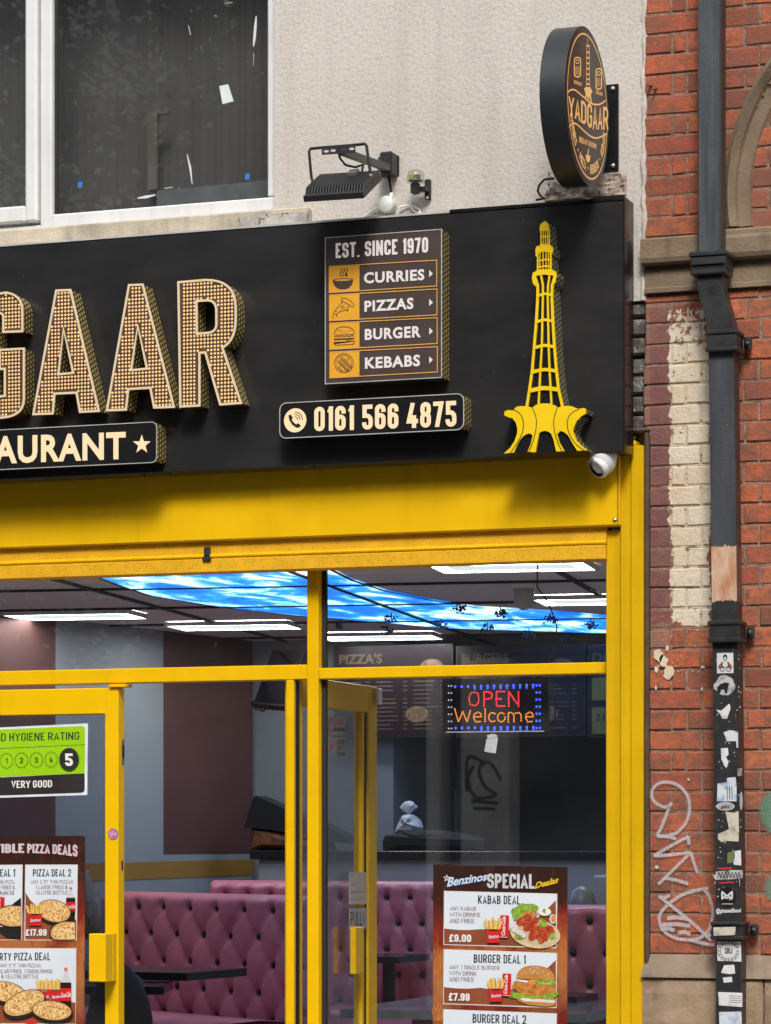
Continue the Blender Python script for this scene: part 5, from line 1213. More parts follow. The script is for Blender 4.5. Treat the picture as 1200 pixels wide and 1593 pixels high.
b = MB(); b.flat(fk2, [zk2(*p) for p in ((1150, 1366), (1157, 1364), (1156, 1380), (1151, 1380))], 0, stk[0]); b.build('sticker', pipe, label='white scrap on the side of the pipe')
b = MB(); b.flat(FY(yf - .0305), [FY(yf - .0305).px(*p) for p in ((1110, 1443), (1145, 1442), (1144, 1455), (1111, 1456))], 0, stk[3]); b.build('sticker', pipe, label='peeling cream scrap on the iron collar')
# ================================================================ posters and stickers on the glass
_z = [0.0]
def nz(reset=None):
    if reset is not None: _z[0] = reset
    _z[0] += .00006; return _z[0]
pizza_m = NT('pizza_topping'); _c = pizza_m.pos(); _v = pizza_m.n('ShaderNodeTexVoronoi'); _v.inputs['Scale'].default_value = 95; pizza_m.ln(_c, _v.inputs['Vector'])
_k = pizza_m.ramp(_v.outputs['Distance'], [(.1, (.40, .08, .02)), (.32, (.62, .28, .07)), (.5, (.74, .50, .18)), (.8, (.78, .60, .30))])
_k = pizza_m.mix(pizza_m.ramp(pizza_m.noise(_c, 130, 3), [(.56, 0.), (.62, .8)]), _k, (.36, .07, .02)); _k = pizza_m.mix(pizza_m.ramp(pizza_m.noise(_c, 170, 2), [(.66, 0.), (.70, .8)]), _k, (.10, .16, .03)); pizza_m.bsdf(_k, .5); pizza_m = pizza_m.mat
crust = mat('crust_print', (.60, .34, .12), .5, var=.3, vs=60); pan = mat('pan_print', (.018, .014, .012), .4); fry = mat('fries_print', (.72, .46, .10), .5, var=.2, vs=150); fry2 = mat('fries_shade_print', (.50, .27, .05), .5)
carton = mat('carton_print', (.55, .018, .018), .4); cola = mat('cola_red_print', (.58, .016, .014), .35); cola_d = mat('cola_dark_print', (.022, .010, .008), .3); cap_m = mat('cap_print', (.62, .14, .07), .4); bottle_c = mat('bottle_clear_print', (.55, .57, .58), .3)
panel_w = m_print('panel_blue_white', [(.60, .66, .72), (.70, .74, .78)], 3); swoosh = m_print('brown_swoosh', [(.20, .055, .022), (.30, .085, .035)], 8); frame_w = mat('panel_frame', (.66, .60, .56), .5)
ptext = mat('brown_ink', (.20, .075, .05), .5); pblack = mat('poster_black_ink', (.020, .016, .015), .5); pwhite = mat('poster_white_ink', (.76, .74, .72), .5); pgrey = mat('poster_grey_ink', (.52, .53, .55), .5); pblue = mat('poster_blue_ink', (.03, .07, .30), .4); pyel = mat('poster_yellow_ink', (.72, .48, .02), .4); pale_b = mat('poster_pale_blue', (.55, .66, .80), .4)
def m_posterbg(name, ztop, zbot):
    t = NT(name); c = t.pos(); z = t.sep(c)[2]; h = t.math('DIVIDE', t.math('SUBTRACT', ztop, z), ztop - zbot); h = t.math('ADD', h, t.math('MULTIPLY', t.math('SUBTRACT', t.noise(c, 7, 4), .5), .7))
    k = t.ramp(h, [(0, (.030, .013, .010)), (.22, (.045, .014, .010)), (.4, (.22, .022, .012)), (.6, (.42, .13, .035)), (.75, (.40, .15, .05)), (1, (.16, .018, .012))])
    k = t.mix(t.ramp(t.noise(t.scale(c, (2.2, 1, .9)), 9, 5, .6, 1.8), [(.54, 0.), (.66, .5)]), k, (.10, .035, .02)); t.bsdf(k, .3, spec=.4); return t.mat
class Art:
    def __init__(s, fr, z, ox, oy, k, base): s.f = fr; s.z = Z(fr, ox, oy, k); s.b = MB(); nz(base)
    def poly(s, pts, m): s.b.flat(s.f, s.z.L(pts), nz(), m)
    def ell(s, cx, cy, rx, ry, m, rot=0, n=24): s.poly(ell(cx, cy, rx, ry, n, rot), m)
    def line(s, pts, w_, m, sm=1): [s.poly(l, m) for l in line(pts, w_, sm)]
    def text(s, g, quad, m): put(s.b, s.f, g, quad, nz(), m, s.z); nz(_z[0] + .0008 - .00006)
    def pizza(s, cx, cy, rx, ry, rot=0):
        s.ell(cx + rx * .02, cy + ry * .16, rx * 1.04, ry * 1.06, pan, rot); s.ell(cx, cy, rx, ry, pan, rot); s.ell(cx, cy, rx * .965, ry * .95, crust, rot); s.ell(cx, cy - ry * .02, rx * .88, ry * .84, pizza_m, rot)
    def fries(s, x0, y0, x1, y1, split=.45, word=True):
        w_ = x1 - x0; ym = y0 + (y1 - y0) * split
        for i in range(11):
            t_ = i / 10; xa = x0 + w_ * (.06 + .88 * t_); xb = x0 + w_ * (-.06 + 1.12 * t_) + rnd.uniform(-.06, .06) * w_; yt = y0 + abs(t_ - .5) * .3 * (ym - y0) + rnd.uniform(0, .3) * (ym - y0)
            s.line([(xa, ym + 6), (xb, yt)], w_ * .10, fry2 if i % 3 == 2 else fry)
        s.poly([(x0 + w_ * .02, ym - 4), (x0 + w_ * .3, ym + (y1 - ym) * .16), (x0 + w_ * .7, ym + (y1 - ym) * .16), (x1 - w_ * .02, ym - 4), (x1 - w_ * .1, y1), (x0 + w_ * .1, y1)], carton)
        if word: s.text(round_text('Benzinos', .02, .3), tq(x0 + w_ * .2, x1 - w_ * .14, ym + (y1 - ym) * .46, ym + (y1 - ym) * .70, ym + (y1 - ym) * .40, ym + (y1 - ym) * .64), pale_b)
    def can(s, x0, y0, x1, y1):
        w_ = x1 - x0; h = y1 - y0; k = w_ * .12
        s.poly([(x0 + k * 1.6, y0), (x1 - k * .2, y0 + h * .02), (x1, y0 + h * .08), (x1 - k * .6, y1 - h * .06), (x1 - k * 1.6, y1), (x0 + k * .4, y1 - h * .03), (x0, y1 - h * .09), (x0 + k, y0 + h * .05)], cola)
        s.poly([(x0 + k * 1.6, y0), (x1 - k * .2, y0 + h * .02), (x1 - k * .3, y0 + h * .035), (x0 + k * 1.4, y0 + h * .03)], pgrey); s.poly([(x0 + k * .4, y1 - h * .03), (x1 - k * 1.6, y1), (x1 - k * 1.2, y1 - h * .03), (x0 + k * .3, y1 - h * .055)], pgrey)
        s.text(round_text('Coca-Cola', .025, .35), [(x0 + w_ * .58, y1 - h * .10), (x0 + w_ * .66, y0 + h * .08), (x0 + w_ * .28, y0 + h * .10), (x0 + w_ * .20, y1 - h * .10)], pwhite)
    def bottle(s, x0, y0, x1, y1):
        w_ = x1 - x0; h = y1 - y0; cx = (x0 + x1) / 2
        s.poly([(cx - w_ * .13, y0 + h * .07), (cx + w_ * .13, y0 + h * .07), (cx + w_ * .16, y0 + h * .16), (x1 - w_ * .04, y0 + h * .31), (x1, y0 + h * .5), (x1 - w_ * .06, y1), (x0 + w_ * .06, y1), (x0, y0 + h * .5), (x0 + w_ * .04, y0 + h * .31), (cx - w_ * .16, y0 + h * .16)], bottle_c)
        s.poly([(x0 + w_ * .03, y0 + h * .33), (x1 - w_ * .03, y0 + h * .33), (x1, y0 + h * .5), (x1 - w_ * .06, y1), (x0 + w_ * .06, y1), (x0, y0 + h * .5)], cola_d)
        s.poly([(x0 + w_ * .01, y0 + h * .46), (x1 - w_ * .01, y0 + h * .46), (x1 - w_ * .01, y0 + h * .74), (x0 + w_ * .02, y0 + h * .74)], cola); s.poly([(cx - w_ * .14, y0), (cx + w_ * .14, y0), (cx + w_ * .14, y0 + h * .075), (cx - w_ * .14, y0 + h * .075)], cap_m)
        s.text(round_text('Coca-Cola', .02, .35), tq(x0 + w_ * .06, x1 - w_ * .06, y0 + h * .56, y0 + h * .67, y0 + h * .53, y0 + h * .65), pwhite)
# ---- right-hand poster
fR = FY(.094); zr = (680, 1330, 5.714); q = Z(fR, *zr)
zt_, zb3 = q(500, 90)[1], q(500, 2600)[1]
post = thing('deals_poster', 'tall dark red poster of special deals standing in the right window', 'poster', fR.w((q(560, 0)[0], zb3)))
MB().prism(fR, q.L([(-38, 2600), (1158, 2600), (1162, 110), (560, 96), (210, 96), (120, 86), (-31, 86)]), 0, .0022, m_posterbg('deal_poster_print', q(500, 90)[1], q(500, 1500)[1])).build('sheet', post)
A = Art(fR, None, *zr, .0028)
for i in range(9):
    x0 = rnd.uniform(-25, 25); y0 = 1330 - 80 * i; A.line([(x0, y0 + 120), (x0 + 14, y0 + 60), (x0 - 8, y0)], rnd.uniform(3, 9), m_print('ember_print', [(.30, .07, .02), (.60, .24, .06)], 30) if i == 0 else bpy.data.materials['ember_print'], 3)
for i in range(12):
    x0 = rnd.uniform(-25, 40); A.line([(x0, 1480), (x0 + rnd.uniform(-10, 20), 1420), (x0 + rnd.uniform(-25, 25), 1360 + rnd.uniform(-60, 30))], rnd.uniform(6, 14), bpy.data.materials['ember_print'], 3)
A.b.build('flame_print', post)
A = Art(fR, None, *zr, .004)
A.text(round_text('Benzinos', .045, .25), [(88, 292), (455, 232), (455, 152), (95, 200)], pblue); A.text(round_text('Benzinos', .026, .25), [(92, 286), (452, 226), (450, 156), (98, 204)], pale_b)
st = [(92 + 34 * (1 if k % 2 == 0 else .4) * math.sin(math.pi * k / 5), 208 - 36 * (1 if k % 2 == 0 else .4) * math.cos(math.pi * k / 5)) for k in range(10)]; A.poly(st, pwhite); A.poly([(92 + (x_ - 92) * .55, 208 + (y_ - 208) * .55) for x_, y_ in st], pblue)
A.text(cond('SPECIAL', .5, .19, .06), tq(450, 872, 166, 296, 172, 302), pgrey); A.text(round_text('Dealas', .034, .3), [(872, 305), (1085, 250), (1088, 192), (878, 248)], pyel); A.b.build('lettering', post)
def deal_panel(parent, zr_, quad, base):
    x0, y0, x1, y1, x2, y2, x3, y3 = quad; A = Art(fR if parent is post else fL, None, *zr_, base)
    A.poly([(x0, y0), (x1, y1), (x2, y2), (x3, y3)], frame_w); k = 7
    A.poly([(x0 + k, y0 + k), (x1 - k, y1 + k), (x2 - k, y2 - k), (x3 + k, y3 - k)], panel_w); return A
def lines(A, txts, x0, xs, y0, dy, h, slope=.012):
    for i, (t_, xe) in enumerate(zip(txts, xs)):
        y = y0 + dy * i; A.text(cond(t_, .52, .088, .13, .3), tq(x0, xe, y, y + h, y + (xe - x0) * slope, y + h + (xe - x0) * slope), ptext)
meat = m_print('meat_print', [(.12, .012, .008), (.42, .05, .02), (.62, .16, .05)], 60, 4); salad = m_print('salad_print', [(.05, .12, .01), (.22, .36, .04), (.45, .55, .12)], 70); bun = m_print('bun_print', [(.42, .15, .03), (.58, .28, .07)], 12); fried = m_print('fried_print', [(.22, .055, .012), (.50, .18, .035), (.62, .30, .08)], 55); carrot = mat('carrot_print', (.62, .22, .04), .5, var=.3, vs=90); naan = mat('naan_print', (.60, .46, .26), .5, var=.25, vs=40); cream_p = mat('cream_print', (.66, .66, .58), .5); onion = mat('onion_print', (.60, .48, .50), .5)
A = deal_panel(post, zr, (65, 320, 1074, 345, 1066, 832, 60, 802), .003)
A.poly([(67, 655)] + [(67 + 54 * i, 655 + 14 * math.sin(i * .45)) for i in range(1, 7)] + [(450, 664), (700, 668), (820, 640), (1060, 405), (1060, 822), (67, 795)], swoosh)
A.text(cond('KABAB DEAL', .46, .15), tq(368, 742, 360, 436, 366, 443), pblack); lines(A, ['ANY KABAB', 'WITH DRINKS', 'AND FRIES'], 118, [350, 384, 332], 458, 54, 36)
A.text(cond('£9.00', .55, .20, .08), tq(114, 310, 706, 774, 709, 777), pwhite); A.b.build('deal_panel', post)
A = Art(fR, None, *zr, .0075)
A.ell(880, 700, 225, 130, naan, .15); A.ell(880, 690, 205, 112, mat('plate_print', (.55, .45, .28), .5), .15)
for cx, cy, r_ in ((740, 500, 62), (815, 478, 55), (720, 540, 45), (860, 470, 40)): A.poly(blob(cx, cy, r_, 20, .5), salad)
for i in range(16): A.line([(760 + i * 9, 560 - (i % 4) * 10), (790 + i * 7, 520 - (i % 3) * 12)], 10, carrot)
A.ell(962, 505, 62, 38, cream_p, .1); A.ell(962, 500, 50, 28, pwhite, .1); A.poly(blob(958, 500, 18, 12, .6), salad); A.ell(1038, 570, 30, 42, cream_p); A.ell(1040, 568, 22, 33, carrot)
for cx, cy, r_ in ((760, 600, 40), (820, 560, 38), (870, 590, 44), (815, 640, 46), (900, 660, 44), (960, 640, 40), (1010, 670, 42), (860, 720, 46), (940, 740, 48), (985, 700, 40), (850, 650, 34)): A.poly(blob(cx, cy, r_, 16, .45), meat)
for cx, cy in ((690, 640), (705, 670), (745, 690), (765, 715)): A.ell(cx, cy, 36, 24, onion, .2); A.ell(cx, cy, 26, 16, pwhite, .2); A.ell(cx, cy, 15, 9, onion, .2)
A.poly(blob(950, 610, 34, 14, .5), salad); A.poly(blob(1035, 725, 26, 14, .5), salad); A.ell(735, 730, 40, 18, salad, .2)
A.can(562, 532, 650, 738); A.fries(442, 552, 578, 782); A.b.build('food_picture', post)
A = deal_panel(post, zr, (62, 838, 1072, 872, 1066, 1364, 58, 1328), .003)
A.poly([(65, 1176)] + [(65 + 54 * i, 1176 + 14 * math.sin(i * .45)) for i in range(1, 7)] + [(450, 1192), (700, 1200), (820, 1168), (1060, 935), (1060, 1354), (65, 1320)], swoosh)
A.text(cond('BURGER DEAL 1', .46, .15), tq(330, 792, 884, 960, 892, 970), pblack); lines(A, ['ANY 1 SINGLE BURGER', 'WITH DRINK', 'AND FRIES'], 114, [560, 354, 330], 980, 53, 36, .018)
A.text(cond('£7.99', .55, .20, .08), tq(110, 296, 1228, 1296, 1232, 1300), pwhite); A.b.build('deal_panel', post)
A = Art(fR, None, *zr, .0075)
A.poly([(700, 1250), (1050, 1262), (1050, 1340), (980, 1350), (820, 1335), (730, 1300)], bun); A.poly([(705, 1262), (760, 1272), (1055, 1292), (1055, 1318), (780, 1300)], cream_p)
for i in range(9): A.poly(blob(680 + 46 * i, 1245 + 10 * math.sin(i * 2), 42, 16, .5, .7), salad)
A.poly(blob(870, 1180, 170, 26, .22, .42), fried)
for cx, cy, r_ in ((720, 1160, 50), (800, 1190, 58), (900, 1200, 60), (1000, 1200, 56), (860, 1150, 60)): A.poly(blob(cx, cy, r_, 16, .35, .8), fried)
A.poly([(716, 1105), (760, 1112), (900, 1128), (1056, 1134), (1056, 1152), (880, 1146), (730, 1124)], pwhite); A.poly(blob(850, 1130, 46, 14, .4, .5), carrot)
for i in range(5): A.poly(blob(900 + 34 * i, 1130 + 8 * math.sin(i * 2), 28, 14, .5, .8), salad)
A.poly(qb((712, 1096), (720, 980), (880, 984)) + qb((880, 984), (1040, 990), (1056, 1100)) + [(1056, 1116), (900, 1108), (740, 1100)], bun)
for i in range(42):
    a = rnd.uniform(.3, 2.85); r_ = rnd.uniform(.35, .95); A.ell(885 + 150 * r_ * math.cos(a), 1090 - 96 * r_ * math.sin(a), 5, 3, cream_p, rnd.uniform(0, 3), 6)
A.can(582, 1050, 670, 1256); A.fries(466, 1082, 600, 1306); A.b.build('food_picture', post)
A = deal_panel(post, zr, (58, 1372, 1070, 1410, 1066, 1900, 56, 1862), .003)
A.text(cond('BURGER DEAL 2', .46, .15), tq(320, 796, 1414, 1494, 1426, 1506), pblack); A.b.build('deal_panel', post)
# ---- left poster
fL = FY(.070); zl_ = (0, 1290, 5.255); q = Z(fL, *zl_)
postl = thing('deals_poster', 'brown poster of pizza deals on the glass of the closed door leaf', 'poster', fL.w((q(200, 0)[0], q(200, 2300)[1])))
MB().prism(fL, q.L([(-560, 2300), (690, 2300), (690, 1590), (697, 62), (640, 54), (0, 64), (-560, 72)]), 0, .0022, m_posterbg('pizza_poster_print', q(300, 60)[1], q(300, 1650)[1])).build('sheet', postl)
A = Art(fL, None, *zl_, .003)
for i, (wd, x0, x1, t0, b0, t1, b1) in enumerate((('IRRESITIBLE', -330, 200, 128, 196, 118, 194), ('PIZZA', 228, 412, 120, 194, 124, 200), ('DEALS', 436, 640, 124, 200, 126, 226))): A.text(cond(wd, .5, .19, .06), tq(x0 + 4, x1 + 4, t0 + 5, b0 + 5, t1 + 5, b1 + 5), red_ink); A.text(cond(wd, .5, .19, .06), tq(x0, x1, t0, b0, t1, b1), pgrey)
A.b.build('lettering', postl)
A = deal_panel(postl, zl_, (-290, 296, 189, 290, 182, 908, -296, 912), .003)
A.poly([(-288, 640), (-150, 700), (100, 780), (178, 800), (176, 902), (-290, 906)], swoosh)
A.text(cond('PIZZA DEAL 1', .46, .15), tq(-190, 127, 334, 392, 326, 388), pblack); lines(A, ['ANY 10" THIN PIZZA', 'REGULAR FRIES &', '2 DRINKS'], -140, [122, 126, 120], 418, 44, 30, -.002); A.b.build('deal_panel', postl)
A = Art(fL, None, *zl_, .0072)
A.poly([(178, 560), (178, 900), (60, 890), (-10, 830), (0, 700)], pan); A.b.build('pan_print', postl)
A = Art(fL, None, *zl_, .0082); A.can(-50, 548, 44, 800); A.pizza(110, 712, 190, 92, -.02) if False else None
A.poly([(178, 622)] + [(110 - 150 * math.sin(a) + 0, 712 - 92 * math.cos(a)) for a in [k * math.pi / 16 for k in range(17)]] + [(178, 800)], pan)
A.poly([(178, 630)] + [(112 - 144 * math.sin(a), 712 - 84 * math.cos(a)) for a in [k * math.pi / 16 for k in range(17)]] + [(178, 792)], crust)
A.poly([(178, 642)] + [(114 - 132 * math.sin(a), 710 - 72 * math.cos(a)) for a in [k * math.pi / 16 for k in range(17)]] + [(178, 780)], pizza_m); A.b.build('food_picture', postl)
A = deal_panel(postl, zl_, (208, 290, 639, 290, 632, 912, 202, 910), .003)
A.poly([(212, 520), (250, 580), (310, 640), (420, 700), (626, 740), (626, 905), (210, 903)], swoosh)
A.text(cond('PIZZA DEAL 2', .46, .15), tq(272, 584, 328, 388), pblack)
for t_, x0, x1, y in (('ANY 2 10" THIN PIZZAS', 256, 600, 416), ('1 LARGE FRIES &', 294, 556, 459), ('1.5 LITRE BOTTLE', 292, 558, 502)): A.text(cond(t_, .52, .088, .13, .3), tq(x0, x1, y, y + 30), ptext)
A.text(cond('£17.99', .55, .20, .08), tq(216, 388, 818, 872), pwhite); A.b.build('deal_panel', postl)
A = Art(fL, None, *zl_, .0075); A.bottle(546, 474, 624, 740); A.pizza(450, 670, 140, 92, .22)
A.poly([(622, 752)] + [(560 - 150 * math.sin(a), 850 - 100 * math.cos(a)) for a in [k * math.pi / 18 for k in range(0, 12)]] + [(440, 902), (622, 902)], pan)
A.poly([(622, 762)] + [(562 - 140 * math.sin(a), 850 - 92 * math.cos(a)) for a in [k * math.pi / 18 for k in range(0, 12)]] + [(452, 902), (622, 902)], crust)
A.poly([(622, 774)] + [(566 - 126 * math.sin(a), 850 - 80 * math.cos(a)) for a in [k * math.pi / 18 for k in range(0, 12)]] + [(468, 902), (622, 902)], pizza_m)
A.fries(232, 602, 358, 790); A.b.build('food_picture', postl)
A = deal_panel(postl, zl_, (-296, 972, 628, 974, 622, 1600, -300, 1590), .003)
A.poly([(-296, 1300), (620, 1420), (620, 1592), (-298, 1584)], swoosh)
A.text(cond('PARTY PIZZA DEAL', .46, .15), tq(-72, 414, 1014, 1076, 1008, 1074), pblack)
for t_, x0, x1, y in (('ANY 3 11" THIN PIZZAS', 0, 336, 1100), ('REGULAR FRIES, 1 ONION RINGS', -70, 432, 1146), ('& 1.5 LITRE BOTTLE', 16, 316, 1188)): A.text(cond(t_, .52, .088, .13, .3), tq(x0, x1, y, y + 30), ptext)
A.b.build('deal_panel', postl)
A = Art(fL, None, *zl_, .0075); A.fries(312, 1212, 424, 1420); A.fries(414, 1214, 520, 1420); A.bottle(502, 1132, 594, 1500); A.pizza(60, 1330, 165, 84, .18); A.pizza(208, 1420, 180, 96, -.38); A.pizza(436, 1482, 165, 82, .10); A.ell(262, 1574, 46, 20, red_ink); A.b.build('food_picture', postl)
# ---- hygiene rating sticker
fY_ = FY(.0745); zy = (0, 1100, 6.0); q = Z(fY_, *zy)
green = mat('hygiene_green', (.30, .58, .006), .35, var=.04)
hy = thing('hygiene_sticker', 'green and black food hygiene rating sticker showing 5 on the door glass', 'sticker', fY_.w((q(200, 0)[0], q(200, 830)[1])))
MB().prism(fY_, q.L([(-700, 870), (815, 822), (822, 152), (-700, 225)]), 0, .001, mat('sticker_white_border', (.70, .72, .74), .4)).build('sheet', hy)
A = Art(fY_, None, *zy, .0014)
A.poly([(-680, 240)] + qb((760, 178), (796, 178), (796, 210), 5) + [(792, 620), (-680, 680)], green); A.poly([(-680, 690), (792, 620), (792, 770)] + qb((792, 770), (790, 798), (760, 801), 5) + [(-680, 850)], pblack)
A.poly([(-680, 414), (796, 350), (796, 355), (-680, 420)], pblack); A.b.build('colour_bands', hy)
A = Art(fY_, None, *zy, .0022); A.text(cond('FOOD HYGIENE RATING', .44, .115, .10, .22), tq(-142, 742, 250, 324, 232, 304), pblack); A.text(cond('VERY GOOD', .46, .15, .08, .2), tq(110, 490, 690, 758, 682, 750), pwhite); A.b.build('lettering', hy)
A = Art(fY_, None, *zy, .0022)
for i in range(5):
    cx, cy = -75 + 139.5 * i, 506 - 4.5 * i; A.b.flat(fY_, [q.L(ell(cx, cy, 61, 71, 36)), q.L(ell(cx, cy, 57.5, 67.5, 36))[::-1]], nz(), pblack); A.text(cond(str(i), .5, .115), tq(cx - (8 if i == 1 else 15), cx + (8 if i == 1 else 15), cy - 24, cy + 24), pblack)
A.ell(652, 488, 92, 106, pblack, 0, 36); A.text(cond('5', .55, .2), tq(614, 688, 434, 552), pwhite); A.b.build('rating_scale', hy)
# ---- lit OPEN sign hanging in the window
fO = FY(.20); zo = (480, 960, 2.5); q = Z(fO, *zo)
op = thing('open_sign', 'lit LED sign reading OPEN Welcome hanging inside the right window', 'sign', fO.w((q(728, 0)[0], q(728, 450)[1])))
MB().prism(fO, q.L([(522, 452), (932, 447), (935, 238), (520, 242)]), -.02, 0, mat('led_panel', (.008, .008, .009), .4)).build('panel', op)
MB().prism(fO, q.L([(536, 450), (918, 446), (918, 442), (536, 446)]), 0, .003, mat('led_rail', (.5, .5, .5), .4)).build('rail', op)
e_red = m_emit('red_leds', (1, .01, .03), 1.7); e_red2 = m_emit('dim_red_leds', (1, .05, .05), .9); e_blue = m_emit('blue_leds', (.02, .05, 1), 2.6); e_or = m_emit('amber_leds', (1, .27, .02), 1.0); e_dim = m_emit('pale_leds', (.7, .75, 1), .45)
def dots(mb, pts, r_, m):
    for x_, y_ in pts:
        c = q(x_, y_); mb.flat(fO, ell(c[0], c[1], r_, r_ * 1.15, 8), .001, m)
b = MB(); dots(b, [(571 + 25.3 * i, y_) for i in range(13) for y_ in (271 - i * .5,)], .0046, e_blue); dots(b, [(573 + 25.2 * i, 432 - i * .3) for i in range(13)], .0046, e_blue); dots(b, [(x_, 266 + 27.6 * i) for i in range(7) for x_ in (888, 901)], .0040, e_blue); dots(b, [(571 + 25.3 * i, 280 - i * .5) for i in range(3, 13)], .0035, e_blue); dots(b, [(573 + 25.2 * i, 440 - i * .3) for i in range(4, 13)], .0035, e_blue)
dots(b, [(x_, 268 + 27.6 * i) for i in range(7) for x_ in (546, 557)], .003, e_dim); b.build('led_border', op)
def walk(pts, step, cl=False):
    out = []; acc = 0; P_ = list(pts) + ([pts[0]] if cl else [])
    for a, c in zip(P_, P_[1:]):
        d = math.dist(a, c); t_ = acc
        while t_ < d: out.append((a[0] + (c[0] - a[0]) * t_ / d, a[1] + (c[1] - a[1]) * t_ / d)); t_ += step
        acc = t_ - d
    return out
b = MB()
for st_, m in (([(625, 318), (632, 295), (646, 292), (660, 298), (664, 318), (660, 338), (646, 345), (630, 340), (625, 318)], e_red2), ([(684, 346), (684, 290), (705, 292), (716, 302), (712, 316), (688, 320)], e_red), ([(762, 290), (732, 290), (732, 346), (764, 346)], e_red), ([(732, 318), (758, 318)], e_red), ([(780, 346), (780, 290)], e_red), ([(786, 298), (814, 340)], e_red), ([(818, 346), (818, 290)], e_red)): dots(b, walk(st_, 9), .0029, m)
b.build('led_lettering', op)
b = MB()
for st_ in ([(570, 358), (584, 408), (601, 368), (618, 408), (632, 358)], [(644, 388), (674, 388), (670, 374), (658, 370), (646, 378), (643, 392), (652, 408), (672, 406)], [(688, 358), (688, 408)], [(726, 376), (714, 371), (703, 380), (702, 396), (712, 408), (726, 404)], ell(751, 390, 15, 18, 14) , [(778, 408), (778, 372), (792, 372), (800, 380), (800, 408)], [(806, 374), (820, 372), (828, 380), (828, 408)], [(846, 388), (876, 388), (872, 374), (860, 370), (848, 378), (845, 392), (854, 408), (874, 406)]): dots(b, walk(st_, 8), .0027, e_or)
b.build('led_lettering', op)
q2 = Z(FY(.19), 460, 700, 2.143); b = MB(); nw = mat('hanging_note', (.62, .64, .64), .7)
b.prism(q2.f, q2.L([(638, 962), (676, 958), (668, 1012), (630, 1006)]), 0, .002, nw); b.prism(q2.f, q2.L([(638, 952), (660, 946), (674, 952), (672, 958), (644, 962)]), .001, .004, nw)
simple(b, 'hanging_note', 'crumpled white paper hanging under the lit OPEN sign', 'note')
q2 = Z(FY(.25), 460, 700, 2.143); b = MB().tube([q2.f.w(q2(*p)) for p in ((808, 378), (806, 430), (806, 458), (830, 490), (852, 530), (872, 590), (866, 640), (856, 670), (846, 698), (850, 760), (868, 850), (864, 900), (846, 920), (830, 936))], .003, rubber, 6)
simple(b, 'hanging_wire', 'thin black wire dangling from the ceiling behind the right window', 'wire')
# ================================================================ inside the shop
CZ = 2.85
wallg = mat('pale_grey_wall', (.25, .27, .285), .7, var=.05, vs=3); maroon = mat('maroon_wall', (.092, .034, .031), .7, var=.08, vs=3); ochre = mat('ochre_band', (.29, .155, .025), .7, var=.06, vs=3)
Aw = pd(193, 1310, 17.5); Bw = pd(393, 1310, 18.77); uw = (Bw - Aw); uw.z = 0; uw.normalize()
fW = Frame((Aw.x, Aw.y, 0), uw, (0, 0, 1)); uA = fW.px(-110, 1310)[0] - 2; uB = fW.px(393, 1310)[0]
fW.o = fW.o; zi = lambda px, py: fW.px(px, py)[1]; ui = lambda px: fW.px(px, 1310)[0]
MB().prism(fW, [(uA, 0), (uB, 0), (uB, CZ), (uA, CZ)], -.1, 0, wallg).build('side_wall', shop)
def stripe(p0, p1, z0, name='wall_stripe'): MB().prism(fW, [(ui(p0), z0), (ui(p1), z0), (ui(p1), CZ - .002), (ui(p0), CZ - .002)], 0, .002, maroon).build(name, shop)
zst = (zi(254, 1331) + zi(392, 1326)) / 2
stripe(-90, 86, zst); stripe(254.3, 393, zst); stripe(-300, -200, zst)
MB().prism(fW, [(uA, zi(134, 1380)), (uB, zi(392, 1362)), (uB, zi(392, 1337)), (uA, zi(134, 1351) - .0)], 0, .003, ochre).build('wall_band', shop)
yB = Bw.y + .05; fB = FY(yB); xr = fB.px(612, 1310)[0]
MB().box((Bw.x - .05, yB, 0), (xr, yB + .1, CZ), wallg).build('back_wall', shop)
kit = mat('kitchen_dark', (.26, .25, .245), .8, var=.3, vs=2); kit2 = mat('kitchen_wall', (.55, .53, .50), .7, var=.2)
b = MB(); b.box((xr - .1, yB + .1, 0), (xr, yB + 2.2, CZ), kit); b.box((xr - .1, yB + 2.2, 0), (.1, yB + 2.3, CZ), kit); b.box((-.06, .16, 0), (.04, yB + 2.2, CZ), kit2); b.build('kitchen_wall', shop)
b = MB(); b.box((-6.5, .16, CZ), (.1, yB + 2.3, CZ + .1), mat('ceiling_tile', (.72, .61, .59), .8, var=.06, vs=2)); b.build('ceiling', shop)
b = MB(); b.box((-6.5, .0, CZ + .0), (-.05, .158, CZ + .1), kit); b.build('ceiling_edge', shop)
b = MB(); ga = R(8); ug = Vector((math.cos(ga), math.sin(ga), 0)); vg = Vector((-math.sin(ga), math.cos(ga), 0)); barm = mat('ceiling_bar', (.010, .010, .010), .6); P0 = Vector((-2.5, 4, CZ))
def clipt(c, d):
    lo, hi = -9., 9.
    for a, dd, m0, m1 in ((c.x, d.x, -6.4, -.08), (c.y, d.y, .17, yB + 2.1)):
        t0, t1 = sorted(((m0 - a) / dd, (m1 - a) / dd)); lo, hi = max(lo, t0), min(hi, t1)
    return lo, hi
for k in range(-8, 9):
    for d_, e_, step in ((ug, vg, 1.2), (vg, ug, 1.2)):
        c_ = P0 + e_ * (k * step); w_ = .013; lo_, hi_ = clipt(c_, d_)
        if hi_ - lo_ < .1: continue
        b.hexa([c_ + d_ * lo_ - e_ * w_ - UP * .012, c_ + d_ * hi_ - e_ * w_ - UP * .012, c_ + d_ * hi_ + e_ * w_ - UP * .012, c_ + d_ * lo_ + e_ * w_ - UP * .012, c_ + d_ * lo_ - e_ * w_ + UP * .001, c_ + d_ * hi_ - e_ * w_ + UP * .001, c_ + d_ * hi_ + e_ * w_ + UP * .001, c_ + d_ * lo_ + e_ * w_ + UP * .001], barm)
fwin = [v for v in b.v]
b.build('ceiling_bars', shop)
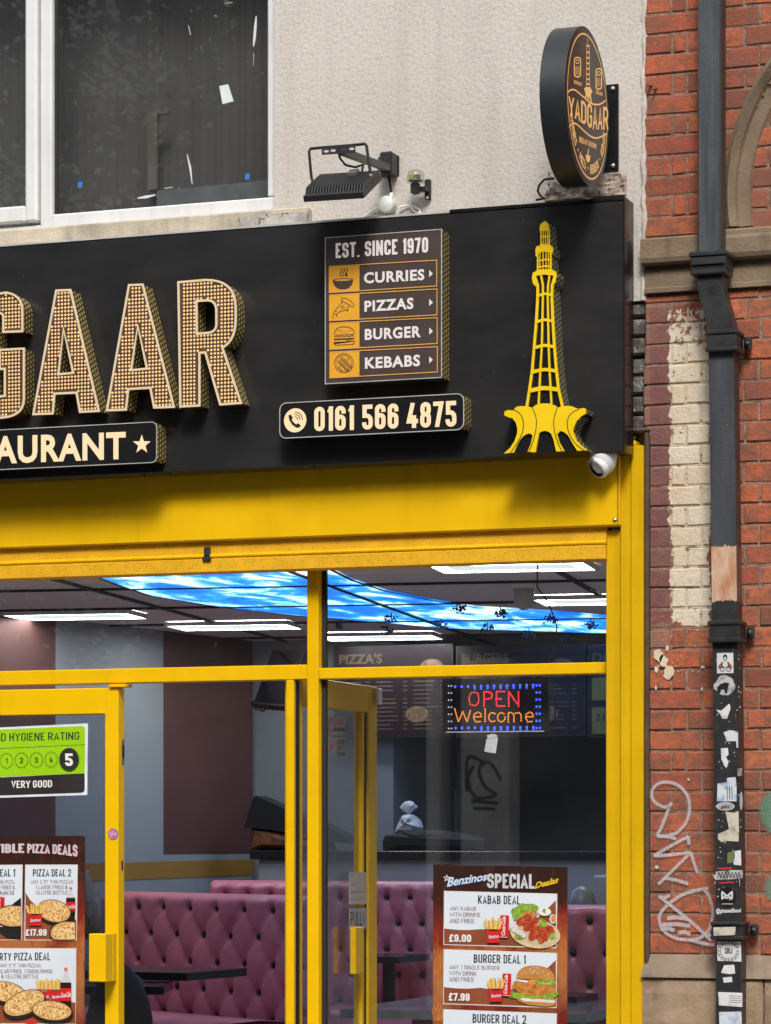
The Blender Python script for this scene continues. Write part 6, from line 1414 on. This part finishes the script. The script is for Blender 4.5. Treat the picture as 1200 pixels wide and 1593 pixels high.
fC = Frame((0, 0, CZ - .016), (1, 0, 0), (0, -1, 0))           # faces down
MB().box((-6.5, .13, -.02), (.1, yB + 2.3, 0.001), mat('shop_floor', (.40, .385, .37), .35, var=.3)).build('shop_floor', shop)
# lit sky ceiling
def m_sky():
    t = NT('sky_panel_print'); c = t.pos(); n_ = t.noise(t.scale(c, (1.7, .62, 1)), 2.4, 5, .6, .5)
    k = t.ramp(n_, [(.40, (.008, .11, .58)), (.50, (.020, .22, .82)), (.555, (.25, .56, 1.0)), (.61, (.68, .88, 1.0))]); t.bsdf((.02, .02, .02), .5, emit=k, es=1.3); return t.mat
sp_ = [fC.px(*p) for p in ((147, 899), (190, 915), (236, 930), (350, 948), (477, 962), (509, 964), (693, 980), (941, 988), (1040, 991), (1040, 968), (941, 961), (860, 954), (740, 947), (670, 936), (600, 922), (550, 906), (511, 887), (480, 872), (200, 868), (120, 880))]
fC2 = Frame((0, 0, CZ - .004), (1, 0, 0), (0, -1, 0))
t_ = thing('sky_light_panel', 'big lit ceiling panel printed with blue sky and white clouds', 'ceiling light', fC2.w(sp_[5]))
b = MB(); b.flat(fC2, sp_, .002, m_sky()); b.build('lit_panel', t_)
b = MB(); loopr = ribbon(sp_, True, .012); b.flat(fC2, loopr, .005, barm); b.build('panel_edge', t_)
bpl = MB()
# square LED lights
def m_led():
    t = NT('led_panel_light'); t.bsdf((.8, .8, .8), .4, emit=(.93, 1, .98), es=13); return t.mat
ledm = m_led(); ledd = m_emit('led_panel_diffuser', (.80, .92, .95), .5); lw = mat('led_frame', (.6, .62, .62), .4)
specs = (((118, 957), 'square white ceiling light nearest the left edge of the picture'), ((365, 973.5), 'square white ceiling light in front of the maroon stripe'), ((592, 990), 'square white ceiling light just right of the yellow window bar'), ((798, 880), 'white ceiling light nearest the street, seen as a thin bright strip'), ((945, 933), 'white ceiling light half hidden by the right yellow pilaster'))
first = None
for (px, py), lab in specs:
    c = fC.px(px, py); 
    if first is None:
        first = thing('ceiling_light', lab, 'ceiling light', fC.w(c), 'square LED ceiling lights'); c0_ = Vector(first.location); rot = lambda a, b_: (c[0] + ug.x * a + vg.x * b_, c[1] - (ug.y * a + vg.y * b_))
        h = 1
        b = MB(); fo = [rot(-.36, -.20), rot(.36, -.20), rot(.36, .20), rot(-.36, .20)]; fi = [rot(-.345, -.185), rot(.345, -.185), rot(.345, .185), rot(-.345, .185)]; fj = [rot(-.28, -.12), rot(.28, -.12), rot(.28, .12), rot(-.28, .12)]
        b.prism(fC, [fo, fi[::-1]], -.012, .012, lw); b.build('frame', first)
        MB().flat(fC, [fi, fj[::-1]], .008, ledm).build('lit_tube', first)
        MB().flat(fC, fj, .0085, ledd).build('diffuser', first)
    else:
        o = tree_copy(first, fC.w(c) - c0_); o['label'] = lab
# plastic leaf clumps along the sky panel
leafm = mat('dark_leaves', (.012, .022, .014), .6, var=.4)
for i, (X_, Y_) in enumerate(((548, 515), (683, 530), (850, 550), (985, 570), (320, 548), (485, 568), (640, 580), (778, 600), (905, 612), (305, 585), (580, 615), (150, 570))):
    px, py = 460 + X_ / 2.143, 700 + Y_ / 2.143; c = fC.w(fC.px(px, py)); c.z -= .02; b = MB()
    for k in range(26):
        a = rnd.uniform(0, 6.28); d = Vector((math.cos(a) * rnd.uniform(.01, .038), math.sin(a) * rnd.uniform(.01, .038), rnd.uniform(-.024, .015))); s1 = Vector((rnd.uniform(-1, 1), rnd.uniform(-1, 1), rnd.uniform(-1, 1))).normalized(); s2 = s1.orthogonal(); p = c + d
        b.add([p - s1 * .012, p + s2 * .006, p + s1 * .012, p - s2 * .006], [(0, 1, 2, 3)], leafm)
    b.tube([c + UP * .03, c, c - UP * .02], .003, leafm, 5); o = b.build('leaf_clump'); o['category'] = 'plastic leaves'; o['group'] = 'leaf clumps hanging round the sky panel'; o['label'] = 'small dark clump of plastic leaves hanging from the ceiling along the blue sky panel'
# ceiling dome
c = fC.w(fC.px(815, 912)); domem = mat('dome_cream', (.40, .35, .32), .4)
t_ = thing('ceiling_dome', 'cream dome shaped ceiling fitting behind the right window', 'ceiling fitting', c); rr = (pd(832, 930, 13.9) - pd(797, 930, 13.9)).length / 2
MB().lathe(c, (0, 0, -1), [(rr, -.01), (rr * 1.02, .01), (rr, .05), (rr * .9, .08), (rr * .65, .10), (rr * .3, .112), (0, .115)], domem, 28).build('dome', t_); MB().lathe(c, (0, 0, -1), [(rr * 1.08, -.012), (rr * 1.08, .008), (rr, .012)], white_pl, 28).build('base', t_)
# menu boards over the counter
yM = yB - .12; fM = FY(yM); mbm = m_print('menu_board_print', [(.016, .009, .013), (.025, .012, .019)], 4); mtx = mat('menu_text', (.085, .058, .025), .5); mtx2 = mat('menu_small_text', (.055, .04, .03), .5); mfr = mat('menu_frame', (.012, .011, .012), .5)
def menu(x0, x1, y0, y1, title, label, draw=None):
    q = [fM.px(x0, (y0 + y1) / 2)[0], fM.px(x1, 0)[0]]; z1_ = fM.px((x0 + x1) / 2, y0)[1]; z0_ = fM.px((x0 + x1) / 2, y1)[1]
    t_ = thing('menu_board', label, 'menu board', fM.w((sum(q) / 2, z0_)), 'menu boards over the counter')
    MB().bbox((q[0], yM, z0_), (q[1], yM + .04, z1_), mfr, .003).build('frame', t_); MB().flat(fM, [(q[0] + .012, z0_ + .012), (q[1] - .012, z0_ + .012), (q[1] - .012, z1_ - .012), (q[0] + .012, z1_ - .012)], .0015, mbm).build('board', t_)
    b = MB(); W_ = q[1] - q[0]; H_ = z1_ - z0_
    if title:
        tx0 = q[0] + W_ * .05; tw = W_ * (.36 if title != 'DONER' else .5); put(b, fM, round_text(title, .03), [(tx0, z1_ - H_ * .20), (tx0 + tw, z1_ - H_ * .20), (tx0 + tw, z1_ - H_ * .09), (tx0, z1_ - H_ * .09)], .003, mtx)
    r_ = random.Random(len(label))
    for col in range(3 if W_ > .5 else 1):
        cx0 = q[0] + W_ * (.05 + (.31 * col)); cw = W_ * .26 if W_ > .5 else W_ * .8
        for k in range(15):
            zz = z1_ - H_ * (.27 + .046 * k)
            if r_.random() < .15: continue
            wl_ = cw * r_.uniform(.45, .8); m_ = mtx if r_.random() < .18 else mtx2
            b.flat(fM, [(cx0, zz), (cx0 + wl_, zz), (cx0 + wl_, zz + H_ * .018), (cx0, zz + H_ * .018)], .003, m_); b.flat(fM, [(cx0 + cw * .86, zz), (cx0 + cw, zz), (cx0 + cw, zz + H_ * .018), (cx0 + cw * .86, zz + H_ * .018)], .003, m_)
    b.build('lettering', t_)
    if draw: draw(t_, q, z0_, z1_)
    return t_
def pic(t_, q, z0_, z1_):
    b = MB(); W_ = q[1] - q[0]; H_ = z1_ - z0_
    for cx, cy in ((.82, .75), (.70, .25)): b.flat(fM, ell(q[0] + W_ * cx, z0_ + H_ * cy, .075, .05, 20), .004, mat('dim_food', (.16, .09, .05), .5, var=.5, vs=60))
    b.build('food_picture', t_)
menu(519, 706, 1003, 1148, "PIZZA'S", "dark purple menu board headed PIZZA'S above the counter", pic); menu(709, 912, 1002, 1147, 'BURGERS', 'dark purple menu board headed BURGERS behind the lit OPEN sign', pic)
def offers(t_, q, z0_, z1_):
    b = MB(); py = mat('menu_yellow', (.17, .145, .03), .5); W_ = q[1] - q[0]; H_ = z1_ - z0_; xa_ = q[0] + .03; xb_ = q[0] + .30
    for a, c_ in ((.40, .64), (.04, .32)): b.flat(fM, [(xa_, z0_ + H_ * a), (xb_, z0_ + H_ * a), (xb_, z0_ + H_ * c_), (xa_, z0_ + H_ * c_)], .005, py)
    put(b, fM, cond('CHALLENGE', .5, .15), [(xa_, z0_ + H_ * .67), (xb_, z0_ + H_ * .67), (xb_, z0_ + H_ * .73), (xa_, z0_ + H_ * .73)], .005, mtx); put(b, fM, cond('2 X 12"', .5, .15), [(xa_ + .03, z0_ + H_ * .18), (xa_ + .14, z0_ + H_ * .18), (xa_ + .14, z0_ + H_ * .26), (xa_ + .03, z0_ + H_ * .26)], .006, ink)
    b.build('offer_boxes', t_)
menu(914, 1075, 1001, 1147, 'DONER', 'menu board with yellow offer boxes beside the right pilaster', offers)
# television
t_ = thing('television', 'black flat television tilted down from the back wall corner', 'television', pd(430, 1055, 17.9))
A_ = [pd(394, 1095, 17.6), pd(443, 1099, 17.2), pd(476, 1010, 17.45), pd(424, 1012, 17.9)]; nrm = (A_[1] - A_[0]).cross(A_[3] - A_[0]).normalized(); nrm = nrm if nrm.y < 0 else -nrm
tvm = mat('tv_black', (.012, .012, .013), .25); b = MB(); b.hexa([p for p in A_] + [p - nrm * .05 for p in A_], tvm); b.build('casing', t_)
cc_ = sum(A_, Vector()) / 4; b = MB(); b.add([cc_ + (p - cc_) * .93 + nrm * .001 for p in A_], [(0, 1, 2, 3)], mat('tv_screen', (.006, .006, .007), .12)); b.build('screen', t_)
b = MB().tube([cc_ - nrm * .05, cc_ - nrm * .12 + Vector((0, .05, .05)), Vector((cc_.x + .05, yB - .01, cc_.z + .1))], .018, tvm, 8); b.build('wall_arm', t_)
b = MB(); b.tube([pd(396, 1092, 17.7), pd(398, 1103, 17.75), pd(410, 1106, 17.8), pd(420, 1098, 17.8)], .006, rubber, 6); b.tube([pd(392, 1088, 17.7), pd(394, 1099, 17.8), pd(404, 1101, 17.85), pd(412, 1094, 17.8)], .006, rubber, 6); b.build('cables', t_)
# counter and what lies on it
yC = 5.95; fK = FY(yC); xk0 = fK.px(388, 1310)[0]; zk1 = fK.px(500, 1324)[1]; zk0 = fK.px(500, 1337)[1]
t_ = thing('counter', 'long counter with a black top and grey front at the back of the shop', 'counter', (xk0 + 2, yC + .2, 0))
MB().bbox((xk0 + .04, yC + .05, 0), (-.12, yC + .45, zk0 - .001), mat('counter_front', (.34, .33, .34), .5, var=.06), .004).build('front_panel', t_); MB().bbox((xk0, yC, zk0), (-.12, yC + .5, zk1), mat('counter_top', (.012, .012, .012), .3), .005).build('counter_top', t_)
fk3 = FY(yC + .2); L3 = lambda pts: [fk3.px(*p) for p in pts]; zt3 = zk1
def lump(name, label, cat, pts, thick, m, y=yC + .2):
    f_ = FY(y); P_ = [f_.px(*p) for p in pts]; zmin = min(p[1] for p in P_); P_ = [(u, v + zt3 + .001 - zmin) for u, v in P_]; b = MB(); n_ = len(P_)
    cx = sum(p[0] for p in P_) / n_; cz = sum(p[1] for p in P_) / n_; rings = [(1, 0), (.97, thick * .45), (.82, thick * .8), (.5, thick), (.0, thick * 1.05)]; vs = []; fs = []
    for s_, d_ in rings:
        for u, v in P_: vs.append((cx + (u - cx) * s_, y - d_ + .01 * noise.noise(Vector((u * 30, v * 30, d_ * 40))), cz + (v - cz) * s_))
    for r_ in range(len(rings) - 1):
        for k in range(n_): k2 = (k + 1) % n_; fs.append((r_ * n_ + k, r_ * n_ + k2, (r_ + 1) * n_ + k2, (r_ + 1) * n_ + k))
    fs.append(list(range(n_))[::-1]); b.add(vs, fs, m, False); return simple(b, name, label, cat)
bagm = mat('black_fabric', (.010, .009, .010), .8, var=.3); brown_p = mat('brown_wrap', (.20, .075, .028), .55, var=.4, vs=22, bump=.3, bs=20)
MBx = FY(yC + .12)
lump('wrapped_package', 'brown wrapped package lying on the counter under the black bag', 'package', [(394, 1324), (398, 1300), (396, 1289), (430, 1292), (470, 1300), (520, 1312), (524, 1324)], .16, brown_p)
b = MB(); f_ = FY(yC + .2); P_ = [f_.px(*p) for p in ((396, 1288), (400, 1272), (410, 1241), (414, 1239), (446, 1253), (480, 1270), (520, 1284), (548, 1300), (560, 1312), (520, 1310), (470, 1298), (430, 1290))]; b.prism(f_, P_[::-1], -.02, .16, bagm, back=True); simple(b, 'fabric_bag', 'black fabric bag slumped over the brown package', 'bag')
white_bag = mat('white_bag', (.50, .53, .56), .45, var=.15, vs=20)
lump('dark_cloth_pile', 'pile of black folded cloth on the counter below the white bag', 'cloth', [(600, 1326), (599, 1312), (603, 1302), (628, 1298), (630, 1294), (690, 1294), (730, 1300), (760, 1310), (764, 1326)], .14, bagm)
t_ = thing('knotted_bag', 'white knotted plastic bag standing on the black cloth pile', 'bag', fk3.w(fk3.px(640, 1300)))
f_ = FY(yC + .25); b = MB(); bpts = [(616, 1300), (622, 1278), (630, 1268), (638, 1266), (646, 1268), (654, 1276), (660, 1288), (656, 1300)]; P_ = [f_.px(*p) for p in bpts]; cx = sum(p[0] for p in P_) / 8; cz = sum(p[1] for p in P_) / 8; vs = []; fs = []
for s_, d_ in ((1, 0), (.9, .05), (.55, .09), (0, .10)):
    for i, (u, v) in enumerate(P_): vs.append((cx + (u - cx) * s_, f_.o.y - d_ + (.012 if i % 2 else -.01), cz + (v - cz) * s_))
for r_ in range(3):
    for k in range(8): fs.append((r_ * 8 + k, r_ * 8 + (k + 1) % 8, r_ * 8 + 8 + (k + 1) % 8, r_ * 8 + 8 + k))
b.add(vs, fs, white_bag); b.build('bag_body', t_)
b = MB(); c = f_.P(636, 1260); 
for k in range(7):
    a = R(20 + 140 * k / 6); tip = c + Vector((math.cos(a) * .055, rnd.uniform(-.02, .02), math.sin(a) * .05)); b.tube([c - UP * .02, (c * .45 + tip * .55) + Vector((0, -.015, .004)), tip], [.010, .022, .008], white_bag, 7)
b.build('knot', t_)
# steel cupboards of the kitchen
b = MB(); fk5 = FY(yB + 1.2); zt5 = fk5.px(690, 1170)[1]
t_ = thing('steel_cupboard', 'tall dull steel cupboard standing in the dark kitchen', 'cupboard', (fk5.px(688, 0)[0], yB + 1.3, 0))
MB().bbox((fk5.px(664, 0)[0], yB + 1.2, 0), (fk5.px(715, 0)[0], yB + 1.7, zt5), mat('dull_steel', (.30, .29, .27), .5, .3, var=.15), .01).build('body', t_); MB().bbox((fk5.px(709, 0)[0], yB + 1.17, 1.2), (fk5.px(711, 0)[0], yB + 1.199, zt5 - .25), steel, .003).build('handle', t_)
# ---- tufted booths
pinkm = NT('pink_leather'); _c = pinkm.pos(); _k = pinkm.ramp(pinkm.noise(_c, 4, 4), [(.3, (.52, .15, .20)), (.7, (.60, .19, .245))]); pinkm.bsdf(_k, .36, normal=pinkm.bump(pinkm.noise(_c, 260, 3), .08, .003), spec=.5); pinkm = pinkm.mat
btn = mat('dark_button', (.016, .010, .012), .4)
def booth(label, TL_, u, width, zb_, du, dv, off, rows, H=.020):
    """tufted back: TL_ top-left corner, u direction along the back (to the right seen from the front)"""
    u = u.normalized(); n = u.cross(UP); n = n.normalized(); hgt = TL_.z - zb_; t_ = thing('booth_seat', label, 'booth seat', (TL_ + u * width / 2) - UP * (TL_.z))
    nx, ny = int(width / du * 14), int(hgt / dv * 13); b = MB(); vs = []; fs = []
    def hh(s, d):
        a = (s - off[0]) / du; c_ = (d - off[1]) / dv
        rr_ = round(c_); bd = 9.
        for r2 in (rr_ - 1, rr_, rr_ + 1):
            if r2 < 0: continue
            i2 = round(a - (r2 % 2) / 2) + (r2 % 2) / 2; bd = min(bd, ((a - i2) * du) ** 2 + ((c_ - r2) * dv) ** 2)
        dim_ = -.022 * math.exp(-bd / .0011)
        if c_ < 0:                                        # pleats running up to the top edge
            p = abs(math.sin(math.pi * a)); e = min(1, -c_ * 1.6) * .8; q_ = (abs(math.sin(math.pi * (a - c_ / 2))) * abs(math.sin(math.pi * (a + c_ / 2)))) ** .32 if True else 0
            return H * (q_ * (1 - e) + p ** .35 * e) + dim_
        return H * (abs(math.sin(math.pi * (a - c_ / 2))) * abs(math.sin(math.pi * (a + c_ / 2)))) ** .5 + dim_
    for j in range(ny + 1):
        d = hgt * j / ny
        for i in range(nx + 1):
            s = width * i / nx; h = hh(s, d) + .007 * noise.noise(Vector((s * 7, d * 7, TL_.x))) + .003 * noise.noise(Vector((s * 24, d * 18, TL_.x))); e = min(1, d / .05); e2 = min(1, min(s, width - s) / .04 + .15); rd = math.sqrt(max(0, 1 - (1 - e) ** 2)) * math.sqrt(max(0, 1 - (1 - min(1, e2)) ** 2)) ** .6
            vs.append(TL_ + u * s - UP * d + n * ((h + .06) * rd - .06))
    W1 = nx + 1
    for j in range(ny):
        for i in range(nx): fs.append((j * W1 + i, (j + 1) * W1 + i, (j + 1) * W1 + i + 1, j * W1 + i + 1))
    b.add(vs, fs, pinkm, True); b.build('tufted_back', t_)
    b = MB(); c0 = TL_ - n * .065
    b.hexa([TL_ - UP * hgt - n * .062, TL_ + u * width - UP * hgt - n * .062, TL_ + u * width - n * .062, TL_ - n * .062, TL_ - UP * hgt - n * .16, TL_ + u * width - UP * hgt - n * .16, TL_ + u * width - n * .16, TL_ - n * .16], pinkm); b.build('back_frame', t_)
    b = MB(); zs = zb_ + .02; F0 = TL_ - UP * (TL_.z - zs); c1, c2 = F0 + n * .02, F0 + n * .52
    pr = [(0.0, -.14), (.0, .0), (.03, .035), (.25, .05), (.46, .04), (.50, .0), (.50, -.14)]; nseg = max(2, int(width / .4)); V = []; Fc = []
    for i in range(nseg * 4 + 1):
        s = width * i / (nseg * 4)
        for d_, z_ in pr: V.append(F0 + u * s + n * (.03 + d_) + UP * (z_ + (.008 * abs(math.sin(math.pi * s / .4)) ** .5 if z_ > .02 else 0)))
    k_ = len(pr)
    for i in range(nseg * 4):
        for j in range(k_ - 1): Fc.append((i * k_ + j, i * k_ + j + 1, (i + 1) * k_ + j + 1, (i + 1) * k_ + j))
    b.add(V, Fc, pinkm, True); b.build('seat', t_)
    b = MB(); p = F0 + n * .05; b.hexa([p - UP * (zs - .001) + n * .42, p + u * width - UP * (zs - .001) + n * .42, p + u * width - UP * .141 + n * .42, p - UP * .141 + n * .42, p - UP * (zs - .001), p + u * width - UP * (zs - .001), p + u * width - UP * .141, p - UP * .141], bagm); b.build('plinth', t_)
    me0 = None
    for r_ in range(rows):
        k = -1
        while True:
            s = off[0] + du * (k + (.5 if r_ % 2 else 0)); k += 1
            if s < .03: continue
            if s > width - .03: break
            p = TL_ + u * s - UP * (off[1] + dv * r_) + n * -.012
            b = MB(); b.lathe(p - n * .004, n, [(.016, 0), (.017, .008), (.011, .013), (0, .014)], btn, 10); b.build('button', t_)
    return t_
u1 = Vector((.844, -.536, 0)); c1 = pd(320, 1391, 16.5); s_l = 0
# left end behind the door stile, right end at pixel 476
def along(P, u, px):
    best = min((abs(((P + u * s - CAM).dot(RT)) / ((P + u * s - CAM).dot(FW)) * F + 600 - px), s) for s in [k * .005 for k in range(-500, 500)]); return best[1]
sR, sL = along(c1, u1, 476), along(c1, u1, 120); TL1 = c1 + u1 * sL; wd = sR - sL
s_b = [along(c1, u1, p) for p in (213, 422)]; du1 = (s_b[1] - s_b[0]) / 5
booth('long pink tufted booth back seen through the open doorway', TL1, u1, wd, .60, du1, .147, (s_b[0] - sL - du1 * 3, .075), 5)
u2 = Vector((1, 0, 0)); T2 = pd(326, 1370, 17.25); s2 = along(T2, u2, 690)
s_b = [along(T2, u2, p) for p in (601, 638)]; booth('pink tufted booth with a rounded end behind the swung open door', T2, u2, s2, .62, s_b[1] - s_b[0], .145, (s_b[0] - (s_b[1] - s_b[0]) * 6, .085), 5)
u3 = Vector((1, .12, 0)).normalized(); T3 = pd(790, 1408, 14.6); s3 = along(T3, u3, 990)
s_b = [along(T3, u3, p) for p in (917, 969)]; booth('pink tufted booth beside the right yellow pilaster', T3, u3, s3, .55, s_b[1] - s_b[0], .155, (s_b[0] - (s_b[1] - s_b[0]) * 2, .075), 5)
# ---- tables
tabm = mat('black_table', (.014, .013, .013), .22, var=.2); tabg = mat('table_reflection_grey', (.15, .165, .18), .16, var=.25, vs=12)  # grey-blue of the second top is a reflection put into its base colour
def table(label, corner, ua, la, lb, z, m, th_=.04):
    ua = ua.normalized(); vb = UP.cross(ua); c = Vector((corner.x, corner.y, z)); t_ = thing('table', label, 'table', (c + ua * la / 2 + vb * lb / 2) - UP * z)
    b = MB(); p = [c, c + ua * la, c + ua * la + vb * lb, c + vb * lb]; b.hexa([q_ - UP * th_ for q_ in (p[3], p[2], p[1], p[0])] + [p[3], p[2], p[1], p[0]], m) if False else b.add(p + [q_ - UP * th_ for q_ in p], [(0, 1, 2, 3), (7, 6, 5, 4), (0, 4, 5, 1), (1, 5, 6, 2), (2, 6, 7, 3), (3, 7, 4, 0)], m); b.build('table_top', t_)
    m_ = c + ua * la / 2 + vb * lb / 2; MB().lathe((m_.x, m_.y, 0), UP, [(.035, .03), (.035, z - th_ - .001)], black, 14).build('pedestal', t_); MB().lathe((m_.x, m_.y, 0), UP, [(.28, .0), (.28, .015), (.05, .035)], black, 24).build('foot', t_)
zt_1 = .95; Nn = pd(291, 1514, 4700 * .65 / 204); Rn = pd(384, 1506.5, 4700 * .65 / 196.5); Nn.z = Rn.z = 0
table('black table in front of the long pink booth', Nn, Rn - Nn, (Rn - Nn).length, 1.3, zt_1, tabm)
N2 = pd(529, 1570, 4700 * .75 / 260); table('dark table with a pale reflection coloured into its top, behind the right window', Vector((N2.x, N2.y, 0)), Vector((1, 0, 0)), 1.15, 1.7, .85, tabg)
N3 = pd(120, 1535, 4700 * .7 / 225); table('small black table low beside the yellow door edge', Vector((N3.x, N3.y, 0)), Vector((.94, .34, 0)), .42, .6, .90, tabm)
N4 = pd(540, 1488, 4700 * .62 / 178); table('narrow black table end by the pink booth behind the door handle', Vector((N4.x, N4.y, 0)), Vector((1, 0, 0)), .30, .5, .98, tabm, .035)
N5 = pd(850, 1550, 4700 * .72 / 240); table('black table end beside the deals poster', Vector((N5.x, N5.y, 0)), Vector((1, 0, 0)), .15, .35, .88, tabm, .04)
# black padded chair low on the left, and a grey coat
t_ = thing('padded_chair', 'black padded chair just behind the yellow door edge', 'chair', pd(190, 1900, 14.2))
c = pd(186, 1600, 14.2); t_.location = (c.x, c.y, 0)
MB().ball((c.x, c.y, c.z), (.17, .09, .30), bagm, 16, .12, 2).build('backrest', t_); MB().bbox((c.x - .2, c.y - .45, .42), (c.x + .2, c.y - .02, .50), bagm, .03).build('seat', t_)
for sx in (-.17, .17):
    for sy in (-.42, -.04): MB().tube([(c.x + sx, c.y + sy, 0), (c.x + sx, c.y + sy, .42)], .014, black, 8).build('leg', t_)
coat = mat('grey_coat', (.36, .25, .18), .85, var=.5, vs=16); b = MB(); fq = FY(pd(146, 1400, 15.6).y)
P_ = [fq.px(*p) for p in ((120, 1352), (138, 1356), (146, 1374), (152, 1390), (158, 1410), (160, 1452), (152, 1462), (120, 1462))]; n_ = len(P_); cx = sum(p[0] for p in P_) / n_; cz = sum(p[1] for p in P_) / n_; vs = []; fs = []
for s_, d_ in ((1, 0), (.92, .05), (.6, .09), (0, .10)):
    for i, (u, v) in enumerate(P_): vs.append((cx + (u - cx) * s_, fq.o.y - d_ + .02 * math.sin(i * 2.4), cz + (v - cz) * s_))
for r_ in range(3):
    for k in range(n_): fs.append((r_ * n_ + k, r_ * n_ + n_ + k, r_ * n_ + n_ + (k + 1) % n_, r_ * n_ + (k + 1) % n_))
b.add(vs, fs, coat, True); simple(b, 'coat', 'grey brown coat draped between the poster and the yellow door stile', 'coat')

q7 = FY(T3.y + .35); b = MB(); xa_, xb_ = q7.px(922, 0)[0], q7.px(948, 0)[0]; zt7 = q7.px(935, 1362)[1]
b.bbox((xa_, T3.y + .35, 1.0), (xb_, T3.y + .65, zt7), mat('pale_grey_box', (.34, .38, .42), .5), .01); simple(b, 'storage_box', 'pale blue grey box standing behind the booth beside the right pilaster', 'box')
c = q7.P(906, 1400); MB_ = MB().lathe((c.x, c.y, c.z - .16), UP, [(.001, 0), (.07, 0), (.08, .03), (.075, .14), (.05, .20), (.02, .225), (0, .228)], mat('grey_jug', (.22, .22, .215), .35), 20); simple(MB_, 'grey_jug', 'rounded grey jug standing behind the booth near the deals poster', 'jug')
# ================================================================ the street, and what stands across it (seen only as reflections)
def struct(bm, name, kind='structure'):
    o = bm.build(name); o['kind'] = kind; return o
asph = mat('asphalt', (.055, .055, .057), .85, var=.25, vs=3, bump=.4, bs=120)
struct(MB().box((-60, -60, -.30), (60, -.0, -.12), asph), 'road')
pav = mat('paving', (.22, .21, .20), .85, var=.25, vs=2.2, bump=.3, bs=40)
struct(MB().bbox((-60, -2.6, -.119), (60, -.002, -.001), pav, .012), 'pavement')
struct(MB().bbox((-60, -16.2, -.119), (60, -13.2, -.002), pav, .012), 'pavement')
struct(MB().box((-60, .0, -.30), (60, 60, -.03), mat('earth', (.08, .07, .06), .9)), 'ground')
ob = thing('opposite_building', 'dark terraced shop building on the far side of the street', 'building', (-6, -20, 0))
obm = mat('sooty_opposite_brick', (.085, .075, .068), .9, var=.4, vs=2); pil = mat('pale_pilaster', (.74, .70, .63), .85, var=.25, vs=3); shut = mat('dark_shutter', (.035, .036, .038), .5, var=.2)
b = MB(); b.box((-34, -26, 3.4), (22, -16.2, 12.5), obm); b.box((-34, -26, 0), (22, -16.6, 3.4), shut); b.build('wall', ob)
_pa, _pb = FY(16.45).px(716, 1310)[0], FY(16.45).px(792, 1310)[0]; _pc, _pd = FY(16.45).px(662, 1310)[0], FY(16.45).px(714, 1310)[0]
fO2 = Frame((0, -16.5, 0), (-1, 0, 0), (0, 0, 1))
for i, (xx, xe) in enumerate([(q_, q_ + .75) for q_ in (-30.5, -26, -21.5, -17, -13.2)] + [(_pc, _pd - .2), (_pa, _pb)] + [(q_, q_ + .75) for q_ in (_pb + 3.2, _pb + 6.6, _pb + 10, _pb + 14)]):
    MB().bbox((xx, -16.6, 0), (xe, -16.25, 3.35), pil, .02).build('pilaster', ob)
for xx in range(-33, 21, 4):
    f = MB(); f.bbox((xx, -16.2, 5.0), (xx + 1.3, -16.1, 7.2), upvc, .01); wo = f.build('window', ob); MB().box((xx + .1, -16.1, 5.1), (xx + 1.2, -16.095, 7.1), mat('opposite_pane', (.03, .03, .035), .1) if xx == -33 else bpy.data.materials['opposite_pane']).build('pane', wo)
tagm = mat('black_spray', (.02, .02, .02), .7); fT = Frame((0, -16.248, 0), (-1, 0, 0), (0, 0, 1)); b = MB()
for px0 in ((_pa + _pb) / 2,):
    X_ = -px0
    for k, pts in enumerate(([(-.3, 2.2), (-.1, 2.5), (.1, 2.4), (0, 2.1), (-.2, 1.95), (.15, 1.9), (.3, 2.2), (.2, 2.45)], [(-.25, 1.8), (.25, 1.85)], [(-.2, 1.7), (.2, 1.72)], [(.0, 2.5), (.3, 2.6), (.32, 2.0)])): [b.flat(fT, [(X_ + x_, z_) for x_, z_ in l], .001 * (k + 1), tagm) for l in line([(x2_ * .55, 2.17 + (z2_ - 2.17) * .55) for x2_, z2_ in pts], .03, 5)]
b.build('graffiti', ob)
barkm = mat('bark', (.06, .05, .04), .9, var=.3); lf = mat('tree_leaves', (.075, .095, .05), .6, var=.5, vs=3); lf2 = mat('pale_lit_leaves', (.74, .76, .70), .6, var=.3)  # pale copy of the leaves: brightness of lit foliage put into the colour
def street_tree(x, y, h, label):
    t_ = thing('street_tree', label, 'tree', (x, y, 0), 'trees across the street'); r_ = random.Random(int(x * 10)); b = MB(); b.tube([(x, y, 0), (x + .1, y, h * .35), (x, y + .1, h * .7)], [.14, .10, .04], barkm, 8)
    for k in range(6):
        a = r_.uniform(0, 6.3); b.tube([(x, y, h * .35 + k * .3), (x + math.cos(a) * 1.3, y + math.sin(a) * .8, h * .55 + k * .35)], [.05, .015], barkm, 6)
    b.build('trunk', t_); b = MB()
    cl = [(r_.gauss(0, 1.3), r_.gauss(0, .8), h * r_.uniform(.38, 1.0)) for _ in range(60)]
    for cx, cy, cz in cl:
        m_ = lf2 if r_.random() < .45 else lf
        for k in range(70):
            p = Vector((x + cx + r_.gauss(0, .28), y + cy + r_.gauss(0, .25), cz + r_.gauss(0, .25))); s1 = Vector((r_.gauss(0, 1), r_.gauss(0, 1), r_.gauss(0, .6))).normalized(); s2 = s1.orthogonal().normalized()
            b.add([p - s1 * .05, p + s2 * .032, p + s1 * .05, p - s2 * .032], [(0, 1, 2, 3)], m_)
    b.build('crown', t_)
for i, (x_, y_, h_) in enumerate(((-14.5, -14.6, 9.5), (-11.0, -14.9, 10), (-7.6, -14.5, 9), (-18.2, -14.8, 9.5))): street_tree(x_, y_, h_, ('bushy street tree straight across from the upstairs window', 'tallest bushy street tree across the road', 'smaller bushy street tree across the road', 'outermost bushy street tree across the road')[i])
